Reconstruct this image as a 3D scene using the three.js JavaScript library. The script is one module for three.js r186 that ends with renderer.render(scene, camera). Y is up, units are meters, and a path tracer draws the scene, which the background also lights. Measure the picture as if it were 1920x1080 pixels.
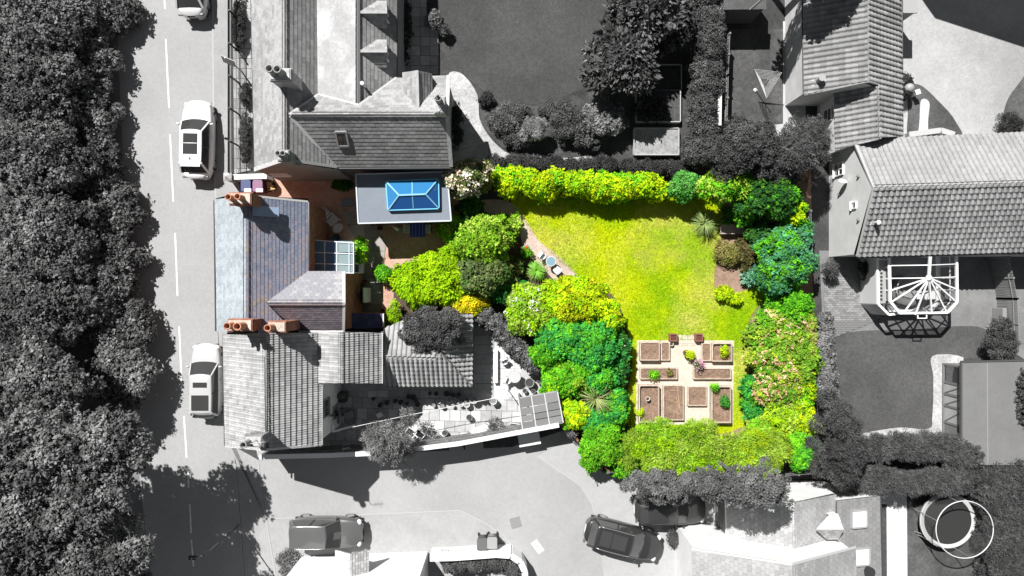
import * as THREE from 'three';
import { mergeGeometries } from 'three/addons/utils/BufferGeometryUtils.js';
import { RoundedBoxGeometry } from 'three/addons/geometries/RoundedBoxGeometry.js';

// ------------------------------------------------------------------ camera, sky, sun, exposure
const scene = new THREE.Scene();
const HC = 41, FP = 1281;                       // flying height (m) and focal length in photo pixels
const camera = new THREE.PerspectiveCamera(2 * Math.atan(540 / FP) * 180 / Math.PI, 16 / 9, 0.5, 400);
camera.position.set(0, HC, 0); camera.up.set(0, 0, -1); camera.lookAt(0, 0, 0);
scene.add(camera);
const renderer = new THREE.WebGLRenderer({ antialias: true });
renderer.toneMapping = THREE.LinearToneMapping;
renderer.toneMappingExposure = 1.75;
renderer.shadowMap.enabled = true;
{ // clear neutral sky: a little brighter towards the horizon
  const W = 64, Hh = 32, d = new Float32Array(W * Hh * 4);
  for (let j = 0; j < Hh; j++) for (let i = 0; i < W; i++) {
    const el = Math.abs((j + 0.5) / Hh - 0.5) * 2, v = 0.070 + 0.05 * Math.pow(1 - el, 3), k = (j * W + i) * 4;
    d[k] = v * 0.93; d[k + 1] = v; d[k + 2] = v * 1.1; d[k + 3] = 1;
  }
  const t = new THREE.DataTexture(d, W, Hh, THREE.RGBAFormat, THREE.FloatType);
  t.mapping = THREE.EquirectangularReflectionMapping; t.magFilter = t.minFilter = THREE.LinearFilter; t.needsUpdate = true;
  scene.background = t; scene.environment = t;
}
const SUNV = new THREE.Vector3(-0.46, 1, -0.655);
const sun = new THREE.DirectionalLight(new THREE.Color(1, 0.985, 0.965), 4.6);
sun.position.copy(SUNV).multiplyScalar(60); sun.castShadow = true; sun.shadow.radius = 1;
Object.assign(sun.shadow.camera, { left: -50, right: 50, top: 40, bottom: -40, near: 1, far: 160 });
sun.shadow.mapSize.set(4096, 4096);
scene.add(sun, sun.target);

// ------------------------------------------------------------------ small helpers
const V3 = THREE.Vector3, PI = Math.PI;
const X = (px, h = 0) => (px - 960) / FP * (HC - h), Z = (py, h = 0) => (py - 540) / FP * (HC - h);
const at = (px, py, h = 0) => new V3(X(px, h), h, Z(py, h));   // the place at height h that the photograph shows there
const PX = HC / FP;                                               // metres per photo pixel on the ground
function rng(seed) { let a = seed * 2654435761 >>> 0; return () => { a |= 0; a = a + 0x6D2B79F5 | 0; let t = Math.imul(a ^ a >>> 15, 1 | a); t = t + Math.imul(t ^ t >>> 7, 61 | t) ^ t; return ((t ^ t >>> 14) >>> 0) / 4294967296; }; }
const used = {};
function numbered(n) { if (!(n in used)) { used[n] = 0; return n; } used[n]++; return n + '_' + String(used[n]).padStart(3, '0'); }
function shade(o) { o.castShadow = true; o.receiveShadow = true; return o; }
function thing(name, label, category, pos = [0, 0, 0], turn = 0, group) {
  const o = new THREE.Group(); o.name = numbered(name);
  if (pos.isVector3) o.position.copy(pos); else o.position.set(...pos);
  o.rotation.y = turn; o.userData = { label, category }; if (group) o.userData.group = group;
  scene.add(o); return o;
}
// uv in metres from the dominant direction of each face
function uvM(g) {
  if (g.userData.uvDone) return g;
  if (g.index) g = g.toNonIndexed();
  if (!g.attributes.normal) g.computeVertexNormals();
  const p = g.attributes.position, n = p.count, uv = new Float32Array(n * 2), a = new V3(), b = new V3(), c = new V3();
  for (let i = 0; i < n; i += 3) {
    a.fromBufferAttribute(p, i); b.fromBufferAttribute(p, i + 1); c.fromBufferAttribute(p, i + 2);
    const nn = b.clone().sub(a).cross(c.clone().sub(a)), ax = Math.abs(nn.x), ay = Math.abs(nn.y), az = Math.abs(nn.z);
    [a, b, c].forEach((q, k) => {
      const [u, v] = ay >= ax && ay >= az ? [q.x, q.z] : ax >= az ? [q.z, q.y] : [q.x, q.y];
      uv[(i + k) * 2] = u; uv[(i + k) * 2 + 1] = v;
    });
  }
  g.setAttribute('uv', new THREE.BufferAttribute(uv, 2));
  for (const k of Object.keys(g.attributes)) if (!['position', 'normal', 'uv', 'color'].includes(k)) g.deleteAttribute(k);
  g.userData.uvDone = true; return g;
}
function join(list) { return list.length === 1 ? uvM(list[0]) : (() => { const g = mergeGeometries(list.map(uvM)); g.userData.uvDone = true; return g; })(); }
// a part given in the parent's own coordinates
function part(parent, name, geo, mat, label) {
  const m = shade(new THREE.Mesh(Array.isArray(geo) ? join(geo) : uvM(geo), mat)); m.name = name;
  if (label) m.userData.label = label;
  parent.add(m); return m;
}
// a part whose geometry is given in world coordinates (parent unrotated)
function wpart(root, name, geo, mat, label) { const m = part(root, name, geo, mat, label); m.position.copy(root.position).negate(); return m; }
function single(name, label, category, geo, mat, pos, turn, group) {   // a thing that is one mesh
  const m = shade(new THREE.Mesh(Array.isArray(geo) ? join(geo) : uvM(geo), mat)); m.name = numbered(name);
  if (pos) m.position.copy(pos.isVector3 ? pos : new V3(...pos)); m.rotation.y = turn || 0;
  m.userData = { label, category }; if (group) m.userData.group = group; scene.add(m); return m;
}
function copyOf(o, pos, turn, label) {
  const c = o.clone(); c.name = numbered(o.name.replace(/_\d{3}$/, '')); c.userData = { ...o.userData };
  if (label) c.userData.label = label;
  c.position.copy(pos.isVector3 ? pos : new V3(...pos)); c.rotation.y = turn || 0; scene.add(c); return c;
}
const box = (w, h, d, x = 0, y = 0, z = 0, ry = 0, rz = 0, rx = 0) => { const g = new THREE.BoxGeometry(w, h, d); if (rx) g.rotateX(rx); if (rz) g.rotateZ(rz); if (ry) g.rotateY(ry); return g.translate(x, y, z); };
const rbox = (w, h, d, r, x = 0, y = 0, z = 0, ry = 0) => { const g = new RoundedBoxGeometry(w, h, d, 2, r); if (ry) g.rotateY(ry); return g.translate(x, y, z); };
const cyl = (r0, r1, h, x = 0, y = 0, z = 0, n = 14) => new THREE.CylinderGeometry(r0, r1, h, n).translate(x, y, z);
function bar(a, b, w, h = w) {   // a straight square bar from a to b
  const d = b.clone().sub(a), L = d.length(), g = new THREE.BoxGeometry(w, h, L), m = new THREE.Matrix4();
  const up = Math.abs(d.y) / L > 0.99 ? new V3(1, 0, 0) : new V3(0, 1, 0);
  m.lookAt(b, a, up); g.applyMatrix4(m); const c = a.clone().add(b).multiplyScalar(0.5); return g.translate(c.x, c.y, c.z);
}
function rod(a, b, r0, r1 = r0, n = 7) {
  const d = b.clone().sub(a), L = d.length(), g = new THREE.CylinderGeometry(r1, r0, L, n);
  g.applyQuaternion(new THREE.Quaternion().setFromUnitVectors(new V3(0, 1, 0), d.clone().divideScalar(L)));
  const c = a.clone().add(b).multiplyScalar(0.5); return g.translate(c.x, c.y, c.z);
}
const tube = (pts, r, seg = 40, n = 6, closed = false) => new THREE.TubeGeometry(new THREE.CatmullRomCurve3(pts, closed), seg, r, n, closed);
const lathe = (pts, n = 18) => new THREE.LatheGeometry(pts.map(p => new THREE.Vector2(p[0], p[1])), n);
function prism(poly, y0, y1) {   // poly: [[x, z]...] in metres
  const s = new THREE.Shape(poly.map(p => new THREE.Vector2(p[0], -p[1])));
  return new THREE.ExtrudeGeometry(s, { depth: y1 - y0, bevelEnabled: false }).rotateX(-PI / 2).translate(0, y0, 0);
}
const W2 = (pts, h = 0) => pts.map(p => [X(p[0], h), Z(p[1], h)]);
function smooth(pts, n = 60, closed = true) { const c = new THREE.CatmullRomCurve3(pts.map(p => new V3(p[0], 0, p[1])), closed, 'catmullrom', 0.5); return c.getPoints(n).slice(0, closed ? n : n + 1).map(p => [p.x, p.z]); }

// ------------------------------------------------------------------ noise and textures
function tnoise(per, seed) {   // periodic value noise
  const r = rng(seed), g = Float32Array.from({ length: per * per }, () => r());
  return (u, v) => { u *= per; v *= per; const i = Math.floor(u), j = Math.floor(v); let f = u - i, h = v - j; f = f * f * (3 - 2 * f); h = h * h * (3 - 2 * h);
    const A = (a, b) => g[((b % per) + per) % per * per + ((a % per) + per) % per];
    return (A(i, j) * (1 - f) + A(i + 1, j) * f) * (1 - h) + (A(i, j + 1) * (1 - f) + A(i + 1, j + 1) * f) * h; };
}
function fbm(per, oct, seed, gain = 0.5) { const ns = Array.from({ length: oct }, (_, k) => tnoise(per << k, seed * 31 + k)); let tot = 0; for (let k = 0; k < oct; k++) tot += gain ** k;
  return (u, v) => { let s = 0, a = 1; for (const n of ns) { s += a * n(u, v); a *= gain; } return s / tot; }; }
const s8 = x => { x = Math.min(1, Math.max(0, x)); return Math.round(255 * (x <= 0.0031308 ? 12.92 * x : 1.055 * Math.pow(x, 1 / 2.4) - 0.055)); };
function texture(size, metres, fn, linear = false) {
  const d = new Uint8Array(size * size * 4);
  for (let j = 0; j < size; j++) for (let i = 0; i < size; i++) { const c = fn(i / size, j / size), k = (j * size + i) * 4;
    for (let q = 0; q < 3; q++) d[k + q] = linear ? Math.round(255 * Math.min(1, Math.max(0, c[q]))) : s8(c[q]); d[k + 3] = 255; }
  const t = new THREE.DataTexture(d, size, size); t.colorSpace = linear ? THREE.NoColorSpace : THREE.SRGBColorSpace;
  t.wrapS = t.wrapT = THREE.RepeatWrapping; t.magFilter = THREE.LinearFilter; t.minFilter = THREE.LinearMipmapLinearFilter; t.generateMipmaps = true;
  t.repeat.set(1 / metres, 1 / metres); t.needsUpdate = true; return t;
}
const lin = (r, g, b) => new THREE.Color().setRGB(r, g, b);
const mixc = (a, b, t) => a.map((x, i) => x + (b[i] - x) * t);
const G = v => [v, v, v];
// mottled surface: colours a..b by coarse noise, with fine speckle of strength sp and a share of odd spots
function mottle(a, b, { size = 512, metres = 8, coarse = 6, sp = 0.15, seed = 1, spots = 0, spot = G(0.3), rough = 0.95, bump = 0, gain = 0.6, stretch = 1 } = {}) {
  const f = fbm(coarse, 6, seed, gain), r = rng(seed + 99), q = fbm(Math.round(size / 8), 2, seed + 5), bl = fbm(64, 2, seed + 9);
  const map = texture(size, metres, (u, v) => { let t = f(u, v * stretch); t = Math.min(1, Math.max(0, (t - 0.5) * 2.4 + 0.5)); let c = mixc(a, b, t); const k = 1 + sp * 2 * (r() - 0.5) + sp * 2 * (q(u, v) - 0.5);
    c = c.map(x => x * k); if (spots && bl(u, v) > 1 - spots) c = mixc(c, spot, 0.7); return c; });
  const m = new THREE.MeshStandardMaterial({ map, roughness: rough, color: 0xffffff });
  if (bump) { const r2 = rng(seed + 7); m.bumpMap = texture(256, metres / 2, (u, v) => G(0.35 * q(u, v) + 0.65 * r2()), true); m.bumpScale = bump; }
  return m;
}
const plain = (r, g, b, rough = 0.8, extra = {}) => new THREE.MeshStandardMaterial({ color: lin(r, g, b), roughness: rough, ...extra });
const grey = (v, rough = 0.8, extra) => plain(v, v, v, rough, extra);

// a flat sheet of ground: outline in photo pixels on the ground
function sheet(name, poly, level, mat, label, h = 0) {
  const y = h + level * 0.004, s = new THREE.Shape(poly.map(p => new THREE.Vector2(X(p[0], h), -Z(p[1], h))));
  const g = new THREE.ShapeGeometry(s).rotateX(-PI / 2).translate(0, y, 0);
  const m = shade(new THREE.Mesh(uvM(g), mat)); m.name = numbered(name); m.userData = { kind: 'structure' }; if (label) m.userData.label = label; scene.add(m); return m;
}
function slabOf(name, poly, y0, y1, mat, label) {   // raised ground with a real step
  const m = shade(new THREE.Mesh(uvM(prism(W2(poly), y0, y1)), mat)); m.name = numbered(name); m.userData = { kind: 'structure' }; if (label) m.userData.label = label; scene.add(m); return m;
}

// ------------------------------------------------------------------ ground materials
const M = {};
M.earth = mottle(G(0.035), G(0.06), { metres: 10, seed: 3, sp: 0.3 });
M.asphalt = mottle(G(0.285), G(0.32), { metres: 14, seed: 4, sp: 0.07, coarse: 5, size: 1024, spots: 0.02, spot: G(0.28) });
M.court = mottle(G(0.285), G(0.33), { metres: 16, seed: 5, sp: 0.06, coarse: 4, size: 1024, spots: 0.015, spot: G(0.29) });
M.pavement = mottle(G(0.28), G(0.33), { metres: 9, seed: 6, sp: 0.08, spots: 0.03, spot: G(0.26) });
M.parking = mottle(G(0.29), G(0.33), { metres: 7, seed: 47, sp: 0.08 });
M.court2 = mottle(G(0.33), G(0.36), { metres: 9, seed: 7, sp: 0.06 });
M.kerb = grey(0.37, 0.9);
M.linePaint = mottle(G(0.62), G(0.8), { metres: 2, seed: 8, sp: 0.15, size: 256, coarse: 8 });
M.lawnTop = mottle(G(0.042), G(0.062), { metres: 12, seed: 9, sp: 0.28, coarse: 5, size: 1024 });
M.lawnRight = mottle(G(0.055), G(0.085), { metres: 11, seed: 10, sp: 0.28, size: 1024, coarse: 4 });
M.lawnYard = mottle(G(0.05), G(0.09), { metres: 7, seed: 12, sp: 0.3 });
M.bedGrey = mottle(G(0.03), G(0.075), { metres: 5, seed: 13, sp: 0.4 });
M.gravelGrey = mottle(G(0.34), G(0.46), { metres: 5, seed: 14, sp: 0.3, bump: 0.012 });
M.driveGravel = mottle(G(0.26), G(0.40), { metres: 13, seed: 15, sp: 0.12, coarse: 3, size: 1024, bump: 0.008 });
M.concrete = mottle(G(0.34), G(0.42), { metres: 6, seed: 16, sp: 0.08 });
M.brightPath = mottle(G(0.62), G(0.72), { metres: 6, seed: 17, sp: 0.06 });
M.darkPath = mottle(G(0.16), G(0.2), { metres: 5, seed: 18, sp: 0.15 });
M.yardFloor = mottle(G(0.3), G(0.42), { metres: 5, seed: 19, sp: 0.12, spots: 0.1, spot: G(0.2) });
M.flag = [0.30, 0.34, 0.38, 0.42].map((v, i) => mottle(G(v * 0.88), G(v * 1.1), { metres: 1.7, size: 128, coarse: 4, seed: 20 + i, sp: 0.1, spots: 0.04, spot: G(v * 0.6) }));
M.flagPale = [0.52, 0.56, 0.6].map((v, i) => mottle(G(v * 0.9), G(v * 1.06), { metres: 1.9, size: 128, coarse: 4, seed: 26 + i, sp: 0.08, spots: 0.05, spot: G(v * 0.7) }));
M.joint = grey(0.12, 1);
M.brickPave = mottle(G(0.15), G(0.2), { metres: 4, seed: 30, sp: 0.12 });
M.soil = mottle([0.20, 0.125, 0.085], [0.30, 0.20, 0.145], { metres: 3, seed: 31, sp: 0.35 });
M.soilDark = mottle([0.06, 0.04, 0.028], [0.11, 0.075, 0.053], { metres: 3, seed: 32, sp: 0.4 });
M.gravelPink = mottle([0.40, 0.31, 0.26], [0.52, 0.41, 0.34], { metres: 4, seed: 33, sp: 0.22, bump: 0.01 });
M.gravelRed = mottle([0.42, 0.25, 0.185], [0.52, 0.36, 0.28], { metres: 4, seed: 34, sp: 0.25, bump: 0.01 });
M.padGravel = mottle([0.5, 0.43, 0.355], [0.57, 0.5, 0.42], { metres: 3, seed: 35, sp: 0.18, bump: 0.008 });
{ // the lawn: vivid green with straw-coloured dry patches
  const f = fbm(5, 5, 41, 0.6), g2 = fbm(7, 4, 42), r = rng(43), q = fbm(128, 2, 44);
  M.lawn = new THREE.MeshPhysicalMaterial({ roughness: 1, specularIntensity: 0.1, map: texture(1024, 15, (u, v) => {
    const t = Math.min(1, Math.max(0, (f(u, v) - 0.5) * 3 + 0.5)), d = Math.max(0, (g2(u, v) - 0.5) * 2.6);
    let c = mixc([0.22, 0.36, 0.005], [0.38, 0.45, 0.005], t); c = mixc(c, [0.5, 0.45, 0.11], Math.min(0.75, d)); const k = 1 + 0.5 * (r() - 0.5) + 0.5 * (q(u, v) - 0.5); return c.map(x => x * k); }) });
}

// ------------------------------------------------------------------ ground
{
  const g = new THREE.PlaneGeometry(240, 200).rotateX(-PI / 2); const m = shade(new THREE.Mesh(uvM(g), M.earth)); m.name = 'ground'; m.userData = { kind: 'structure', label: 'dark earth and rough grass below everything' }; scene.add(m);
}
// the lane on the left
sheet('road', [[212, -120], [398, -120], [399, 60], [404, 340], [408, 620], [418, 760], [441, 866], [457, 1080], [468, 1220], [300, 1220], [262, 900], [240, 500]], 1, M.asphalt, 'pale asphalt lane running past the houses');
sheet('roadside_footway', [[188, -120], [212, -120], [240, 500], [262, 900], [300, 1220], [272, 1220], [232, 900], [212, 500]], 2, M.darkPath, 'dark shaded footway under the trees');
slabOf('pavement', [[400, -120], [428, -120], [428, 325], [448, 342], [452, 360], [408, 372], [405, 340]], -0.02, 0.1, M.pavement, 'pale pavement in front of the railings');
slabOf('kerb', [[397, -120], [400, -120], [405, 340], [408, 372], [405, 372], [402, 340]], -0.02, 0.105, M.kerb, 'stone kerb beside the pavement');
sheet('pavement', [[405, 374], [424, 374], [428, 840], [421, 762], [409, 622]], 2, M.pavement, 'flush pavement strip in front of the terraced houses');
sheet('pavement', [[426, 800], [430, 832], [484, 862], [500, 973], [517, 1080], [530, 1220], [468, 1220], [459, 1080], [443, 866], [432, 840]], 3, M.pavement, 'flush pavement at the corner of the tiled house');
// dashed centre line
{
  const dash = [[304, -60, 309.5, 16], [311, 73, 317, 202], [319, 252, 325, 378], [328.5, 437, 333, 555], [336, 612, 341, 728], [345, 780, 350, 858], [352, 884, 354, 915], [356, 945, 358.5, 1000], [359, 1012, 363, 1062]];
  for (const [x0, y0, x1, y1] of dash) { const w = 1.4; const m = sheet('road_dash', [[x0 - w, y0], [x0 + w, y0], [x1 + w, y1], [x1 - w, y1]], 2, M.linePaint); m.userData.label = 'white centre line dash'; }
}
// private yard at the bottom
sheet('courtyard', [[484, 862], [700, 852], [960, 838], [1080, 800], [1200, 870], [1350, 930], [1350, 1220], [526, 1220], [516, 1080], [499, 974], [492, 941]], 1, M.court, 'pale asphalt courtyard between the houses');
sheet('forecourt', [[1008, 855], [1085, 815], [1190, 890], [1360, 930], [1360, 1220], [1150, 1220], [1120, 985], [1110, 945], [1088, 910]], 2, M.court2, 'brighter paved forecourt beside the courtyard');
sheet('parking_strip', [[500, 973], [862, 957], [900, 975], [940, 1000], [968, 1030], [990, 1060], [996, 1220], [530, 1220]], 2, M.parking, 'block paved parking strip in front of the white house');
for (const [pts, n] of [[[[500, 973], [862, 957], [900, 975], [940, 1000], [968, 1030], [990, 1064]], 'kerb'], [[[1120, 985], [1110, 945], [1088, 910], [1008, 856]], 'kerb'], [[[484, 864], [492, 941], [499, 973], [517, 1080], [527, 1220]], 'kerb'], [[[441, 868], [457, 1080], [466, 1220]], 'kerb']]) {
  const a = pts.map(p => at(p[0], p[1], 0)), gs = []; for (let i = 0; i < a.length - 1; i++) gs.push(bar(a[i].clone().setY(0.012), a[i + 1].clone().setY(0.012), 0.07, 0.03));
  const m = shade(new THREE.Mesh(join(gs), M.kerb)); m.name = numbered(n); m.userData = { kind: 'structure', label: 'thin pale kerb edging' }; scene.add(m);
}
// garden at the top
sheet('back_lawn', smooth([[824, -60], [826, 10], [833, 60], [845, 100], [868, 135], [900, 165], [940, 185], [985, 195], [1020, 193], [1060, 180], [1110, 160], [1180, 140], [1290, 120], [1300, -60]], 120), 2, M.lawnTop, 'broad mown grey lawn ending in a round edge');
sheet('garden_grass', [[1100, 60], [1350, 60], [1350, 335], [1100, 330]], 1, M.lawnTop, 'shaded grass round the raised frames');
sheet('gravel_path', smooth([[842, 138], [868, 140], [895, 178], [900, 225], [925, 265], [960, 290], [1010, 290], [1060, 296], [1110, 293], [1095, 305], [1030, 303], [975, 303], [930, 305], [912, 312], [850, 315], [846, 240], [844, 180]], 110), 3, M.gravelGrey, 'pale gravel path round the house corner');
sheet('shrub_bed', smooth([[900, 170], [935, 188], [985, 199], [1030, 196], [1090, 170], [1150, 180], [1140, 262], [1100, 290], [1010, 286], [960, 284], [925, 258], [904, 225]], 100), 3, M.bedGrey, 'planted bed below the lawn');
// top right plots
sheet('side_lawn', [[1366, 55], [1468, 55], [1470, 230], [1366, 230]], 2, M.lawnYard, 'small lawn under the clothes airer');
sheet('side_path', [[1468, 40], [1505, 40], [1512, 262], [1440, 262], [1440, 236], [1468, 232]], 3, M.concrete, 'pale path beside the tiled house');
sheet('gravel_drive', [[1688, -120], [2060, -120], [2060, 290], [1688, 290]], 1, M.driveGravel, 'wide pale gravel drive at top right');
sheet('front_lawn', smooth([[1704, 165], [1726, 160], [1760, 190], [1790, 225], [1800, 262], [1710, 264], [1702, 210]], 60), 2, M.lawnYard, 'rounded lawn patch beside the gravel drive');
sheet('front_lawn', smooth([[1938, 120], [1915, 150], [1890, 185], [1880, 220], [1876, 262], [1990, 262], [1990, 120]], 60), 2, M.lawnYard, 'lawn patch at the right edge above the tiled house');
sheet('stepping_path', smooth([[1727, 188], [1742, 192], [1740, 225], [1738, 262], [1722, 262], [1724, 225]], 50), 3, M.flagPale[0], 'short curved slab path across the lawn patch');
// right hand plot
sheet('paved_terrace', [[1536, 470], [1930, 470], [1930, 680], [1870, 640], [1545, 660]], 1, M.brickPave, 'brick paved terrace round the glass room');
sheet('rear_lawn', smooth([[1562, 640], [1600, 622], [1700, 618], [1830, 612], [1858, 640], [1840, 668], [1795, 675], [1770, 700], [1764, 790], [1740, 815], [1650, 822], [1600, 815], [1580, 740]], 100), 2, M.lawnRight, 'square grey lawn behind the glass room');
sheet('worn_edge', smooth([[1748, 668], [1800, 668], [1806, 690], [1806, 822], [1780, 832], [1700, 832], [1610, 838], [1590, 820], [1680, 802], [1740, 804], [1748, 780], [1750, 710]], 80), 3, M.gravelGrey, 'bare pale strip along the garage and hedge');
sheet('yard_grass', [[1700, 900], [1840, 900], [1846, 1220], [1700, 1220]], 2, M.lawnYard, 'grass under the trampoline');
sheet('white_path', [[1662, 920], [1700, 920], [1702, 1220], [1664, 1220]], 3, M.brightPath, 'bright white path beside the lean-to');
sheet('white_path', [[1440, 900], [1540, 902], [1700, 928], [1700, 945], [1440, 945]], 2, M.brightPath, 'bright path behind the tiled garage');
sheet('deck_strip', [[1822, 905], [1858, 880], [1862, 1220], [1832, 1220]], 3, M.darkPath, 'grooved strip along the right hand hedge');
// the garden in colour
sheet('gravel_court', [[440, 336], [668, 330], [860, 330], [862, 420], [840, 470], [742, 600], [640, 612], [585, 512], [578, 372], [452, 366]], 2, M.gravelRed, 'reddish gravel court beside the slate house');
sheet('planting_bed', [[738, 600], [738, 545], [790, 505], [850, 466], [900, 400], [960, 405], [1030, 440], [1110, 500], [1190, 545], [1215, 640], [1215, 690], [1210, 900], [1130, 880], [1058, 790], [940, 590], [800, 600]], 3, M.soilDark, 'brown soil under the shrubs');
sheet('planting_bed', [[1300, 385], [1520, 320], [1530, 890], [1200, 890], [1200, 792], [1370, 792], [1370, 660], [1400, 560], [1320, 560]], 4, M.soil, 'brown soil of the side border');
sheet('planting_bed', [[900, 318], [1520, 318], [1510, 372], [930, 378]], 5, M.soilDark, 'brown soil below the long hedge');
sheet('lawn', smooth([[960, 372], [1050, 366], [1200, 366], [1345, 372], [1352, 430], [1346, 470], [1340, 540], [1380, 548], [1436, 535], [1442, 550], [1410, 590], [1398, 640], [1392, 800], [1180, 800], [1186, 690], [1176, 620], [1150, 555], [1085, 520], [1030, 470], [985, 420]], 140), 6, M.lawn, 'vivid green lawn with dry straw patches');
sheet('garden_path', smooth([[880, 380], [930, 374], [965, 384], [985, 408], [1010, 450], [1045, 478], [1085, 518], [1076, 530], [1046, 530], [1020, 505], [985, 470], [972, 430], [950, 402], [905, 400]], 90), 7, M.gravelPink, 'pinkish gravel path beside the lawn');
sheet('gravel_pad', [[1194, 638], [1376, 638], [1374, 796], [1192, 796]], 8, M.padGravel, 'pale gravel pad under the raised beds');
// yard between the tiled houses
sheet('yard_floor', [[600, 712], [880, 590], [960, 600], [1050, 720], [1058, 795], [800, 842], [484, 858], [480, 840], [600, 832]], 5, M.yardFloor, 'slabbed yard floor behind the tiled house');
sheet('white_terrace', smooth([[925, 660], [952, 650], [972, 672], [976, 705], [968, 735], [945, 752], [925, 765]], 60), 6, M.flagPale[2], 'bright round edged terrace');

// ------------------------------------------------------------------ roofs, walls, chimneys, windows
function plane(a, b, c) { const n = b.clone().sub(a).cross(c.clone().sub(a)).normalize(); if (n.y < 0) n.negate(); return { n, d: n.dot(a) }; }
const EYE = new V3(0, HC, 0);
// the point of a slope that the photograph shows at (px, py)
function onPlane(pl, px, py) { const d = at(px, py, 0).sub(EYE), t = (pl.d - pl.n.dot(EYE)) / pl.n.dot(d); return EYE.clone().addScaledVector(d, t); }
function slopeOf(planePts, outline) { const pl = plane(...planePts.map(p => at(...p))); return { pl, pts: outline.map(p => onPlane(pl, p[0], p[1])) }; }
function plate(pts, n, t0, t1) {   // a flat plate on polygon pts from offset t0 to t1 along n
  const e1 = pts[1].clone().sub(pts[0]).normalize(), e2 = n.clone().cross(e1);
  const p2 = pts.map(p => { const q = p.clone().sub(pts[0]); return new THREE.Vector2(q.dot(e1), q.dot(e2)); });
  const idx = THREE.ShapeUtils.triangulateShape(p2, []), v = [], lo = pts.map(p => p.clone().addScaledVector(n, t0)), hi = pts.map(p => p.clone().addScaledVector(n, t1));
  const tri = (a, b, c) => v.push(a.x, a.y, a.z, b.x, b.y, b.z, c.x, c.y, c.z), ccw = THREE.ShapeUtils.area(p2) > 0;
  for (const [a, b, c] of idx) { if (ccw) { tri(hi[a], hi[b], hi[c]); tri(lo[a], lo[c], lo[b]); } else { tri(hi[a], hi[c], hi[b]); tri(lo[a], lo[b], lo[c]); } }
  for (let i = 0; i < pts.length; i++) { const j = (i + 1) % pts.length; if (ccw) { tri(lo[i], lo[j], hi[j]); tri(lo[i], hi[j], hi[i]); } else { tri(lo[i], hi[j], lo[j]); tri(lo[i], hi[i], hi[j]); } }
  const g = new THREE.BufferGeometry(); g.setAttribute('position', new THREE.Float32BufferAttribute(v, 3)); g.computeVertexNormals(); return g;
}
function clipRect(poly, u0, u1, v0, v1) {
  let p = poly;
  for (const [k, lim, s] of [[0, u0, 1], [0, u1, -1], [1, v0, 1], [1, v1, -1]]) {
    const o = []; for (let i = 0; i < p.length; i++) { const a = p[i], b = p[(i + 1) % p.length], da = s * (a[k] - lim), db = s * (b[k] - lim);
      if (da >= 0) o.push(a); if ((da > 0 && db < 0) || (da < 0 && db > 0)) { const t = da / (da - db); o.push([a[0] + (b[0] - a[0]) * t, a[1] + (b[1] - a[1]) * t]); } }
    p = o; if (p.length < 3) return [];
  }
  return p;
}
const area2 = p => { let s = 0; for (let i = 0; i < p.length; i++) { const a = p[i], b = p[(i + 1) % p.length]; s += a[0] * b[1] - a[1] * b[0]; } return Math.abs(s) / 2; };
const PROFILES = {
  flat: { cuts: [0, 1], f: () => 0 },
  roll: { cuts: [0, 0.12, 0.24, 0.36, 0.48, 0.6, 0.8, 1], f: s => s < 0.6 ? 0.042 * Math.sin(PI * s / 0.6) : -0.006 * Math.sin(PI * (s - 0.6) / 0.4) },
  deep: { cuts: [0, 0.12, 0.25, 0.38, 0.5, 0.62, 0.74, 0.86, 1], f: s => s < 0.74 ? 0.075 * Math.pow(Math.sin(PI * s / 0.74), 0.6) : -0.012 },
  twin: { cuts: [0, 0.13, 0.25, 0.37, 0.5, 0.63, 0.75, 0.87, 1], f: s => 0.022 * Math.max(0, Math.sin(2 * PI * ((s * 2) % 1 < 0.6 ? ((s * 2) % 1) / 1.2 : 0))) },
};
function stripMesh(out, poly, tile, f) {   // raise a clipped piece: top and skirts
  const { u0, v0, tw, th, t } = tile, hgt = (u, v) => 0.012 + t * (1 - (v - v0) / th) + f((u - u0) / tw);
  const q = poly.map(p => [p[0], p[1], hgt(p[0], p[1])]);
  for (let i = 1; i < q.length - 1; i++) out.push(q[0], q[i], q[i + 1]);
  for (let i = 0; i < q.length; i++) { const a = q[i], b = q[(i + 1) % q.length]; if (Math.abs(a[0] - b[0]) < 1e-6 && a[0] > u0 + 1e-4 && a[0] < u0 + tw - 1e-4) continue;
    const a0 = [a[0], a[1], -0.004], b0 = [b[0], b[1], -0.004]; out.push(a, a0, b0, a, b0, b); }
}
const shared = {};
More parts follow.
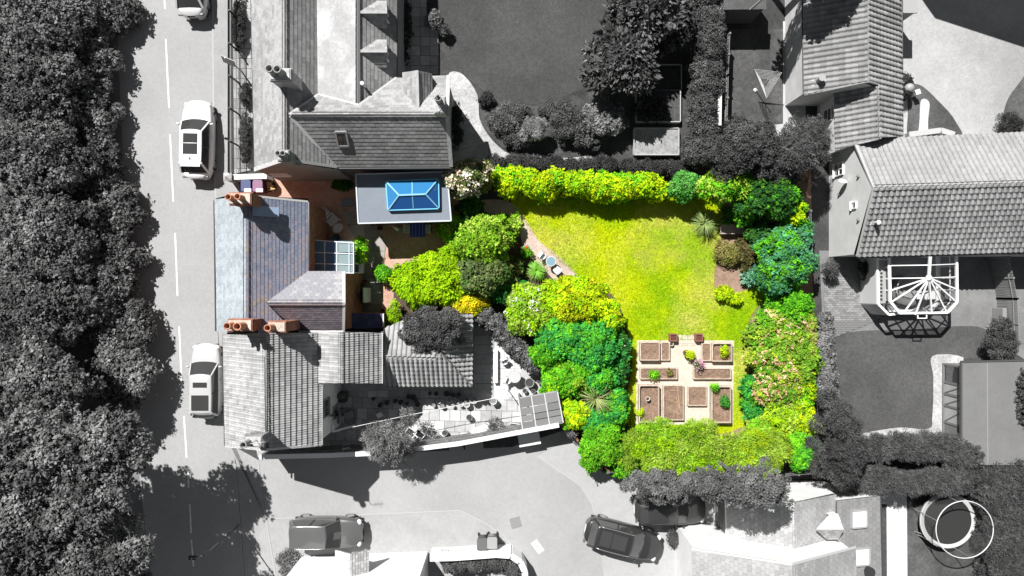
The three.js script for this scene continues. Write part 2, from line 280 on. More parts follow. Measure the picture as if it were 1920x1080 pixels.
/* Lay tiles on one slope. root: house; roof: the part they belong to; S = slopeOf(); along: a vector that runs level along the eaves.
   Whole tiles go to list (placed later as meshes of their own, the nearest ones), cut tiles go straight into rest. */
function layTiles(list, rest, S, o) {
  const { tw, th, t = 0.02, profile = 'flat', mats, gap = 0.006, seed = 1, pick } = o, n = S.pl.n, pr = PROFILES[profile], r = rng(seed);
  let u = new V3(0, 1, 0).cross(n).normalize(); const v = n.clone().cross(u).normalize(); if (v.y < 0) { v.negate(); u.negate(); }
  const w = u.clone().cross(n); if (w.dot(v) > 0) u.negate();
  const zz = u.clone().cross(n), o0 = S.pts[0], P = S.pts.map(p => { const q = p.clone().sub(o0); return [q.dot(u), q.dot(v)]; });
  const us = P.map(p => p[0]), vs = P.map(p => p[1]), ua = Math.min(...us), ub = Math.max(...us), va = Math.min(...vs), vb = Math.max(...vs);
  const key = [tw, th, t, profile, gap].join();
  if (!shared[key]) { const tri = []; for (let c = 0; c < pr.cuts.length - 1; c++) { const a = gap / 2 + pr.cuts[c] * (tw - gap), b = gap / 2 + pr.cuts[c + 1] * (tw - gap); stripMesh(tri, [[a, 0], [b, 0], [b, th], [a, th]], { u0: 0, v0: 0, tw, th, t }, pr.f); }
    const g = new THREE.BufferGeometry(); g.setAttribute('position', new THREE.Float32BufferAttribute(tri.flatMap(p => [p[0], p[2], -p[1]]), 3)); g.computeVertexNormals(); shared[key] = uvM(g); }
  const basis = new THREE.Matrix4().makeBasis(u, n, zz), quat = new THREE.Quaternion().setFromRotationMatrix(basis);
  const toW = (a, b, h) => o0.clone().addScaledVector(u, a).addScaledVector(v, b).addScaledVector(n, h);
  for (let row = 0; va + row * th < vb - 0.01; row++) for (let col = -1; ua + col * tw < ub; col++) {
    const u0 = ua + col * tw + (o.stagger ? (row % 2) * tw / 2 : 0), v0 = va + row * th, c = clipRect(P, u0 + gap / 2, u0 + tw - gap / 2, v0, v0 + th);
    if (!c.length || area2(c) < 0.0015) { r(); continue; }
    const mi = pick ? pick(r, toW(u0, v0, 0)) : Math.floor(r() * mats.length);
    if (area2(c) > (tw - gap) * th * 0.999) { list.push({ geo: shared[key], pos: toW(u0, v0, (r() - 0.5) * 0.006), quat, mat: mats[mi], q: toW(u0 + tw / 2, v0 + th / 2, 0) }); continue; }
    const tri = []; for (let k = 0; k < pr.cuts.length - 1; k++) { const a = u0 + gap / 2 + pr.cuts[k] * (tw - gap), b = u0 + gap / 2 + pr.cuts[k + 1] * (tw - gap); const cc = clipRect(c, a, b, v0, v0 + th); if (cc.length > 2 && area2(cc) > 1e-5) stripMesh(tri, cc, { u0, v0, tw, th, t }, pr.f); }
    rest.push({ tri: tri.map(p => toW(p[0], p[1], p[2])), col: mats[mi].color });
  }
}
function finishTiles(root, roof, list, rest, mat, keep, name = 'roof_tile') {
  const away = p => Math.hypot(p.q.x / (HC - p.q.y), p.q.z / (HC - p.q.y) * 1.6) + (Math.abs(p.q.x / (HC - p.q.y) * FP) > 950 || Math.abs(p.q.z / (HC - p.q.y) * FP) > 535 ? 10 : 0);
  list.sort((a, b) => away(a) - away(b));
  for (const t of list.slice(0, keep)) { const m = shade(new THREE.Mesh(t.geo, t.mat)); m.name = name; m.position.copy(t.pos).sub(root.position).sub(roof.position); m.quaternion.copy(t.quat); roof.add(m); }
  const pos = [], col = [], tmp = new V3();
  for (const t of list.slice(keep)) { const a = t.geo.attributes.position; for (let i = 0; i < a.count; i++) { tmp.fromBufferAttribute(a, i).applyQuaternion(t.quat).add(t.pos); pos.push(tmp.x, tmp.y, tmp.z); col.push(t.mat.color.r, t.mat.color.g, t.mat.color.b); } }
  for (const t of rest) for (const p of t.tri) { pos.push(p.x, p.y, p.z); col.push(t.col.r, t.col.g, t.col.b); }
  if (!pos.length) return;
  const g = new THREE.BufferGeometry(); g.setAttribute('position', new THREE.Float32BufferAttribute(pos, 3)); g.setAttribute('color', new THREE.Float32BufferAttribute(col, 3)); g.computeVertexNormals();
  const m = part(roof, name + 's_further', g, mat); m.position.copy(root.position).add(roof.position).negate(); m.userData.kind = 'stuff';
}
// tile materials: alike tiles in a few tones
const mottleTile = (() => { const f = fbm(8, 4, 71), s = fbm(24, 2, 72); return texture(256, 0.9, (u, v) => { let k = 0.72 + 0.5 * f(u, v); if (s(u, v) > 0.72) k *= 1.25; return G(Math.min(1, k)); }); })();
const bumpTile = (() => { const r = rng(73), f = fbm(32, 3, 74); return texture(128, 0.5, (u, v) => G(0.5 * f(u, v) + 0.5 * r()), true); })();
const tileMat = (c, rough = 0.85) => new THREE.MeshStandardMaterial({ color: lin(...c), map: mottleTile, roughness: rough, bumpMap: bumpTile, bumpScale: 0.004 });
const tileSet = (base, steps = [0.8, 0.9, 1, 1.1, 1.22], rough) => steps.map(k => tileMat((Array.isArray(base) ? base : G(base)).map(x => x * k * 1.08), rough));
const restMat = new THREE.MeshStandardMaterial({ color: 0xffffff, vertexColors: true, map: mottleTile, roughness: 0.85, bumpMap: bumpTile, bumpScale: 0.004 });
const patchPick = (seed, nm, scale = 0.35) => { const f = fbm(8, 3, seed, 0.6); return (r, p) => Math.min(nm - 1, Math.max(0, Math.floor(((f(p.x * scale / 8 + 9, p.z * scale / 8 + 9) - 0.5) * 1.6 + 0.5 + (r() - 0.5) * 0.75) * nm))); };
function ridgeCaps(root, roof, a, b, mat, r = 0.13, len = 0.42) {
  const d = b.clone().sub(a), L = d.length(), n = Math.max(1, Math.round(L / len)), step = L / n, key = 'cap' + r + step.toFixed(3);
  const g = shared[key] || (shared[key] = uvM(new THREE.CylinderGeometry(r, r * 0.94, step - 0.012, 10, 1, true, -PI / 2, PI).rotateX(PI / 2).rotateZ(0)));
  const q = new THREE.Quaternion().setFromRotationMatrix(new THREE.Matrix4().lookAt(b, a, new V3(0, 1, 0)));
  for (let i = 0; i < n; i++) { const m = shade(new THREE.Mesh(g, mat)); m.name = 'ridge_tile'; m.position.copy(a).addScaledVector(d, (i + 0.5) / n).sub(root.position).sub(roof.position); m.position.y -= 0.01; m.quaternion.copy(q); roof.add(m); }
}
// walls: a chain of [x, z, top] in metres
function wallGeo(chain, y0 = -0.05, closed = false) {
  const v = [], m = chain.length; for (let i = 0; i < (closed ? m : m - 1); i++) { const a = chain[i], b = chain[(i + 1) % m]; const A = [a[0], y0, a[1]], B = [b[0], y0, b[1]], C = [b[0], b[2], b[1]], D = [a[0], a[2], a[1]]; v.push(...A, ...B, ...C, ...A, ...C, ...D); }
  const g = new THREE.BufferGeometry(); g.setAttribute('position', new THREE.Float32BufferAttribute(v, 3)); g.computeVertexNormals(); return g;
}
function roofPart(root, slopes, deckMat, t = 0.1) { return wpart(root, 'roof', slopes.map(s => plate(s.pts, s.pl.n, -t, 0)), deckMat); }
function flashing(root, roof, pts, mat, w = 0.16, t = 0.05) { const gs = []; for (let i = 0; i < pts.length - 1; i++) gs.push(bar(pts[i], pts[i + 1], w, t)); const m = part(roof, 'verge_strip', gs, mat); m.position.copy(root.position).add(roof.position).negate(); return m; }
// a brick chimney with pots; given at its top
const potGeo = (() => { const g = lathe([[0.085, 0], [0.15, 0], [0.155, 0.06], [0.12, 0.1], [0.115, 0.42], [0.15, 0.46], [0.15, 0.54], [0.105, 0.54], [0.095, 0.4], [0.09, 0.05]], 16); return uvM(g); })();
function chimney(root, cx, cz, w, d, y0, y1, brickMat, potMat, potAt, capMat, label) {
  const gs = [box(w, y1 - y0 - 0.24, d, cx, (y0 + y1 - 0.24) / 2, cz), box(w + 0.1, 0.12, d + 0.1, cx, y1 - 0.18, cz), box(w + 0.04, 0.12, d + 0.04, cx, y1 - 0.06, cz)];
  const c = wpart(root, 'chimney', gs, brickMat, label); part(c, 'chimney_cap', box(w - 0.06, 0.05, d - 0.06, cx, y1 + 0.025, cz), capMat || brickMat);
  for (const [dx, dz, s = 1] of potAt) { const p = shade(new THREE.Mesh(potGeo, potMat)); p.name = 'chimney_pot'; p.position.set(cx + dx, y1 + 0.04, cz + dz); p.scale.setScalar(s); c.add(p); }
  return c;
}
// a window on a wall: centre, outward direction, width, height
function windowOn(root, c, out, w, h, frameMat, glassMat, cols = 2, rows = 1, name = 'window') {
  const g = new THREE.Group(); const ry = Math.atan2(out.x, out.z);
  const f = 0.06, fr = [box(w, f, 0.09, 0, h / 2 - f / 2, 0), box(w, f, 0.09, 0, -h / 2 + f / 2, 0), box(f, h - 2 * f, 0.09, -w / 2 + f / 2, 0, 0), box(f, h - 2 * f, 0.09, w / 2 - f / 2, 0, 0), box(w + 0.12, 0.05, 0.16, 0, -h / 2 - 0.025, 0.03)];
  for (let i = 1; i < cols; i++) fr.push(box(0.045, h - 2 * f, 0.07, -w / 2 + w * i / cols, 0, 0)); for (let i = 1; i < rows; i++) fr.push(box(w - 2 * f, 0.035, 0.06, 0, -h / 2 + h * i / rows, 0));
  const fm = part(root, name, fr, frameMat); fm.position.copy(c).sub(root.position).addScaledVector(out, 0.03); fm.rotation.y = ry;
  const cw = (w - 2 * f) / cols, rh = (h - 2 * f) / rows; const pg = uvM(box(cw, rh, 0.02));
  for (let i = 0; i < cols; i++) for (let j = 0; j < rows; j++) { const p = shade(new THREE.Mesh(pg, glassMat)); p.name = 'pane'; p.position.set(-w / 2 + f + cw * (i + 0.5), -h / 2 + f + rh * (j + 0.5), -0.015); fm.add(p); }
  return fm;
}

// ------------------------------------------------------------------ house materials
const glassDark = new THREE.MeshPhysicalMaterial({ color: lin(0.03, 0.03, 0.032), roughness: 0.06, metalness: 0, clearcoat: 1, clearcoatRoughness: 0.03 });
const whiteRender = mottle(G(0.68), G(0.76), { metres: 4, seed: 81, sp: 0.05 });
const greyRender = mottle(G(0.36), G(0.44), { metres: 5, seed: 82, sp: 0.07 });
const paleRender = mottle(G(0.52), G(0.62), { metres: 4, seed: 93, sp: 0.06 });
const darkRender = mottle(G(0.2), G(0.26), { metres: 4, seed: 83, sp: 0.1 });
const whitePaint = grey(0.78, 0.5), blackPaint = grey(0.03, 0.5), midPaint = grey(0.3, 0.7), leadGrey = grey(0.42, 0.7);
const greyBrick = mottle(G(0.17), G(0.3), { metres: 1.6, size: 256, seed: 84, sp: 0.2, coarse: 8 });
const paleBrick = mottle(G(0.32), G(0.5), { metres: 1.6, size: 256, seed: 85, sp: 0.2, coarse: 8 });
const redBrick = mottle([0.22, 0.09, 0.055], [0.36, 0.17, 0.11], { metres: 1.4, size: 256, seed: 86, sp: 0.2, coarse: 8 });
const claypot = plain(0.5, 0.24, 0.15, 0.85), greyPot = grey(0.3, 0.85), mortar = mottle([0.4, 0.33, 0.28], [0.55, 0.46, 0.4], { metres: 1, size: 128, seed: 87, sp: 0.15 });
const gutterBlack = grey(0.05, 0.45), fasciaWhite = grey(0.72, 0.5);
const mossStone = mottle(G(0.34), G(0.5), { metres: 0.8, size: 128, seed: 88, sp: 0.2, coarse: 8 });
// a skylight lying in a slope
function skylight(root, S, px, py, w, l, frameMat, glassMat) {
  const c = onPlane(S.pl, px, py), n = S.pl.n; let u = new V3(0, 1, 0).cross(n).normalize(); const v = n.clone().cross(u), q = new THREE.Quaternion().setFromRotationMatrix(new THREE.Matrix4().makeBasis(u, n, u.clone().cross(n)));
  const f = part(root, 'skylight', [box(w, 0.16, 0.09, 0, 0, l / 2), box(w, 0.16, 0.09, 0, 0, -l / 2), box(0.09, 0.16, l, w / 2, 0, 0), box(0.09, 0.16, l, -w / 2, 0, 0)], frameMat);
  f.position.copy(c).addScaledVector(n, 0.06).sub(root.position); f.quaternion.copy(q); part(f, 'pane', box(w - 0.06, 0.02, l - 0.06, 0, 0.04, 0), glassMat); return f;
}
const eaveGutter = (root, a, b, mat, r = 0.055) => wpart(root, 'gutter', [rod(a, b, r)], mat);

// ================================================================== the big slate house at the top
{
  const E = 4.1, R = 6.4, F = 5.1;
  const root = thing('slate_house', 'large grey slate house with white flat roof strip, two dormers and stone chimneys', 'house', at(640, 200, 0));
  const west = slopeOf([[533, 0, R], [533, 280, R], [471, 0, E]], [[533, -60], [533, 299], [478, 318], [470, -60]]);
  const eastIn = slopeOf([[533, 0, R], [533, 280, R], [593, 0, F]], [[533, -60], [593, -60], [596, 179], [543, 215], [631, 313], [533, 299]]);
  const er = slopeOf([[671, 0, 5.6], [671, 100, 5.6], [742, 0, E]], [[671, -60], [743, -60], [743, 146], [673, 198]]);
  const wIn = slopeOf([[671, 0, 5.6], [671, 100, 5.6], [667, 0, F]], [[671, -60], [672, 198], [667, 197], [667, -60]]);
  const sN = slopeOf([[543, 214, R], [800, 214, R], [840, 142, E]], [[543, 215], [838, 214], [841, 142], [745, 145], [673, 198], [597, 178]]);
  const sS = slopeOf([[543, 214, R], [800, 214, R], [800, 312, E]], [[543, 215], [838, 214], [846, 312], [631, 313]]);
  const flat = [at(594, -60, F), at(668, -60, F), at(668, 197, F), at(596, 179, F)];
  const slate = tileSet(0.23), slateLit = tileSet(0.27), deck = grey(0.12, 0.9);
  const roof = roofPart(root, [west, eastIn, er, wIn, sN, sS], deck);
  part(roof, 'flat_roof', plate(flat, new V3(0, 1, 0), -0.08, 0.02), mottle(G(0.36), G(0.62), { metres: 6, seed: 89, sp: 0.14, spots: 0.2, spot: G(0.3), coarse: 4 }), 'bright white flat roof strip between the slate slopes');
  const list = [], rest = [], T = { tw: 0.34, th: 0.23, t: 0.018, stagger: true };
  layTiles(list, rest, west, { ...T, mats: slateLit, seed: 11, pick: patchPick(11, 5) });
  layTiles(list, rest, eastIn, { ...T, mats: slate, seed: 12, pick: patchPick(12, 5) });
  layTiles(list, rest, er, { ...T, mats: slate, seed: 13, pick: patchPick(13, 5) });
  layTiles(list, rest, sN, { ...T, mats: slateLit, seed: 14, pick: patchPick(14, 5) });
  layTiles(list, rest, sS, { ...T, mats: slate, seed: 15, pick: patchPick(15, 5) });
  const cap = tileMat(G(0.3)), cap2 = tileMat(G(0.36));
  ridgeCaps(root, roof, at(533, -60, R), at(533, 299, R), cap2); ridgeCaps(root, roof, at(543, 214, R), at(838, 214, R), cap2); ridgeCaps(root, roof, at(671, -60, 5.62), at(671, 196, 5.62), cap);
  flashing(root, roof, [onPlane(sS.pl, 545, 217), onPlane(sS.pl, 631, 313)], grey(0.5, 0.7), 0.2, 0.1);
  flashing(root, roof, [onPlane(sN.pl, 543, 215), onPlane(sN.pl, 597, 178), onPlane(sN.pl, 673, 198), onPlane(sN.pl, 745, 145)], grey(0.46, 0.7), 0.16, 0.07);
  flashing(root, roof, [onPlane(west.pl, 478, 318), onPlane(west.pl, 533, 299)], mossStone, 0.22, 0.12); flashing(root, roof, [onPlane(eastIn.pl, 533, 299), onPlane(eastIn.pl, 631, 313)], grey(0.3), 0.14, 0.08);
  flashing(root, roof, [onPlane(sS.pl, 838, 214), onPlane(sS.pl, 846, 312)], mossStone, 0.2, 0.1); flashing(root, roof, [onPlane(sN.pl, 838, 214), onPlane(sN.pl, 841, 142)], mossStone, 0.2, 0.1);
  // dormers on the inner slope, each a little gabled roof
  const dormer = (n, s, wall) => {
    const a = slopeOf(n.pl, n.o), b = slopeOf(s.pl, s.o); const d = wpart(root, 'dormer', [plate(a.pts, a.pl.n, -0.07, 0), plate(b.pts, b.pl.n, -0.07, 0)], deck);
    layTiles(list, rest, a, { ...T, mats: slateLit, seed: 16 }); layTiles(list, rest, b, { ...T, mats: slate, seed: 17 });
    part(d, 'dormer_wall', wallGeo(wall, 3.6), greyRender); return d;
  };
  for (const y of [23, 96]) {
    const dw = [[X(690, 4.6), Z(y - 19, 4.6), 4.82], [X(723, 4.7), Z(y - 19, 4.7), 4.82], [X(723, 5), Z(y + 1, 5.2), 5.4], [X(723, 4.7), Z(y + 28, 4.7), 4.82], [X(695, 4.6), Z(y + 28, 4.6), 4.82]];
    dormer({ pl: [[680, y, 5.55], [724, y, 5.55], [724, y - 22, 4.85]], o: [[672, y], [726, y], [725, y - 21], [690, y - 21]] }, { pl: [[680, y, 5.55], [724, y, 5.55], [724, y + 29, 4.85]], o: [[675, y], [726, y], [725, y + 30], [694, y + 30]] }, dw);
    windowOn(root, new V3(X(723, 5) + 0.02, 4.55, Z(y + 5, 4.6)), new V3(1, 0, 0), 0.8, 0.8, whitePaint, glassDark, 2, 1);
    flashing(root, roof, [at(676, y, 5.58), at(726, y, 5.58)], cap2, 0.14, 0.06);
  }
  dormer({ pl: [[783, 140, 6.05], [783, 200, 6.05], [757, 140, 5.1]], o: [[782, 132], [784, 207], [757, 183], [755, 136]] }, { pl: [[783, 140, 6.05], [783, 200, 6.05], [810, 140, 5.1]], o: [[782, 132], [809, 138], [811, 186], [784, 207]] },
    [[X(757, 5), Z(182, 5), 5.0], [X(757, 5), Z(139, 5), 5.0], [X(783, 5.8), Z(137, 5.5), 5.9], [X(809, 5), Z(139, 5), 5.0], [X(809, 5), Z(184, 5), 5.0]]);
  flashing(root, roof, [at(782, 132, 6.07), at(784, 207, 6.07)], cap2, 0.14, 0.06);
  finishTiles(root, roof, list, rest, restMat, 300, 'slate');
  // walls
  const zs = -6.42, xw = X(473, E) + 0.12, xe = X(842, E) - 0.1, wl = [[xw, -20, E], [xw, zs, E], [X(533, R), zs, R - 0.08], [X(629, E), zs, E], [X(631, E), -6.62, E], [xe, -6.62, E], [xe, Z(214, R), R - 0.08], [xe, Z(146, E), E], [X(741, E), Z(146, E), E], [X(741, E), -20, E]];
  wpart(root, 'wall', wallGeo(wl, -0.05), darkRender);
  for (const [px, y, w, h] of [[525, 2.6, 1.0, 0.55]]) windowOn(root, new V3(X(px, 2.6), y, zs), new V3(0, 0, 1), w, h, whitePaint, grey(0.5, 0.3), 3, 1);
  eaveGutter(root, onPlane(sS.pl, 632, 314).add(new V3(0, -0.05, 0.05)), onPlane(sS.pl, 847, 313).add(new V3(0, -0.05, 0.05)), gutterBlack); eaveGutter(root, at(470, -60, E - 0.06), at(478, 318, E - 0.06), gutterBlack); eaveGutter(root, at(744, -60, E - 0.05), at(744, 146, E - 0.05), gutterBlack);
  chimney(root, X(524, 7.7), Z(138, 7.7), 1.0, 0.55, 5.4, 7.6, paleBrick, greyPot, [[-0.28, -0.05, 1.3], [0.1, -0.02, 1.3]], mossStone, 'pale stone chimney with two round pots');
  chimney(root, X(531, 7), Z(291, 7), 0.55, 0.5, 5.2, 7.0, greyBrick, greyPot, [[-0.1, 0, 0.9], [0.14, 0, 0.9]], mossStone);
  chimney(root, X(824, 7.2), Z(196, 7.2), 0.5, 0.8, 5.4, 7.2, paleBrick, greyPot, [[0, -0.15, 1.1]], mossStone);
  { // television aerial
    const b = at(812, 180, 7.9), g = [rod(new V3(b.x, 6.2, b.z), b, 0.018), rod(b.clone().add(new V3(-0.15, 0, 0.25)), b.clone().add(new V3(0.5, 0, -0.4)), 0.014)]; for (let i = 0; i < 6; i++) { const c = b.clone().add(new V3(-0.1 + i * 0.11, 0, 0.2 - i * 0.1)); g.push(rod(c.clone().add(new V3(-0.12, 0, -0.16)), c.clone().add(new V3(0.12, 0, 0.16)), 0.008)); }
    wpart(root, 'aerial', g, grey(0.5, 0.4));
  }
  skylight(root, sS, 642, 259, 0.55, 0.85, grey(0.25), glassDark);
  { const b = onPlane(er.pl, 684, 163); wpart(root, 'vent_pipe', [cyl(0.07, 0.07, 0.7, b.x, b.y + 0.3, b.z), cyl(0.1, 0.1, 0.08, b.x, b.y + 0.66, b.z)], grey(0.6)); }
}

// ================================================================== the slate house of the coloured plot
{
  const E = 4.6, R = 6.8, R2 = 6.1;
  const root = thing('terraced_house', 'blue grey slate house with clay chimney pots beside the gravel court', 'house', at(520, 500, 0));
  const west = slopeOf([[461, 380, R], [461, 600, R], [404, 380, E]], [[461, 366], [461, 618], [407, 621], [403, 374]]);
  const east = slopeOf([[461, 380, R], [461, 600, R], [577, 400, E]], [[461, 366], [577, 378], [578, 509], [498, 567], [549, 620], [461, 618]]);
  const rn = slopeOf([[500, 567, R2], [640, 567, R2], [640, 509, E]], [[497, 567], [646, 567], [645, 509], [578, 509], [552, 511]]);
  const rs = slopeOf([[500, 567, R2], [640, 567, R2], [640, 620, E]], [[497, 567], [646, 567], [644, 620], [549, 620]]);
  const lean = slopeOf([[657, 600, 2.9], [657, 590, 2.9], [717, 600, 2.3]], [[657, 587], [717, 588], [717, 615], [655, 617]]);
  const deck = plain(0.1, 0.1, 0.11);
  const roof = roofPart(root, [west, east, rn, rs, lean], deck), list = [], rest = [];
  const blue = tileSet([0.30, 0.335, 0.36], [0.86, 0.94, 1, 1.06, 1.14]);
  const mixed = [[0.20, 0.225, 0.30], [0.235, 0.25, 0.32], [0.26, 0.26, 0.325], [0.285, 0.265, 0.32], [0.30, 0.265, 0.29], [0.34, 0.29, 0.25]].map(c => tileMat(c));
  const rear = [[0.25, 0.25, 0.275], [0.29, 0.285, 0.30], [0.325, 0.32, 0.33], [0.36, 0.35, 0.35]].map(c => tileMat(c)), dark = [[0.15, 0.135, 0.155], [0.19, 0.16, 0.185], [0.22, 0.18, 0.195]].map(c => tileMat(c)), navy = [[0.05, 0.06, 0.13], [0.065, 0.075, 0.16], [0.045, 0.05, 0.11]].map(c => tileMat(c));
  const T = { tw: 0.27, th: 0.2, t: 0.017, stagger: true };
  layTiles(list, rest, west, { ...T, mats: blue, seed: 21, pick: patchPick(21, 5, 0.6) }); layTiles(list, rest, east, { ...T, mats: mixed, seed: 22, pick: patchPick(27, 6, 0.5) });
  layTiles(list, rest, rn, { ...T, mats: rear, seed: 23, pick: patchPick(23, 4, 0.8) }); layTiles(list, rest, rs, { ...T, th: 0.17, mats: dark, seed: 24 }); layTiles(list, rest, lean, { ...T, mats: navy, seed: 25 });
  finishTiles(root, roof, list, rest, restMat, 300, 'slate');
  const capA = tileMat([0.42, 0.4, 0.42]), capB = tileMat([0.4, 0.33, 0.32]);
  ridgeCaps(root, roof, at(461, 366, R), at(461, 617, R), capA, 0.15); ridgeCaps(root, roof, at(498, 567, R2), at(646, 567, R2), capB, 0.14);
  flashing(root, roof, [onPlane(rn.pl, 498, 567), onPlane(rn.pl, 552, 511), onPlane(rn.pl, 578, 509)], plain(0.4, 0.4, 0.42, 0.6), 0.1, 0.05); flashing(root, roof, [onPlane(rn.pl, 645, 510), onPlane(rn.pl, 645, 567), onPlane(rs.pl, 644, 620)], plain(0.55, 0.52, 0.5), 0.16, 0.07);
  flashing(root, roof, [onPlane(east.pl, 461, 366), onPlane(east.pl, 577, 378)], plain(0.6, 0.58, 0.56), 0.1, 0.06); flashing(root, roof, [onPlane(rs.pl, 560, 620), onPlane(rs.pl, 644, 620)], plain(0.7, 0.68, 0.66), 0.18, 0.08);
  const xw = X(404, E) + 0.15, xe = X(576, E) - 0.1, zn = -4.62, zs = 2.22, xr = X(644, E) + 0.04;
  const wl = [[xw, zs, E], [xw, zn, E], [X(461, R), zn, R - 0.1], [xe, zn, E], [xe, Z(510, E) + 0.06, E], [xr, Z(510, E) + 0.06, E], [xr, Z(567, R2), R2 - 0.1], [xr, zs, E]];
  wpart(root, 'wall', wallGeo(wl, -0.05, true), redBrick, 'red brick walls');
  wpart(root, 'lean_to', [prism([[X(655, 2.6), Z(588, 2.6)], [X(714, 2.3), Z(589, 2.3)], [X(714, 2.3), Z(614, 2.3)], [X(655, 2.6), Z(614, 2.6)]], -0.05, 2.2)], redBrick, 'red brick lean-to with dark slate roof');
  part(roof, 'barge_board', bar(at(719, 588, 2.25), at(719, 613, 2.25), 0.06, 0.2), plain(0.75, 0.7, 0.68, 0.6));
  wpart(root, 'door', [box(0.06, 2.05, 0.85, X(650, 4.5) + 0.36, 1.02, Z(556, 0) - 0.1)], plain(0.55, 0.7, 0.78, 0.5), 'pale blue back door');
  eaveGutter(root, at(578, 379, E - 0.06), at(578, 509, E - 0.06), fasciaWhite); eaveGutter(root, at(402, 376, E - 0.06), at(405, 621, E - 0.06), gutterBlack);
  const shoulder = plain(0.28, 0.36, 0.5, 0.7);
  chimney(root, -13.25, -4.36, 1.05, 0.55, 5.8, 7.7, redBrick, claypot, [[-0.34, 0, 1.05], [0.1, -0.02, 1.05]], mortar, 'red brick chimney with clay pots at the gravel court');
  chimney(root, -13.25, 1.82, 1.15, 0.55, 5.6, 7.7, redBrick, claypot, [[-0.36, 0.0, 1.2], [0.16, 0.02, 1.35]], mortar, 'red brick chimney with two large clay pots');
  chimney(root, -11.6, 1.92, 0.85, 0.5, 5.0, 7.3, redBrick, claypot, [[-0.22, 0.02, 1.2]], mortar, 'red brick chimney with one clay pot');
  wpart(root, 'lead_flashing', box(1.3, 0.05, 0.5, -12.5, 6.32, -3.88, 0, -0.6), shoulder); wpart(root, 'lead_flashing', box(1.1, 0.05, 0.4, -12.4, 6.15, 2.1, 0, -0.7), shoulder);
}
// the small glass roofed room behind it
{
  const h0 = 2.5, h1 = 2.75, root = thing('glass_porch', 'small conservatory with pale blue glass roof behind the slate house', 'conservatory', at(622, 480, 0));
  const S = slopeOf([[587, 451, h1], [587, 508, h1], [664, 480, h0]], [[586, 450], [664, 456], [664, 512], [586, 510]]), n = S.pl.n, fr = plain(0.66, 0.72, 0.78, 0.4);
  const P = (px, py) => onPlane(S.pl, px, py), gs = [];
  for (const [a, b] of [[[586, 450], [664, 456]], [[586, 473], [664, 476]], [[586, 494], [664, 496]], [[586, 510], [664, 512]]]) gs.push(bar(P(...a).addScaledVector(n, 0.03), P(...b).addScaledVector(n, 0.03), 0.05, 0.07));
  for (const x of [587, 609, 632, 655, 663]) gs.push(bar(P(x, x < 600 ? 450 : 454).addScaledVector(n, 0.034), P(x, 511).addScaledVector(n, 0.034), x === 655 ? 0.035 : 0.05, 0.075));
  wpart(root, 'roof_frame', gs, fr);
  const pane = t => new THREE.MeshPhysicalMaterial({ color: lin(...t), roughness: 0.25, transmission: 0.35, thickness: 0, clearcoat: 0.6, clearcoatRoughness: 0.1 });
  const tints = [pane([0.13, 0.27, 0.38]), pane([0.09, 0.20, 0.36]), pane([0.34, 0.44, 0.46])], xs = [588, 610, 633, 662], ys = [[452, 472], [475, 493], [496, 509]];
  for (let i = 0; i < 3; i++) for (let j = 0; j < 3; j++) { const q = [[xs[i] + 1, ys[j][0]], [xs[i + 1] - 1, ys[j][0]], [xs[i + 1] - 1, ys[j][1] + 1], [xs[i] + 1, ys[j][1] + 1]].map(p => P(...p)); wpart(root, 'pane', plate(q, n, -0.012, 0.012), tints[i]); }
  const zx = [[X(590, h1), Z(453, h1)], [X(663, h0), Z(458, h0)], [X(663, h0), Z(511, h0)], [X(590, h1), Z(509, h1)]], wg = [];
  for (const [i, j] of [[0, 1], [1, 2]]) { const a = new V3(zx[i][0], 0.4, zx[i][1]), b = new V3(zx[j][0], 0.4, zx[j][1]); wg.push(bar(a, b, 0.18, 0.9)); for (let k = 0; k <= 3; k++) { const c = a.clone().lerp(b, k / 3); wg.push(box(0.06, 1.65, 0.06, c.x, 1.65, c.z)); } const t0 = a.clone().setY(h0 - 0.06), t1 = b.clone().setY(h0 - 0.06); wg.push(bar(t0, t1, 0.09, 0.1)); }
  wpart(root, 'wall_frame', wg, plain(0.7, 0.72, 0.74, 0.5));
  wpart(root, 'floor', prism(zx, 0.02, 0.05), plain(0.3, 0.3, 0.32, 0.8));
  wpart(root, 'door', [box(0.06, 2, 0.5, X(662, 0) + 0.42, 1, Z(522, 0))], plain(0.2, 0.08, 0.06, 0.5), 'dark red side door');
}
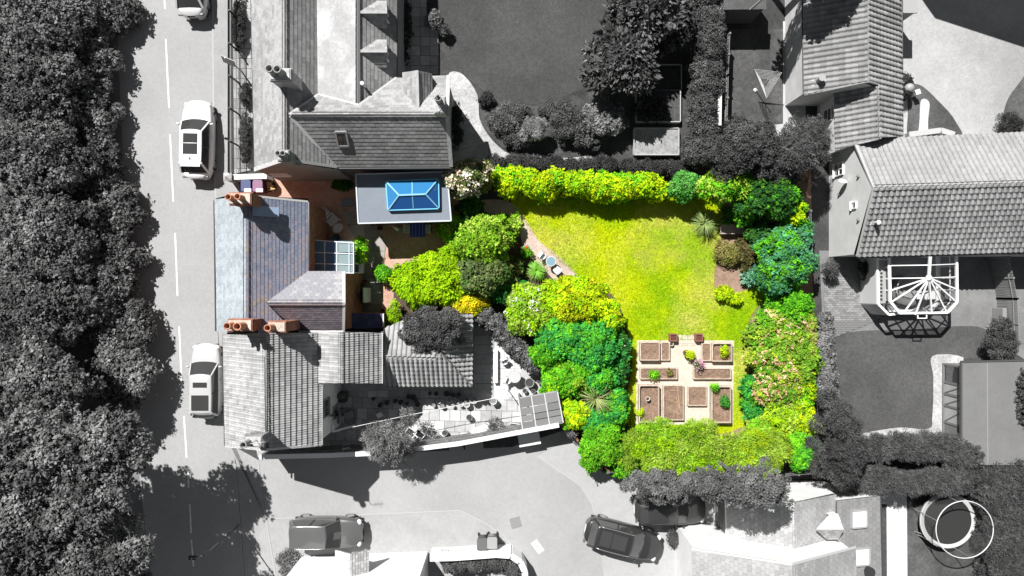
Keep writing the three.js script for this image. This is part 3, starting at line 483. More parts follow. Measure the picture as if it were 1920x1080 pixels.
// ================================================================== garden room with roof lantern
{
  const h = 2.78, root = thing('garden_room', 'flat grey roofed garden room with a blue glass roof lantern', 'garden room', at(757, 370, 0));
  const o = [[667, 327], [838, 322], [846, 414], [672, 419]].map(p => at(p[0], p[1], h)), hole = [[726, 342], [822, 338], [823, 391], [730, 394]].map(p => at(p[0], p[1], h));
  const sh = new THREE.Shape(o.map(p => new THREE.Vector2(p.x, -p.z))); sh.holes.push(new THREE.Path(hole.map(p => new THREE.Vector2(p.x, -p.z))));
  wpart(root, 'roof', new THREE.ExtrudeGeometry(sh, { depth: 0.22, bevelEnabled: false }).rotateX(-PI / 2).translate(0, h - 0.22, 0), mottle([0.165, 0.19, 0.225], [0.185, 0.21, 0.245], { metres: 5, seed: 91, sp: 0.05, spots: 0.02, spot: [0.28, 0.3, 0.32] }), 'smooth grey flat roof');
  const edge = []; for (let i = 0; i < 4; i++) edge.push(bar(o[i].clone().setY(h - 0.02), o[(i + 1) % 4].clone().setY(h - 0.02), 0.07, 0.14)); wpart(root, 'roof_trim', edge, plain(0.5, 0.53, 0.57, 0.5));
  const ws = [[672, 331], [834, 327], [841, 409], [677, 413]].map(p => [X(p[0], h), Z(p[1], h)]); wpart(root, 'wall', wallGeo([...ws.slice(3), ...ws.slice(0, 3)].map(p => [p[0], p[1], h - 0.2]), -0.05), plain(0.4, 0.36, 0.34, 0.8));
  { const a = ws[3], b = ws[2], mk = (t0, t1, y0, y1, w) => { const p = new V3(a[0] + (b[0] - a[0]) * t0, (y0 + y1) / 2, a[1] + (b[1] - a[1]) * t0), q = new V3(a[0] + (b[0] - a[0]) * t1, (y0 + y1) / 2, a[1] + (b[1] - a[1]) * t1); return bar(p, q, w, y1 - y0); };
    wpart(root, 'bifold_doors', [mk(0, 1, 2.2, 2.68, 0.12), ...[0.02, 0.25, 0.5, 0.75, 0.98].map(t => mk(t - 0.012, t + 0.012, 0, 2.2, 0.09))], plain(0.06, 0.065, 0.07, 0.4)); for (const t of [0.03, 0.26, 0.51, 0.76]) wpart(root, 'pane', mk(t, t + 0.22, 0.05, 2.18, 0.02), glassDark); }
  wpart(root, 'floor', prism(ws, 0.01, 0.06), plain(0.42, 0.4, 0.38, 0.7));
  // lantern: hipped glass on a raised frame
  const L = wpart(root, 'roof_lantern', hole.flatMap((p, i) => { const q = hole[(i + 1) % 4]; return [bar(p.clone().setY(h + 0.1), q.clone().setY(h + 0.1), 0.12, 0.34)]; }), plain(0.16, 0.5, 0.68, 0.35), 'bright blue framed roof lantern');
  const c = hole.map(p => p.clone().setY(h + 0.27)), r0 = at(748, 366, h + 0.75), r1 = at(798, 364, h + 0.75); r0.y = r1.y = h + 0.75;
  const fb = plain(0.2, 0.44, 0.6, 0.35), q = [bar(r0, r1, 0.09, 0.08), bar(c[0], r0, 0.07), bar(c[3], r0, 0.07), bar(c[1], r1, 0.07), bar(c[2], r1, 0.07)], mid = (a, b, t = 0.5) => a.clone().lerp(b, t);
  q.push(bar(mid(c[0], c[1]), mid(r0, r1), 0.05), bar(mid(c[3], c[2]), mid(r0, r1), 0.05)); part(L, 'glazing_bars', q, fb);
  const bg = t => new THREE.MeshPhysicalMaterial({ color: lin(...t), roughness: 0.08, transmission: 0.35, thickness: 0, clearcoat: 1, clearcoatRoughness: 0.03 });
  const A = bg([0.05, 0.27, 0.56]), B = bg([0.02, 0.13, 0.42]), tri = (pts, m) => { const n = pts[1].clone().sub(pts[0]).cross(pts[2].clone().sub(pts[0])).normalize(); if (n.y < 0) n.negate(); part(L, 'pane', plate(pts, n, -0.01, 0.01), m); };
  tri([c[0], mid(c[0], c[1]), mid(r0, r1), r0], A); tri([mid(c[0], c[1]), c[1], r1, mid(r0, r1)], A); tri([c[3], mid(c[3], c[2]), mid(r0, r1), r0], B); tri([mid(c[3], c[2]), c[2], r1, mid(r0, r1)], B); tri([c[0], r0, c[3]], A); tri([c[1], c[2], r1], B);
}
// ================================================================== the tiled house below it
{
  const E = 4.6, R = 6.8;
  const root = thing('tiled_house', 'grey tiled terraced house with white rear wall beside the silver car', 'house', at(520, 730, 0));
  const west = slopeOf([[497, 640, R], [497, 830, R], [420, 700, E]], [[497, 624], [499, 843], [423, 836], [420, 627]]);
  const east = slopeOf([[497, 640, R], [497, 830, R], [603, 700, E]], [[497, 624], [597, 624], [596, 716], [604, 718], [603, 834], [499, 843]]);
  const wl_ = slopeOf([[640, 640, 5.6], [640, 710, 5.6], [597, 700, 4.72]], [[596, 624], [639, 622], [639, 718], [596, 718]]);
  const wr = slopeOf([[640, 640, 5.6], [640, 710, 5.6], [715, 700, 3.7]], [[639, 622], [714, 624], [715, 719], [639, 718]]);
  const lit = tileSet(0.34, [0.8, 0.92, 1, 1.08, 1.18]), mid = tileSet(0.33, [0.8, 0.9, 1, 1.1, 1.2]), deck = grey(0.08, 0.9);
  const roof = roofPart(root, [west, east, wl_, wr], deck), list = [], rest = [], T = { tw: 0.24, th: 0.31, t: 0.055, profile: 'twin', gap: 0.012 };
  layTiles(list, rest, west, { ...T, mats: lit, seed: 31, pick: patchPick(31, 5, 0.9) }); layTiles(list, rest, east, { ...T, mats: mid, seed: 32, pick: patchPick(32, 5, 0.5) });
  layTiles(list, rest, wl_, { ...T, mats: lit, seed: 33, pick: patchPick(33, 5, 0.9) }); layTiles(list, rest, wr, { ...T, mats: mid, seed: 34, pick: patchPick(34, 5, 0.6) });
  finishTiles(root, roof, list, rest, restMat, 300);
  const cap = tileMat(G(0.42)); ridgeCaps(root, roof, at(497, 624, R), at(499, 842, R), cap, 0.15); ridgeCaps(root, roof, at(639, 622, 5.62), at(639, 718, 5.62), cap, 0.14);
  flashing(root, roof, [onPlane(west.pl, 423, 836), onPlane(west.pl, 499, 843), onPlane(east.pl, 603, 834)], grey(0.5), 0.12, 0.07); flashing(root, roof, [at(597, 626, 4.76), at(596, 716, 4.76)], grey(0.4), 0.3, 0.05);
  flashing(root, roof, [at(716, 624, 3.7), at(716, 719, 3.7)], grey(0.62), 0.1, 0.1); flashing(root, roof, [at(604, 719, E), at(604, 834, E)], grey(0.6), 0.06, 0.1);
  const xw = X(420, E) + 0.15, xe = X(602, E) - 0.06, zs = 8.15, zn = 2.4;
  wpart(root, 'wall', wallGeo([[xw, zn, E], [xw, zs, E], [X(497, R), zs, R - 0.12], [xe, zs, E], [xe, Z(717, 5) - 0.15, E]], -0.05), whiteRender, 'white rendered walls');
  wpart(root, 'wing_wall', wallGeo([[xe - 0.02, Z(717, 5) - 0.1, 4.5], [X(640, 5.5), Z(717, 5) - 0.1, 5.45], [X(713, 3.7), Z(717, 5) - 0.1, 3.6], [X(713, 3.7), zn, 3.6]], -0.05), whiteRender, 'white rendered wing walls');
  windowOn(root, new V3(xe + 0.02, 3.6, Z(765, 3.6)), new V3(1, 0, 0), 1.0, 0.9, midPaint, glassDark, 2, 1); windowOn(root, new V3(xe + 0.02, 1.6, Z(773, 1.6)), new V3(1, 0, 0), 0.75, 1.0, midPaint, glassDark, 1, 1);
  wpart(root, 'drain_pipe', [rod(new V3(xe + 0.09, 0, 7.2), new V3(xe + 0.09, 2.6, 7.2), 0.045), rod(new V3(xe + 0.09, 2.6, 7.2), new V3(xe + 0.09, 4.4, 6.4), 0.045), rod(new V3(xe + 0.09, 1.2, 7.2), new V3(xe + 0.09, 1.1, 7.9), 0.05)], gutterBlack);
  wpart(root, 'lower_gutter', [bar(new V3(xe + 0.12, 2.35, 7.75), new V3(xe + 0.12, 2.35, 8.15), 0.12), bar(new V3(xe + 0.1, 2.2, 8.15), new V3(xe + 1.0, 1.0, 8.05), 0.1)], whitePaint);
  eaveGutter(root, at(604, 719, E - 0.06), at(604, 835, E - 0.06), fasciaWhite); eaveGutter(root, at(419, 627, E - 0.06), at(422, 836, E - 0.06), gutterBlack);
  chimney(root, X(474, 7.9), Z(828, 7.9), 0.8, 0.5, 5.4, 7.8, greyBrick, greyPot, [[-0.25, 0.05, 1.15]], mossStone, 'grey brick chimney with one pot at the yard corner');
  { const b = at(470, 832, 8.6), g = [rod(new V3(b.x, 6.6, b.z), b, 0.02), rod(b, b.clone().add(new V3(0.7, 0.05, -0.1)), 0.015)]; for (let i = 0; i < 4; i++) g.push(rod(b.clone().add(new V3(0.2 + i * 0.14, 0, -0.22)), b.clone().add(new V3(0.2 + i * 0.14, 0, 0.18)), 0.008)); wpart(root, 'aerial', g, grey(0.4, 0.4)); }
}
// the low hipped outbuilding in the yard
{
  const E = 2.2, R = 3.4, root = thing('outbuilding', 'low hipped outbuilding with grey pantile roof under the dark bush', 'outbuilding', at(800, 665, 0));
  const s = slopeOf([[740, 669, R], [815, 669, R], [800, 722, E]], [[719, 669], [816, 671], [827, 661], [884, 722], [719, 722]]);
  const e = slopeOf([[827, 661, R - 0.05], [827, 600, R - 0.05], [885, 650, E]], [[827, 586], [885, 588], [884, 722], [827, 661]]);
  const nn = slopeOf([[740, 669, R], [815, 669, R], [760, 600, E]], [[719, 617], [760, 600], [827, 586], [827, 661], [816, 671], [719, 669]]);
  const mats = tileSet(0.29, [0.82, 0.92, 1, 1.1, 1.2]), roof = roofPart(root, [s, e, nn], grey(0.08)), list = [], rest = [], T = { tw: 0.27, th: 0.3, t: 0.06, profile: 'deep', gap: 0.012 };
  layTiles(list, rest, s, { ...T, mats, seed: 41, pick: patchPick(41, 5, 0.8) }); layTiles(list, rest, e, { ...T, mats, seed: 42, pick: patchPick(42, 5, 0.8) }); layTiles(list, rest, nn, { ...T, mats, seed: 43, pick: patchPick(43, 5, 0.8) });
  finishTiles(root, roof, list, rest, restMat, 260);
  const cap = tileMat(G(0.36)); ridgeCaps(root, roof, at(720, 669, R + 0.02), at(816, 671, R + 0.02), cap, 0.14); ridgeCaps(root, roof, at(816, 671, R + 0.02), at(828, 659, R), cap, 0.14); ridgeCaps(root, roof, at(828, 661, R), onPlane(s.pl, 883, 721), cap, 0.14); ridgeCaps(root, roof, at(828, 588, R), at(828, 660, R), cap, 0.14);
  wpart(root, 'wall', wallGeo([[X(722, E), Z(620, E), E], [X(722, E), Z(719, E), E], [X(881, E), Z(719, E), E], [X(881, E), Z(592, E), E]], -0.05), greyRender);
  eaveGutter(root, at(720, 724, E - 0.05), at(886, 724, E - 0.05), gutterBlack);
}
// ================================================================== tiled house at top right
{
  const E = 3.0, R = 4.6, root = thing('pantile_house', 'grey pantiled house with stepped ridge beside the gravel drive', 'house', at(1600, 120, 0));
  const l = slopeOf([[1626, 0, R], [1626, 150, R], [1505, 100, E]], [[1626, -80], [1627, 152], [1508, 178], [1504, -80]]);
  const r = slopeOf([[1626, 0, R], [1626, 150, R], [1689, 100, E]], [[1626, -80], [1686, -80], [1690, 256], [1648, 258], [1645, 158], [1627, 152]]);
  const rh = onPlane(r.pl, 1646, 200).y; const l2 = slopeOf([[1646, 165, rh], [1648, 250, rh], [1566, 230, 2.6]], [[1645, 160], [1648, 262], [1568, 282], [1564, 176]]);
  const mats = tileSet(0.235, [0.78, 0.9, 1, 1.1, 1.25]), roof = roofPart(root, [l, r, l2], grey(0.05)), list = [], rest = [], T = { tw: 0.29, th: 0.31, t: 0.06, profile: 'deep', gap: 0.012 };
  for (const [S, sd] of [[l, 51], [r, 52], [l2, 53]]) layTiles(list, rest, S, { ...T, mats, seed: sd, pick: patchPick(sd, 5, 0.8) });
  finishTiles(root, roof, list, rest, restMat, 300);
  const cap = tileMat(G(0.36)); ridgeCaps(root, roof, at(1626, -80, R + 0.02), at(1627, 153, R + 0.02), cap, 0.16); ridgeCaps(root, roof, at(1645, 160, rh + 0.02), at(1648, 260, rh + 0.02), cap, 0.15);
  flashing(root, roof, [onPlane(l.pl, 1508, 178), onPlane(l.pl, 1627, 153), onPlane(r.pl, 1645, 158)], grey(0.24), 0.1, 0.14);
  const z1 = Z(166, 3.6), xa = X(1512, E), xb = X(1686, E), xc = X(1568, 2.6) + 0.08;
  wpart(root, 'wall', wallGeo([[xa, -20, E], [xa, z1, E], [X(1626, R), z1, R - 0.1], [xc + 1.6, z1, 3.7]], -0.05), paleRender); wpart(root, 'extension_wall', wallGeo([[xc, z1, 2.5], [xc, Z(282, 2.6), 2.5], [X(1640, 2.6), Z(262, 2.6), 2.9]], -0.05), paleRender);
  windowOn(root, new V3(xc - 0.02, 1.5, Z(216, 1.5)), new V3(-1, 0, 0), 0.8, 1.0, whitePaint, glassDark, 1, 2); wpart(root, 'east_wall', wallGeo([[xb, -20, E], [xb, Z(258, 3), E]], -0.05), greyRender);
  { const b = onPlane(l.pl, 1532, 152); wpart(root, 'flue', [cyl(0.13, 0.13, 0.6, b.x, b.y + 0.25, b.z), cyl(0.19, 0.17, 0.14, b.x, b.y + 0.58, b.z), box(0.7, 0.03, 0.6, b.x, b.y + 0.02, b.z, 0, 0.53)], grey(0.34, 0.5)); }
  eaveGutter(root, at(1503, -80, E - 0.05), at(1507, 178, E - 0.05), gutterBlack); eaveGutter(root, at(1691, -80, E - 0.05), at(1692, 256, E - 0.05), gutterBlack);
  wpart(root, 'porch', [box(0.9, 2.5, 0.9, X(1702, 2.5), 1.25, Z(8, 2.5)), box(1.05, 0.1, 1.05, X(1702, 2.5), 2.55, Z(8, 2.5))], grey(0.32), 'small flat roofed bay beside the drive');
}
// ================================================================== house with the white gable at right
{
  const E = 3.1, R = 5.0, root = thing('gable_house', 'long pantiled house with pale rendered gable wall and white conservatory', 'house', at(1760, 365, 0));
  const n = slopeOf([[1638, 352, R], [1920, 343, R], [1760, 255, E]], [[1638, 352], [2080, 338], [2080, 241], [1600, 262]]);
  const s = slopeOf([[1638, 352, R], [1920, 343, R], [1760, 475, E - 0.1]], [[1638, 352], [2080, 338], [2080, 466], [1607, 480]]);
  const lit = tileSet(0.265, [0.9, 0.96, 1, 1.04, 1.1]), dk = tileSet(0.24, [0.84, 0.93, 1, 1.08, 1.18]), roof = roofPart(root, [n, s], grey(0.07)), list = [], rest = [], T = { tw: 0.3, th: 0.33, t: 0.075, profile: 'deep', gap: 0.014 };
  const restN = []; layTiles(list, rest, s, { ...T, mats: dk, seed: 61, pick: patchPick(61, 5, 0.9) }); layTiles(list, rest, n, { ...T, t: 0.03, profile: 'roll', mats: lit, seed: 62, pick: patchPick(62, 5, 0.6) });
  finishTiles(root, roof, list, rest, restMat, 300);
  ridgeCaps(root, roof, at(1637, 352, R + 0.02), at(2080, 338, R + 0.02), tileMat(G(0.5)), 0.17);
  const xg = 19.02, za = Z(265, E), zb = Z(477, E), zr = Z(352, R);
  wpart(root, 'wall', wallGeo([[40, za, E], [xg, za, E], [xg, zr, R - 0.1], [xg, zb, E - 0.12], [40, zb, E - 0.12]], -0.05), mottle(G(0.56), G(0.63), { metres: 5, seed: 96, sp: 0.05 }), 'pale rendered gable wall');
  windowOn(root, new V3(xg - 0.02, 1.35, Z(318, 1.3)), new V3(-1, 0, 0), 0.75, 1.05, whitePaint, glassDark, 2, 2); windowOn(root, new V3(xg - 0.02, 3.1, Z(385, 3.1)), new V3(-1, 0, 0), 0.4, 0.5, whitePaint, glassDark, 1, 1);
  for (const [py, h] of [[330, 3.6], [412, 3.6], [364, 1.4]]) wpart(root, 'wall_vent', [box(0.1, 0.13, 0.13, xg - 0.05, h, Z(py, h)), cyl(0.05, 0.05, 0.1, xg - 0.1, h, Z(py, h))], grey(0.2));
  { const c = at(1543, 342, 2.1); wpart(root, 'satellite_dish', [lathe([[0, 0], [0.12, 0.02], [0.22, 0.07], [0.225, 0.08], [0.12, 0.035], [0, 0.015]], 18).rotateX(-0.9).translate(xg - 0.3, 2.3, Z(342, 2.2)), rod(new V3(xg, 2.2, Z(342, 2.2)), new V3(xg - 0.3, 2.3, Z(342, 2.2)), 0.02)], grey(0.7)); }
  { const b = onPlane(s.pl, 1638, 418); wpart(root, 'flue', [cyl(0.07, 0.07, 0.5, b.x, b.y + 0.2, b.z), cyl(0.12, 0.1, 0.12, b.x, b.y + 0.48, b.z), box(0.2, 0.03, 0.25, b.x - 0.15, b.y + 0.02, b.z)], grey(0.6)); }
  flashing(root, roof, [onPlane(n.pl, 1600, 262), onPlane(n.pl, 1638, 352), onPlane(s.pl, 1607, 480)], grey(0.42), 0.1, 0.1);
  eaveGutter(root, onPlane(s.pl, 1608, 482).add(new V3(0, -0.08, 0.03)), onPlane(s.pl, 2080, 468).add(new V3(0, -0.08, 0.03)), gutterBlack);
}

// ================================================================== white conservatory on the gable house
{
  const root = thing('conservatory', 'white framed glass conservatory with fan shaped roof on the pantiled house', 'conservatory', at(1722, 540, 0));
  const H0 = 2.3, H1 = 3.3, wf = grey(0.82, 0.45), hub = at(1742, 521, H1), back = at(1744, 481, H1 - 0.02);
  // eaves outline, clockwise from the back left, at height H0
  const ev = [[1667, 479], [1669, 566], [1686, 587], [1776, 586], [1794, 566], [1793, 476]].map(p => at(p[0], p[1], H0));
  const clear = new THREE.MeshPhysicalMaterial({ color: lin(0.92, 0.92, 0.92), roughness: 0.02, transmission: 1, thickness: 0, ior: 1.45 });
  const rim = []; for (let i = 0; i < ev.length - 1; i++) rim.push(bar(ev[i], ev[i + 1], 0.13, 0.13)); wpart(root, 'eaves_frame', rim, wf);
  const ends = [[1669, 545], [1670, 567], [1694, 587], [1716, 590], [1747, 588], [1775, 586], [1793, 566], [1793, 542]].map(p => at(p[0], p[1], H0 + 0.03));
  for (const e of ends) wpart(root, 'glazing_bar', bar(hub, e, 0.075, 0.07), wf);
  wpart(root, 'ridge_beam', bar(hub.clone().add(new V3(0, -0.04, 0)), back, 0.16, 0.09), grey(0.5, 0.5)); wpart(root, 'hub', [lathe([[0, 0.12], [0.1, 0.1], [0.17, 0.02], [0.18, -0.06], [0, -0.06]], 12).translate(hub.x, hub.y, hub.z)], wf);
  for (const [l, r_] of [[[1668, 522], [1793, 519]], [[1668, 498], [1793, 495]]]) { wpart(root, 'glazing_bar', bar(at(l[0], l[1], H0 + 0.03), hub.clone().lerp(back, l[1] === 522 ? 0 : 0.6), 0.05, 0.05), wf); wpart(root, 'glazing_bar', bar(at(r_[0], r_[1], H0 + 0.03), hub.clone().lerp(back, l[1] === 522 ? 0 : 0.6), 0.05, 0.05), wf); }
  const tri = pts => { const n = pts[1].clone().sub(pts[0]).cross(pts[2].clone().sub(pts[0])).normalize(); if (n.y < 0) n.negate(); wpart(root, 'roof_pane', plate(pts, n, -0.006, 0.006), clear); };
  for (let i = 0; i < ends.length - 1; i++) tri([hub, ends[i], ends[i + 1]]);
  tri([hub, back, ev[0].clone().setY(H0 + 0.03), at(1668, 522, H0 + 0.03)]); tri([hub, at(1668, 522, H0 + 0.03), ends[0]]); tri([hub, back, ev[5].clone().setY(H0 + 0.03), at(1793, 519, H0 + 0.03)]); tri([hub, at(1793, 519, H0 + 0.03), ends[7]]);
  // walls: dwarf wall, posts, panes, sill
  for (let i = 0; i < ev.length - 1; i++) {
    const a = ev[i].clone(), b = ev[i + 1].clone(), lo = (p, y) => p.clone().setY(y), L = a.distanceTo(b), k = Math.max(1, Math.round(L / 0.75));
    wpart(root, 'dwarf_wall', bar(lo(a, 0.28), lo(b, 0.28), 0.2, 0.62), grey(0.36)); wpart(root, 'sill', bar(lo(a, 0.62), lo(b, 0.62), 0.26, 0.05), wf);
    for (let j = 0; j <= k; j++) { const c = a.clone().lerp(b, j / k); wpart(root, 'post', box(0.07, 1.64, 0.07, c.x, 1.44, c.z), wf); }
    wpart(root, 'transom', bar(lo(a, 1.72), lo(b, 1.72), 0.05, 0.05), wf);
    for (let j = 0; j < k; j++) wpart(root, 'wall_pane', bar(lo(a.clone().lerp(b, (j + 0.05) / k), 1.45), lo(a.clone().lerp(b, (j + 0.95) / k), 1.45), 0.012, 1.55), clear);
  }
  // low side bay on the left with a row of little panes
  const sb = [[1645, 482], [1664, 482], [1666, 568], [1682, 588], [1666, 590], [1646, 570]].map(p => at(p[0], p[1], 1.9)); const so = []; for (let i = 0; i < 5; i++) { const a = sb[[0, 5, 4, 3, 2][i]], b = sb[[5, 4, 3, 2, 1][i]]; if (i < 3) so.push(bar(a, b, 0.12, 0.12)); } wpart(root, 'side_bay_frame', so, wf);
  wpart(root, 'side_bay_wall', [bar(sb[0].clone().setY(0.9), sb[5].clone().setY(0.9), 0.1, 1.8), bar(sb[5].clone().setY(0.9), sb[4].clone().setY(0.9), 0.1, 1.8)], grey(0.55)); wpart(root, 'side_bay_roof', [plate([sb[0], sb[5], at(1662, 568, 1.9), at(1660, 482, 1.9)], new V3(0, 1, 0), -0.03, 0.0)], grey(0.3));
  for (let j = 0; j < 8; j++) wpart(root, 'side_bay_slat', box(0.1, 0.05, 0.1, X(1653, 1.95), 1.93, Z(512 + j * 7, 1.95)), blackPaint);
  const fl = ev.map(p => [p.x, p.z]); wpart(root, 'floor', prism(fl, 0.01, 0.05), mottle(G(0.26), G(0.34), { metres: 3, seed: 97, sp: 0.1 }));
  // opening vents against the eaves
  for (const [px, py] of [[1655, 482], [1737, 478], [1728, 592]]) { const c = at(px, py, 2.2); wpart(root, 'roof_vent', [box(0.5, 0.05, 0.05, c.x, 2.25, c.z - 0.14), box(0.5, 0.05, 0.05, c.x, 2.25, c.z + 0.14), box(0.05, 0.05, 0.33, c.x - 0.25, 2.25, c.z), box(0.05, 0.05, 0.33, c.x + 0.25, 2.25, c.z)], wf); }
}
{ // things seen through its roof
  const p = at(1697, 545, 0), arc = []; for (let i = 0; i <= 14; i++) { const a = PI * (0.95 + 1.25 * i / 14); arc.push(new V3(Math.cos(a) * 0.95, 0.75, Math.sin(a) * 0.95)); }
  const s = thing('curved_sofa', 'curved pale rimmed sofa inside the white conservatory', 'sofa', [p.x, 0.05, p.z]);
  part(s, 'seat', new THREE.TorusGeometry(0.75, 0.25, 8, 20, PI * 1.3).rotateX(PI / 2).rotateY(-0.25).scale(1, 0.75, 1).translate(0, 0.2, 0), grey(0.16, 0.9)); part(s, 'back_rail', tube(arc, 0.035, 30), grey(0.45));
  const q = at(1722, 553, 0), t = thing('side_table', 'white topped table at the conservatory window', 'table', [q.x, 0.05, q.z]); part(t, 'table_top', rbox(1.1, 0.05, 0.5, 0.02, 0, 0.72, 0), grey(0.7)); for (const [a, b] of [[-0.48, -0.2], [0.48, -0.2], [-0.48, 0.2], [0.48, 0.2]]) part(t, 'leg', box(0.05, 0.7, 0.05, a, 0.35, b), grey(0.6));
}
// ================================================================== flat roofed garage at right
{
  const h = 2.2, root = thing('flat_garage', 'flat grey roofed garage with timber framed side windows at right edge', 'garage', at(1860, 770, 0));
  const o = W2([[1803, 679], [2060, 674], [2060, 872], [1803, 872]], h);
  wpart(root, 'roof', prism(o, h - 0.12, h), mottle(G(0.145), G(0.165), { metres: 8, seed: 98, sp: 0.06, spots: 0.01, spot: G(0.4) }), 'plain grey felt roof');
  wpart(root, 'roof_seam', bar(at(1851, 680, h + 0.01), at(1852, 870, h + 0.01), 0.05, 0.02), grey(0.24)); wpart(root, 'roof_edge', bar(at(1802, 679, h - 0.03), at(1802, 872, h - 0.03), 0.08, 0.16), grey(0.08)); wpart(root, 'roof_edge', bar(at(1802, 678, h - 0.03), at(2060, 673, h - 0.03), 0.08, 0.16), grey(0.06));
  const xw = o[0][0] + 0.36, z0 = Z(684, 1), z1 = Z(828, 1), wood = grey(0.16);
  wpart(root, 'wall', wallGeo([[40, z0, h - 0.1], [xw, z0, h - 0.1], [xw, z1 + 1.2, h - 0.1]], -0.05), grey(0.2));
  const zz = [z0 + 0.05, z0 + 1.1, z0 + 1.8, z0 + 2.5, z0 + 3.5, z1 - 0.1]; for (let i = 0; i < zz.length; i++) wpart(root, 'timber_post', box(0.1, 2.05, 0.1, xw - 0.05, 1.0, zz[i]), wood);
  wpart(root, 'timber_rail', box(0.1, 0.1, zz[5] - zz[0], xw - 0.07, 0.12, (zz[0] + zz[5]) / 2), wood); wpart(root, 'timber_rail', box(0.1, 0.1, zz[5] - zz[0], xw - 0.07, 1.98, (zz[0] + zz[5]) / 2), wood);
  for (let i = 0; i < 4; i++) { wpart(root, 'pane', box(0.02, 1.7, zz[i + 1] - zz[i] - 0.12, xw - 0.03, 1.02, (zz[i] + zz[i + 1]) / 2), i === 0 ? glassDark : grey(0.34, 0.3)); if (i) wpart(root, 'timber_brace', bar(new V3(xw - 0.06, 1.9, zz[i] + 0.05), new V3(xw - 0.06, 0.2, zz[i + 1] - 0.05), 0.05, 0.06), wood); }
  for (let k = 0; k < 5; k++) wpart(root, 'weatherboard', box(0.04, 0.36, zz[5] - zz[4] - 0.1, xw - 0.03, 0.25 + k * 0.38, (zz[4] + zz[5]) / 2), wood);
}
// ================================================================== tiled garage and white gabled house at bottom right
{
  const E = 2.5, R = 4.2, root = thing('tiled_garage', 'grey tiled garage with hipped dormer below the light green tree', 'garage', at(1450, 985, 0));
  const l = slopeOf([[1489, 945, R], [1489, 1040, R], [1362, 1000, E]], [[1489, 942], [1491, 1046], [1364, 1024], [1361, 930]]);
  const r = slopeOf([[1489, 945, R], [1489, 1040, R], [1568, 1000, E]], [[1489, 942], [1568, 927], [1572, 1024], [1491, 1046]]);
  const ml = tileSet(0.33, [0.84, 0.93, 1, 1.07, 1.16]), mr = tileSet(0.31, [0.84, 0.93, 1, 1.07, 1.16]), roof = roofPart(root, [l, r], grey(0.1)), list = [], rest = [], T = { tw: 0.3, th: 0.22, t: 0.018, stagger: true };
  layTiles(list, rest, l, { ...T, mats: ml, seed: 101, pick: patchPick(101, 5, 0.8) }); layTiles(list, rest, r, { ...T, mats: mr, seed: 102, pick: patchPick(102, 5, 0.8) });
  ridgeCaps(root, roof, at(1489, 942, R + 0.02), at(1491, 1046, R + 0.02), tileMat(G(0.42)), 0.12);
  const dn = slopeOf([[1540, 993, 3.9], [1581, 993, 3.9], [1560, 963, 3.25]], [[1530, 993], [1582, 993], [1571, 963], [1556, 963]]), ds = slopeOf([[1540, 993, 3.9], [1581, 993, 3.9], [1560, 1011, 3.3]], [[1530, 993], [1582, 993], [1572, 1011], [1550, 1011]]);
  const d = wpart(root, 'dormer', [plate(dn.pts, dn.pl.n, -0.06, 0), plate(ds.pts, ds.pl.n, -0.06, 0)], grey(0.1)); layTiles(list, rest, dn, { ...T, mats: tileSet(0.5), seed: 103 }); layTiles(list, rest, ds, { ...T, mats: ml, seed: 104 });
  part(d, 'dormer_wall', wallGeo([[X(1552, 3.2), Z(965, 3.2), 3.2], [X(1571, 3.2), Z(965, 3.2), 3.2], [X(1577, 3.4), Z(990, 3.5), 3.7], [X(1571, 3.2), Z(1008, 3.2), 3.25], [X(1552, 3.2), Z(1008, 3.2), 3.25]], 2.4), whiteRender);
  finishTiles(root, roof, list, rest, restMat, 300);
  const xa = X(1364, E) + 0.1, xb = X(1567, E) - 0.08, zn = Z(934, 3.4), zs = Z(1030, 3);
  wpart(root, 'wall', wallGeo([[xa, zs + 0.4, E], [xa, zn, E], [X(1489, R), zn, R - 0.1], [xb, zn, E], [xb, zs + 0.4, E]], -0.05), whiteRender);
  wpart(root, 'garage_door', [box(0.06, 2.1, 2.3, xa - 0.04, 1.06, (zn + zs) / 2 - 0.1)], grey(0.1, 0.5)); for (let k = 0; k < 4; k++) wpart(root, 'door_panel', box(0.04, 0.42, 2.1, xa - 0.08, 0.32 + k * 0.5, (zn + zs) / 2 - 0.1), grey(0.14, 0.5));
  wpart(root, 'door_surround', [box(0.12, 2.3, 0.12, xa - 0.06, 1.15, (zn + zs) / 2 - 1.35), box(0.12, 2.3, 0.12, xa - 0.06, 1.15, (zn + zs) / 2 + 1.15), box(0.12, 0.14, 2.62, xa - 0.06, 2.25, (zn + zs) / 2 - 0.1)], whitePaint);
  eaveGutter(root, at(1360, 930, E - 0.04), at(1363, 1024, E - 0.04), fasciaWhite);
}
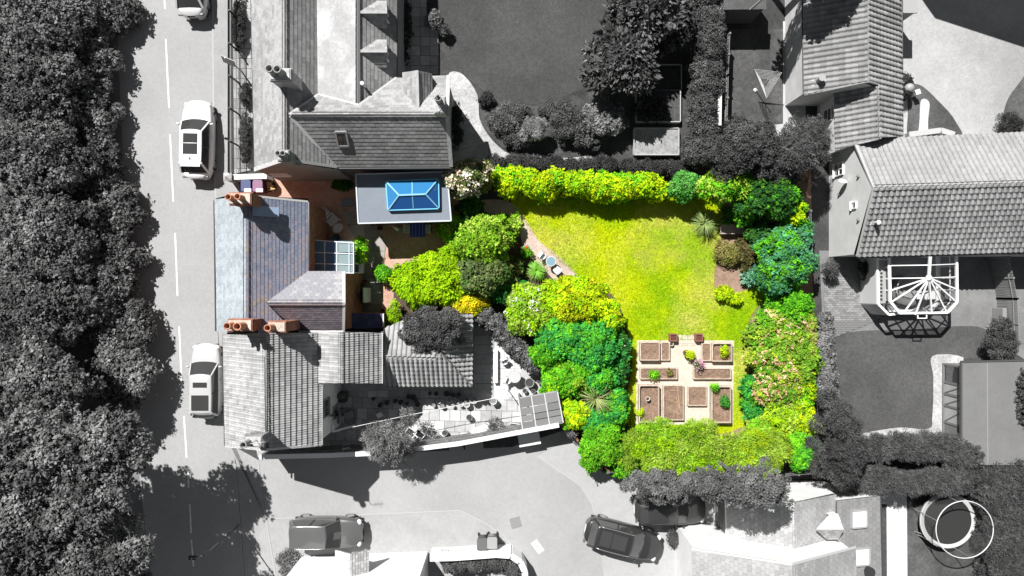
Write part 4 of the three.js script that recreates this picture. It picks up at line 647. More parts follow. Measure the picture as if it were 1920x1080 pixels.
{
  const E = 4.5, R = 6.9, root = thing('gabled_house', 'white rendered house with pale tiled roof at the bottom edge right of black cars', 'house', at(1400, 1060, 0));
  const l = slopeOf([[1485, 1058, R], [1485, 1140, R], [1298, 1100, E]], [[1485, 1058], [1496, 1230], [1300, 1230], [1297, 1029]]);
  const r = slopeOf([[1485, 1058, R], [1485, 1140, R], [1604, 1100, E]], [[1485, 1058], [1604, 1026], [1610, 1230], [1496, 1230]]);
  const ml = tileSet(0.31, [0.86, 0.94, 1, 1.06, 1.13]), mr = tileSet(0.3, [0.86, 0.94, 1, 1.06, 1.13]), roof = roofPart(root, [l, r], grey(0.1)), list = [], rest = [], T = { tw: 0.3, th: 0.22, t: 0.018, stagger: true };
  layTiles(list, rest, l, { ...T, mats: ml, seed: 105, pick: patchPick(105, 5, 0.8) }); layTiles(list, rest, r, { ...T, mats: mr, seed: 106, pick: patchPick(106, 5, 0.8) }); finishTiles(root, roof, list, rest, restMat, 300);
  ridgeCaps(root, roof, at(1485, 1058, R + 0.02), at(1496, 1230, R + 0.02), tileMat(G(0.42)), 0.12);
  const xa = X(1299, E) + 0.12, xb = X(1602, E) - 0.08, zg = Z(1029, E) + 0.12;
  wpart(root, 'wall', wallGeo([[xa, 24, E], [xa, zg, E], [X(1485, R), zg, R - 0.12], [xb, zg, E], [xb, 24, E]], -0.05), whiteRender, 'bright white rendered walls');
  flashing(root, roof, [onPlane(l.pl, 1297, 1029), onPlane(l.pl, 1485, 1058), onPlane(r.pl, 1604, 1026)], grey(0.5), 0.1, 0.08);
}
{
  const h = 3.0, root = thing('lean_to', 'grey slated lean-to with two bright roof windows beside the white path', 'lean-to', at(1612, 1010, 0));
  const s = slopeOf([[1572, 940, h + 0.25], [1572, 1060, h + 0.25], [1655, 1000, h - 0.3]], [[1569, 939], [1650, 930], [1656, 1230], [1575, 1230]]);
  const roof = roofPart(root, [s], grey(0.1)), list = [], rest = []; layTiles(list, rest, s, { tw: 0.32, th: 0.24, t: 0.012, stagger: true, mats: tileSet(0.2, [0.92, 0.97, 1, 1.04, 1.08]), seed: 107 }); finishTiles(root, roof, list, rest, restMat, 200, 'slate');
  const bright = new THREE.MeshPhysicalMaterial({ color: lin(0.8, 0.8, 0.8), roughness: 0.2, clearcoat: 1 }); skylight(root, s, 1609, 972, 0.95, 0.95, grey(0.32), bright); skylight(root, s, 1614, 1043, 0.95, 0.95, grey(0.32), bright);
  wpart(root, 'wall', wallGeo([[X(1572, 3), Z(942, h), h], [X(1651, 2.7), Z(934, 2.7), 2.6], [X(1653, 2.7), 23, 2.6]], -0.05), whiteRender); eaveGutter(root, onPlane(s.pl, 1651, 930), onPlane(s.pl, 1657, 1230), gutterBlack);
  const pot = at(1632, 1074, 3.2); wpart(root, 'vent_cowl', [cyl(0.22, 0.26, 0.3, pot.x, 2.95, pot.z), cyl(0.3, 0.3, 0.06, pot.x, 3.15, pot.z)], blackPaint);
}
// ================================================================== white house at the bottom edge
{
  const root = thing('white_house', 'bright white rendered house wall with small tiled porch at the bottom edge', 'house', at(680, 1070, 0));
  const a = at(566, 1043, 0), b = at(802, 1034, 0), h = 5.2, c = at(806, 1046, 0);
  wpart(root, 'wall', wallGeo([[a.x + 0.3, 25, h], [a.x, a.z, h], [b.x, b.z, h], [b.x + 0.25, 25, h]], -0.05), whiteRender, 'bright white rendered wall');
  const roofS = [new V3(a.x - 0.2, h, a.z - 0.2), new V3(b.x + 0.2, h, b.z - 0.2), new V3(b.x + 0.2, h + 2.6, 19.6), new V3(a.x - 0.2, h + 2.6, 19.6)], S = { pl: plane(...roofS.slice(0, 3)), pts: roofS }, roof = roofPart(root, [S], grey(0.1)), list = [], rest = []; layTiles(list, rest, S, { tw: 0.3, th: 0.25, t: 0.02, mats: tileSet(0.3), seed: 108 }); finishTiles(root, roof, list, rest, restMat, 0);
  // porch canopy with tiled slope
  const rx = -8.95, zf = 14.68, zb = 16.0, mkS = pts => ({ pl: plane(...pts.slice(0, 3)), pts }), v = (x, y, z) => new V3(x, y, z);
  const pl = mkS([v(rx, 3.25, zf), v(-9.9, 2.7, zf), v(-9.9, 2.7, zb), v(rx, 3.25, zb)]), pr = mkS([v(rx, 3.25, zf), v(-8.03, 2.7, zf), v(-8.03, 2.7, zb), v(rx, 3.25, zb)]);
  const pc = wpart(root, 'porch_canopy', [plate(pl.pts, pl.pl.n, -0.08, 0), plate(pr.pts, pr.pl.n, -0.08, 0), box(0.08, 0.12, 1.2, -9.8, 2.6, 15.35), box(0.08, 0.12, 1.2, -8.13, 2.6, 15.35)], grey(0.2)), l2 = [], r2 = [];
  layTiles(l2, r2, pl, { tw: 0.2, th: 0.16, t: 0.015, mats: tileSet(0.5), seed: 109 }); layTiles(l2, r2, pr, { tw: 0.2, th: 0.16, t: 0.03, mats: tileSet(0.33), seed: 110 }); finishTiles(root, pc, l2, r2, restMat, 60); ridgeCaps(root, pc, v(rx, 3.26, zf), v(rx, 3.26, zb), tileMat(G(0.5)), 0.08);
  { const w = at(672, 1069, 2.6); windowOn(root, new V3(w.x, 2.6, (a.z + b.z) / 2 - 0.02), new V3(0, 0, -1), 0.4, 0.5, midPaint, grey(0.4), 1, 1); }
}
// the building beyond the top right corner whose shadow lies across the drive
{
  const root = thing('barn', 'tall plain building beyond the top right corner shading the drive', 'building', [30, 0, -21]);
  const d = new V3(X(1920) - X(1752), 0, Z(88) - Z(33)).normalize(), hE = 5.5, e0 = at(1752, 33, 0).sub(new V3(0.46 * hE, -hE, 0.655 * hE)), n = new V3(d.z, 0, -d.x), wl = [e0, e0.clone().addScaledVector(d, 14), e0.clone().addScaledVector(d, 14).addScaledVector(n, 7), e0.clone().addScaledVector(n, 7)];
  wpart(root, 'wall', wallGeo(wl.map(p => [p.x, p.z, hE]), -0.05, true), greyRender); wpart(root, 'roof', plate(wl, new V3(0, 1, 0), 0, 0.08), grey(0.2));
}
{ // shed at the top beside the small lawn
  const root = thing('garden_shed', 'low felt roofed shed at the top beside the small lawn', 'shed', at(1400, 15, 0)), h = 2.3;
  const s = slopeOf([[1358, 18, h], [1437, 17, h], [1400, -20, h + 0.5]], [[1357, 18], [1437, 17], [1437, -40], [1358, -40]]);
  wpart(root, 'roof', plate(s.pts, s.pl.n, -0.07, 0), mottle(G(0.12), G(0.16), { metres: 2, size: 256, seed: 99, sp: 0.2 })); wpart(root, 'roof_batten', bar(onPlane(s.pl, 1405, 18).addScaledVector(s.pl.n, 0.015), onPlane(s.pl, 1432, -6).addScaledVector(s.pl.n, 0.015), 0.05, 0.03), grey(0.2)); wpart(root, 'wall', wallGeo([[X(1361, h), Z(-40, h), h], [X(1361, h), Z(15, h), h - 0.05], [X(1434, h), Z(15, h), h - 0.05], [X(1434, h), Z(-40, h), h]], -0.05), grey(0.1));
}

// ------------------------------------------------------------------ foliage
const leafMat = new THREE.MeshPhysicalMaterial({ color: 0xffffff, roughness: 0.8, specularIntensity: 0.2, transmission: 0.28, thickness: 0, side: THREE.DoubleSide });
const leafOpaque = new THREE.MeshPhysicalMaterial({ color: 0xffffff, roughness: 0.9, specularIntensity: 0.15, side: THREE.DoubleSide });
const bark = mottle(G(0.07), G(0.14), { metres: 1, size: 128, seed: 111, sp: 0.3 });
function clump(seed, k, len, wid, spread, lift) {   // a sprig: k pointed leaves spread through a small ball
  const r = rng(seed), v = [];
  for (let i = 0; i < k; i++) {
    const a = r() * 2 * PI, e = (r() - 0.3) * lift, d = new V3(Math.cos(a) * Math.cos(e), Math.sin(e), Math.sin(a) * Math.cos(e)), s = new V3(-Math.sin(a), (r() - 0.5) * 0.9, Math.cos(a)).normalize();
    const o = new V3((r() - 0.5), (r() - 0.5) * 0.8, (r() - 0.5)).multiplyScalar(spread), L = len * (0.7 + 0.6 * r()), W = wid * (0.7 + 0.6 * r()), m = o.clone().addScaledVector(d, L * 0.5), n = d.clone().cross(s).multiplyScalar(W * 0.18);
    const p0 = o, p1 = m.clone().addScaledVector(s, W / 2).add(n), p2 = o.clone().addScaledVector(d, L), p3 = m.clone().addScaledVector(s, -W / 2).add(n);
    for (const p of [p0, p1, p2, p0, p2, p3]) v.push(p.x, p.y, p.z);
  }
  const g = new THREE.BufferGeometry(); g.setAttribute('position', new THREE.Float32BufferAttribute(v, 3)); g.computeVertexNormals(); return g;
}
const SPRIG = { leaf: clump(1, 10, 0.2, 0.11, 0.3, 1.6), small: clump(2, 12, 0.12, 0.065, 0.22, 1.6), fine: clump(3, 14, 0.15, 0.03, 0.22, 1.8), broad: clump(4, 8, 0.3, 0.19, 0.34, 1.3), flower: clump(5, 7, 0.09, 0.085, 0.1, 1.0) };
// spread sprigs over a set of lobes [x, y, z, rx, ry, rz]
function foliage(parent, name, lobes, { sprig = 'leaf', dens = 42, pal, seed = 1, size = 1, mat = leafMat, inner = 0.25, vary = 0.7, low = -0.35 }) {
  const r = rng(seed), w = lobes.map(l => l[3] * l[5] + l[4] * (l[3] + l[5]) * 0.5), tot = w.reduce((a, b) => a + b, 0), n = Math.min(60000, Math.max(12, Math.round(tot * PI * dens / (size * size))));
  const cum = []; w.reduce((a, b, i) => cum[i] = a + b, 0);
  const M4 = [], C = [], q = new THREE.Quaternion(), up = new V3(0, 1, 0), m = new THREE.Matrix4(), lobeTone = lobes.map(() => [Math.floor(r() * pal.length), 0.82 + 0.36 * r()]);
  for (let i = 0; i < n; i++) {
    let k = 0; const t = r() * tot; while (cum[k] < t) k++; const l = lobes[k], a = r() * 2 * PI, y = low + (1 - low) * r(), c = Math.sqrt(1 - y * y), d = new V3(c * Math.cos(a), y, c * Math.sin(a)), f = r() < inner ? 0.35 + 0.5 * r() : 0.82 + 0.24 * r() + (r() < 0.2 ? 0.45 * r() : 0);
    const p = new V3(l[0] + d.x * l[3] * f, l[1] + d.y * l[4] * f, l[2] + d.z * l[5] * f); if (p.y < 0.05) { p.y = 0.05 + 0.1 * r(); }
    let hid = 0; for (let j = 0; j < lobes.length && !hid; j++) if (j !== k) { const o = lobes[j], e = ((p.x - o[0]) / o[3]) ** 2 + ((p.y - o[1]) / o[4]) ** 2 + ((p.z - o[2]) / o[5]) ** 2; if (e < 0.4) hid = 1; } if (hid && r() < 0.85) continue;
    const dir = d.clone().multiply(new V3(1 / l[3], 1 / l[4], 1 / l[5])).normalize().add(new V3((r() - 0.5), (r() - 0.2), (r() - 0.5)).multiplyScalar(0.9)).normalize(); q.setFromUnitVectors(up, dir); q.multiply(new THREE.Quaternion().setFromAxisAngle(up, r() * 2 * PI));
    const s = size * (0.7 + 0.6 * r()); M4.push(m.compose(p.sub(parent.position), q, new V3(s, s, s)).clone());
    const base = r() < 0.6 ? pal[lobeTone[k][0]] : pal[Math.floor(r() * pal.length)], v = lobeTone[k][1] * (1 - vary / 2 + vary * r()); C.push(new THREE.Color().setRGB(base[0] * v, base[1] * v, base[2] * v));
  }
  const im = new THREE.InstancedMesh(SPRIG[sprig], mat, M4.length); M4.forEach((x, i) => { im.setMatrixAt(i, x); im.setColorAt(i, C[i]); }); im.name = name; im.userData.kind = 'stuff'; shade(im); im.frustumCulled = false; parent.add(im); return im;
}
function domeLobes(c, rx, rz, h0, h1, lr, seed) {   // bumps spread over a dome
  const r = rng(seed), out = [], n = Math.max(3, Math.round(rx * rz / (lr * lr) * 1.9));
  for (let i = 0; i < n; i++) { const a = i * 2.39996 + r() * 0.8, f = Math.sqrt((i + 0.3 + 0.5 * r()) / n), R = f * (0.82 + 0.36 * r()); const hx = Math.max(0.05, rx - lr * 0.7), hz = Math.max(0.05, rz - lr * 0.7), s = lr * (0.5 + 0.85 * r());
    const y = h0 + Math.max(0, h1 - h0 - s * 0.8) * Math.sqrt(Math.max(0, 1 - R * R * 0.92)) * (0.82 + 0.25 * r()); out.push([c.x + Math.cos(a) * R * hx, Math.max(s * 0.6, y), c.z + Math.sin(a) * R * hz, s, s * 0.85, s]); }
  return out;
}
function trunkOf(root, x, z, top, r, lobes, seed, mat = bark) {
  const rr = rng(seed), gs = [rod(new V3(x, -0.05, z), new V3(x + 0.1, top * 0.55, z + 0.05), r, r * 0.75, 9)], f = new V3(x + 0.1, top * 0.53, z + 0.05);
  const n = Math.min(9, lobes.length); for (let i = 0; i < n; i++) { const l = lobes[Math.floor(rr() * lobes.length)], e = new V3(l[0], l[1] - l[4] * 0.2, l[2]), m = f.clone().lerp(e, 0.5).add(new V3(0, 0.25 * top * 0.3, 0)); gs.push(rod(f, m, r * 0.5, r * 0.32, 6), rod(m, e, r * 0.32, r * 0.1, 5)); }
  wpart(root, 'trunk', gs, mat);
}
// a plant whose crown the photograph shows round (px, py), radii in photo pixels, top at h
function plant(name, label, cat, px, py, rx, ry, h, o = {}) {
  const mh = h * (o.mid ?? 0.65), c = at(px, py, mh), k = (HC - mh) / FP * (o.grow ?? 1.13), seed = Math.round(px * 7 + py * 13), root = thing(name, label, cat, [c.x, 0, c.z], 0, o.group);
  const lr = o.lr ?? Math.min(0.6, Math.max(0.16, Math.min(rx, ry) * k * 0.3)), lobes = domeLobes(c, rx * k, ry * k, o.h0 ?? h * 0.48, h, lr, seed);
  if (o.trunk) trunkOf(root, o.baseX ?? c.x, c.z, h, o.trunk, lobes, seed); else { const r = rng(seed), gs = []; for (let i = 0; i < 4; i++) { const l = lobes[Math.floor(r() * lobes.length)]; gs.push(rod(new V3(c.x + (r() - 0.5) * 0.2, -0.03, c.z + (r() - 0.5) * 0.2), new V3(l[0], Math.max(0.15, l[1] * 0.85), l[2]), 0.03, 0.012, 5)); } wpart(root, 'stems', gs, bark); }
  foliage(root, o.trunk ? 'crown' : 'foliage', lobes, { seed, ...o });
  if (o.flowers) foliage(root, 'blossom', lobes.filter((_, i) => (i * 7919 % 100) / 100 < (o.flowerSpread ?? 0.6)), { seed: seed + 3, sprig: 'flower', pal: o.flowers, dens: (o.flowerDens ?? 26) * 3, inner: 0, low: 0.1, mat: leafOpaque, size: o.flowerSize ?? 1.2, vary: 0.25 });
  return root;
}
function hedgeLine(name, label, cat, pts, width, h, o = {}) {   // bumps along a line
  const a = pts.map(p => at(p[0], p[1], h * 0.7)), seed = Math.round(pts[0][0] * 3 + pts[0][1]), r = rng(seed), root = thing(name, label, cat, [a[0].x, 0, a[0].z], 0, o.group), w = width * PX, lobes = [], lr = o.lr ?? Math.min(0.6, w * 0.33);
  for (let i = 0; i < a.length - 1; i++) { const L = a[i].distanceTo(a[i + 1]), n = Math.ceil(L * w / (lr * lr) * 1.1), dir = a[i + 1].clone().sub(a[i]).normalize(), sd = new V3(-dir.z, 0, dir.x);
    for (let j = 0; j < n; j++) { const t = r(), u = (r() - 0.5) * 2, p = a[i].clone().lerp(a[i + 1], t).addScaledVector(sd, u * (w / 2 - lr * 0.6)), s = lr * (0.7 + 0.6 * r()); lobes.push([p.x, Math.max(s * 0.6, (h - s * 0.8) * (1 - 0.3 * u * u) * (0.85 + 0.2 * r())), p.z, s, s * 0.85, s]); if (r() < 0.5) lobes.push([p.x + (r() - 0.5) * 0.2, h * 0.4, p.z + sd.z * 0.1, s, s, s]); } }
  const gs = []; for (let i = 0; i < a.length - 1; i++) { const n = Math.max(2, Math.round(a[i].distanceTo(a[i + 1]) / 0.8)); for (let j = 0; j < n; j++) { const p = a[i].clone().lerp(a[i + 1], (j + 0.5) / n); gs.push(rod(p.clone().setY(-0.03), p.clone().setY(h * 0.7), 0.04, 0.02, 5)); } }
  wpart(root, 'stems', gs, bark).userData.kind = 'stuff'; foliage(root, 'foliage', lobes, { seed, ...o }); if (o.flowers) foliage(root, 'blossom', lobes, { seed: seed + 3, sprig: 'flower', pal: o.flowers, dens: (o.flowerDens ?? 16) * 3, inner: 0, low: 0.1, mat: leafOpaque, size: 1.2, vary: 0.25 });
  return root;
}
function spiky(name, label, cat, px, py, r0, h, pal, n = 90, seed = 1, w = 0.035) {   // strap leaves from one crown
  const c = at(px, py, h * 0.5), root = thing(name, label, cat, [c.x, 0, c.z]), r = rng(seed), v = [], col = [], R = r0 * PX;
  for (let i = 0; i < n; i++) { const a = r() * 2 * PI, e = 0.15 + 1.2 * r(), L = R * (0.8 + 0.4 * r()), b = pal[Math.floor(r() * pal.length)], s = new V3(-Math.sin(a), 0, Math.cos(a)), pt = t => new V3(Math.cos(a) * L * t * Math.cos(e * (1 - t * 0.5)), h * 0.55 + (h * 0.7 * Math.sin(e) * t - 0.45 * h * t * t), Math.sin(a) * L * t * Math.cos(e * (1 - t * 0.5)));
    for (let k = 0; k < 3; k++) { const t0 = k / 3, t1 = (k + 1) / 3, w0 = w * (1 - t0 * 0.8), w1 = k === 2 ? 0.003 : w * (1 - t1 * 0.8), p = pt(t0), q = pt(t1), A = p.clone().addScaledVector(s, w0), B = p.clone().addScaledVector(s, -w0), C = q.clone().addScaledVector(s, -w1), D = q.clone().addScaledVector(s, w1); for (const x of [A, B, C, A, C, D]) { v.push(x.x, x.y, x.z); col.push(...b); } } }
  const g = new THREE.BufferGeometry(); g.setAttribute('position', new THREE.Float32BufferAttribute(v, 3)); g.setAttribute('color', new THREE.Float32BufferAttribute(col, 3)); g.computeVertexNormals();
  part(root, 'leaves', g, new THREE.MeshStandardMaterial({ vertexColors: true, roughness: 0.7, side: THREE.DoubleSide })).userData.kind = 'stuff'; part(root, 'stem', cyl(0.06, 0.09, h * 0.6, 0, h * 0.28, 0, 8), bark); return root;
}
const gp = (...v) => v.map(G);
const TREE = gp(0.09, 0.14, 0.19, 0.26), TREED = gp(0.065, 0.1, 0.14, 0.19), SHRUBG = gp(0.08, 0.115, 0.15), SILVER = gp(0.16, 0.22, 0.28), DARKG = gp(0.045, 0.06, 0.08);
const up_ = (l, k) => l.map(c => c.map(x => Math.min(0.8, x * k)));
const LIME = up_([[0.30, 0.40, 0.004], [0.22, 0.38, 0.004], [0.36, 0.44, 0.005]], 1.6), GREEN = up_([[0.07, 0.26, 0.008], [0.12, 0.34, 0.01], [0.05, 0.2, 0.008]], 1.7), EMER = up_([[0.025, 0.18, 0.03], [0.04, 0.26, 0.045], [0.07, 0.3, 0.02]], 1.6), DEEP = up_([[0.02, 0.085, 0.018], [0.03, 0.12, 0.02], [0.05, 0.15, 0.015]], 1.25), SOFT = up_([[0.2, 0.32, 0.02], [0.27, 0.38, 0.05], [0.14, 0.28, 0.012]], 1.5), BLUEG = up_([[0.05, 0.2, 0.085], [0.08, 0.27, 0.13], [0.05, 0.17, 0.05]], 1.4), YEL = [[0.75, 0.6, 0.01], [0.62, 0.56, 0.012], [0.42, 0.5, 0.01]], OLIVE = up_([[0.2, 0.19, 0.05], [0.14, 0.16, 0.03], [0.27, 0.22, 0.08]], 1.3), CREAM = [[0.78, 0.7, 0.55], [0.75, 0.58, 0.44], [0.8, 0.77, 0.7]];

// ------------------------------------------------------------------ the wood beside the lane
{
  const near = [[225, 18, 30, 44, 1.2], [168, 90, 44, 72, 1.8], [170, 200, 44, 72, 1.7], [174, 305, 48, 70, 1.7], [204, 402, 60, 66, 1.4], [204, 505, 62, 66, 1.7], [222, 622, 66, 66, 1.8], [222, 716, 72, 62, 2.4], [206, 838, 88, 76, 8.4], [172, 950, 84, 70, 9.0], [190, 1062, 92, 76, 9.0]];
  const rank = ['first', 'second', 'third', 'fourth', 'fifth', 'sixth', 'seventh', 'eighth', 'ninth', 'tenth', 'eleventh'];
  near.forEach(([x, y, rx, ry, h], i) => plant('roadside_tree', `${rank[i]} tree from the top in the row overhanging the lane`, 'tree', x, y, rx, ry, h, { trunk: 0.14 + h * 0.012, pal: TREE, h0: h > 5 ? h * 0.74 : h * 0.4, mid: 0.8, sprig: 'leaf', dens: h > 5 ? 27 : 46, size: 0.95, baseX: Math.min(X(x, h * 0.75), -24), lr: 0.62, grow: 1, group: 'trees beside the lane' }));
  const back = [[66, 38, 106, 82, 3.4], [60, 160, 104, 88, 3.4], [60, 292, 104, 92, 3.5], [66, 430, 110, 92, 3.4], [74, 570, 112, 92, 3.8], [74, 712, 112, 88, 5.6], [70, 868, 115, 92, 9.2], [46, 1022, 96, 92, 9.4]];
  back.forEach(([x, y, rx, ry, h], i) => plant('woodland_tree', `${rank[i]} tree from the top in the row along the left edge`, 'tree', x, y, rx, ry, h, { trunk: 0.16 + h * 0.012, pal: i % 3 === 1 ? TREED : TREE, h0: h > 5 ? h * 0.66 : h * 0.4, mid: 0.78, sprig: 'leaf', dens: 42, size: 1.0, lr: 0.7, grow: 1, group: 'trees along the left edge' }));
}
// ------------------------------------------------------------------ grey gardens
plant('garden_tree', 'leafy tree with broad clumps below the topmost tree of the upper garden', 'tree', 1168, 118, 60, 66, 4.2, { trunk: 0.14, pal: gp(0.084, 0.12, 0.162), sprig: 'broad', dens: 36 });
plant('garden_tree', 'leafy tree at the top edge of the upper garden', 'tree', 1212, 28, 64, 52, 4.6, { trunk: 0.14, pal: gp(0.084, 0.12, 0.162), sprig: 'broad', dens: 36 });
plant('garden_tree', 'dark tree between the upper garden tree and the tall boundary hedge', 'tree', 1255, 65, 40, 36, 3.2, { trunk: 0.1, pal: DARKG, sprig: 'leaf' });
hedgeLine('boundary_hedge', 'tall grey hedge running down beside the raised frames', 'hedge', [[1330, -40], [1330, 90], [1322, 190], [1312, 300]], 50, 2.6, { pal: SHRUBG, sprig: 'small', dens: 60 });
plant('boundary_tree', 'wide dark grey tree above the right end of the coloured hedge', 'tree', 1390, 284, 66, 54, 4.6, { trunk: 0.14, pal: gp(0.06, 0.09, 0.12), sprig: 'small', dens: 62 });
plant('boundary_tree', 'paler feathery tree touching the pantiled house', 'tree', 1498, 282, 46, 52, 4.6, { trunk: 0.12, pal: gp(0.096, 0.132, 0.168), sprig: 'fine', dens: 62 });
plant('boundary_tree', 'shady grey shrub tree above the coloured hedge corner', 'tree', 1448, 322, 46, 34, 3.4, { trunk: 0.1, pal: gp(0.054, 0.078, 0.108), sprig: 'small', dens: 60 });
plant('shade_tree', 'tree outside the top edge shading the pantiled roof', 'tree', 1538, -128, 84, 62, 8.5, { trunk: 0.2, pal: TREED, h0: 4.5, dens: 34, mid: 0.8 });
hedgeLine('low_border', 'low ragged border along the grey side of the coloured hedge', 'border', [[918, 305], [1040, 310], [1160, 312], [1290, 318]], 26, 0.8, { pal: DARKG, sprig: 'small', dens: 60 });
{ // the mixed bed under the lawn
  plant('topiary_ball', 'clipped round topiary ball in the grey flower bed', 'topiary', 1004, 243, 24, 25, 1.9, { pal: gp(0.26, 0.31, 0.36), sprig: 'small', dens: 150, size: 0.6, lr: 0.34, h0: 0.5, inner: 0.1, grow: 1 });
  plant('bed_shrub', 'dark rounded shrub left of the topiary ball', 'shrub', 975, 213, 18, 14, 0.8, { pal: SHRUBG, sprig: 'small', dens: 80 });
  plant('bed_shrub', 'small dark ball shrub at the left end of the bed', 'shrub', 912, 185, 11, 11, 0.7, { pal: DARKG, sprig: 'small', dens: 90 });
  plant('bed_shrub', 'pale silvery shrub at the right end of the bed', 'shrub', 1132, 222, 32, 34, 1.6, { pal: SILVER, sprig: 'leaf', dens: 60, size: 0.8 });
  plant('bed_shrub', 'dark leafy shrub between topiary ball and silvery shrub', 'shrub', 1070, 232, 32, 30, 1.2, { pal: gp(0.07, 0.1, 0.14), sprig: 'small', dens: 80 });
  plant('bed_shrub', 'grey leafy plant at the lower left curve of the bed', 'shrub', 945, 222, 26, 22, 0.8, { pal: SILVER.concat(SHRUBG), sprig: 'fine', dens: 90 });
  plant('bed_shrub', 'low mixed plant along the top curve of the bed', 'shrub', 1040, 205, 26, 12, 0.6, { pal: SHRUBG, sprig: 'small', dens: 80 });
  plant('bed_shrub', 'mid grey plant beside the wooden obelisk', 'shrub', 1100, 258, 22, 16, 0.9, { pal: SHRUBG, sprig: 'small', dens: 80 });
  plant('bed_shrub', 'spreading plant along the gravel path edge', 'shrub', 975, 262, 30, 12, 0.7, { pal: gp(0.06, 0.084, 0.12), sprig: 'small', dens: 80 });
  plant('path_shrub', 'dark climber against the east wall of the large slate house', 'shrub', 857, 235, 9, 40, 1.4, { pal: DARKG, sprig: 'small', dens: 80 });
  plant('path_shrub', 'pale flowering shrub at the patio edge nearest the lawn', 'shrub', 812, 38, 12, 14, 1.0, { pal: SILVER, sprig: 'leaf', dens: 80, size: 0.7 });
  plant('path_shrub', 'small round shrub below the pale one at the lawn corner', 'shrub', 832, 56, 8, 9, 0.8, { pal: SHRUBG, sprig: 'small', dens: 90 });
  plant('path_shrub', 'leafy border plant under the two dormers', 'shrub', 757, 60, 10, 58, 1.1, { pal: DARKG, sprig: 'leaf', dens: 60, size: 0.8, flowers: gp(0.4), flowerDens: 6 });
  plant('frame_crop', 'leafy crop in the middle raised frame', 'vegetables', 1222, 200, 24, 22, 0.7, { pal: gp(0.072, 0.108), sprig: 'broad', dens: 50, size: 0.8 });
}
// right hand plots
hedgeLine('boundary_shrubs', 'pale leaved shrub row along the right boundary of the coloured garden', 'hedge', [[1543, 595], [1545, 660], [1552, 740]], 26, 1.8, { pal: SILVER, sprig: 'leaf', dens: 60, size: 0.8 });
plant('conifer', 'feathery grey conifer with bare pale branches at the hedge end', 'tree', 1572, 832, 42, 76, 4.6, { trunk: 0.12, pal: gp(0.072, 0.102, 0.132), sprig: 'fine', dens: 80 });
plant('lawn_shrub', 'rounded grey shrub at the far corner of the square lawn', 'shrub', 1876, 640, 27, 38, 1.8, { pal: gp(0.06, 0.09, 0.12), sprig: 'small', dens: 70 });
plant('drive_shrub', 'dark shrub at the right edge above the long pantiled roof', 'shrub', 1893, 236, 20, 20, 1.5, { pal: DARKG, sprig: 'fine', dens: 80 });
plant('drive_shrub', 'small shrub by the gravel drive beside the pantiled house', 'shrub', 1700, 165, 9, 22, 1.1, { pal: DARKG, sprig: 'small', dens: 80 });
plant('garage_shrub', 'leafy shrub hanging over the garage at the right edge', 'shrub', 1915, 745, 16, 55, 2.9, { pal: gp(0.072, 0.108), sprig: 'leaf', dens: 50 });
plant('dark_planting', 'dark climber at the foot of the pantiled house gable', 'shrub', 1628, 505, 18, 12, 1.0, { pal: DARKG, sprig: 'small', dens: 80 });
plant('gable_shrub', 'small twiggy shrub at the gable corner', 'shrub', 1556, 505, 12, 16, 1.0, { pal: SHRUBG, sprig: 'fine', dens: 60 });
// clipped flat hedges: sprigs over a box
function boxHedge(name, label, poly, h, o) {
  const c = poly.map(p => at(p[0], p[1], h)), r = rng(Math.round(poly[0][0])), root = thing(name, label, 'hedge', [c[0].x, 0, c[0].z]), xs = c.map(p => p.x), zs = c.map(p => p.z), lobes = [], a = Math.min(...xs), b = Math.max(...xs), z0 = Math.min(...zs), z1 = Math.max(...zs), lr = 0.42;
  const P = c.map(p => [p.x, p.z]), inside = (x, z) => { let s = false; for (let i = 0, j = P.length - 1; i < P.length; j = i++) if ((P[i][1] > z) !== (P[j][1] > z) && x < (P[j][0] - P[i][0]) * (z - P[i][1]) / (P[j][1] - P[i][1]) + P[i][0]) s = !s; return s; };
  for (let x = a; x < b; x += lr * 0.9) for (let z = z0; z < z1; z += lr * 0.9) { const u = x + (r() - 0.5) * 0.3, v = z + (r() - 0.5) * 0.3; if (inside(u, v)) { const s = lr * (0.85 + 0.3 * r()); lobes.push([u, h - s * 0.55 + (r() - 0.5) * 0.08, v, s, s * 0.55, s]); if (r() < 0.5) lobes.push([u, h * 0.5, v, s, h * 0.45, s]); } }
  const gs = []; for (let i = 0; i < 8; i++) { const x = a + (b - a) * (i + 0.5) / 8, z = (z0 + z1) / 2; gs.push(rod(new V3(x, -0.03, z), new V3(x, h * 0.8, z), 0.06, 0.03, 6)); } wpart(root, 'stems', gs, bark).userData.kind = 'stuff';
  foliage(root, 'foliage', lobes, { seed: 5, inner: 0.1, ...o }); return root;
}
boxHedge('clipped_hedge', 'upper half of the wide clipped hedge below the square lawn', [[1612, 836], [1700, 824], [1800, 828], [1834, 845], [1838, 868], [1740, 858], [1690, 853], [1612, 856]], 2.3, { pal: gp(0.1, 0.12, 0.14), sprig: 'fine', dens: 90, size: 0.9 });
boxHedge('clipped_hedge', 'lower half of the wide clipped hedge above the trampoline', [[1600, 892], [1690, 889], [1740, 894], [1838, 888], [1838, 900], [1815, 918], [1720, 920], [1640, 914], [1590, 900]], 2.3, { pal: gp(0.1, 0.12, 0.14), sprig: 'fine', dens: 90, size: 0.9 });
boxHedge('clipped_hedge', 'broad hedge at the bottom right corner beside the trampoline', [[1856, 872], [1990, 868], [1990, 1160], [1872, 1160], [1866, 1000], [1852, 930]], 2.2, { pal: gp(0.08, 0.1, 0.12), sprig: 'fine', dens: 70, size: 1 });
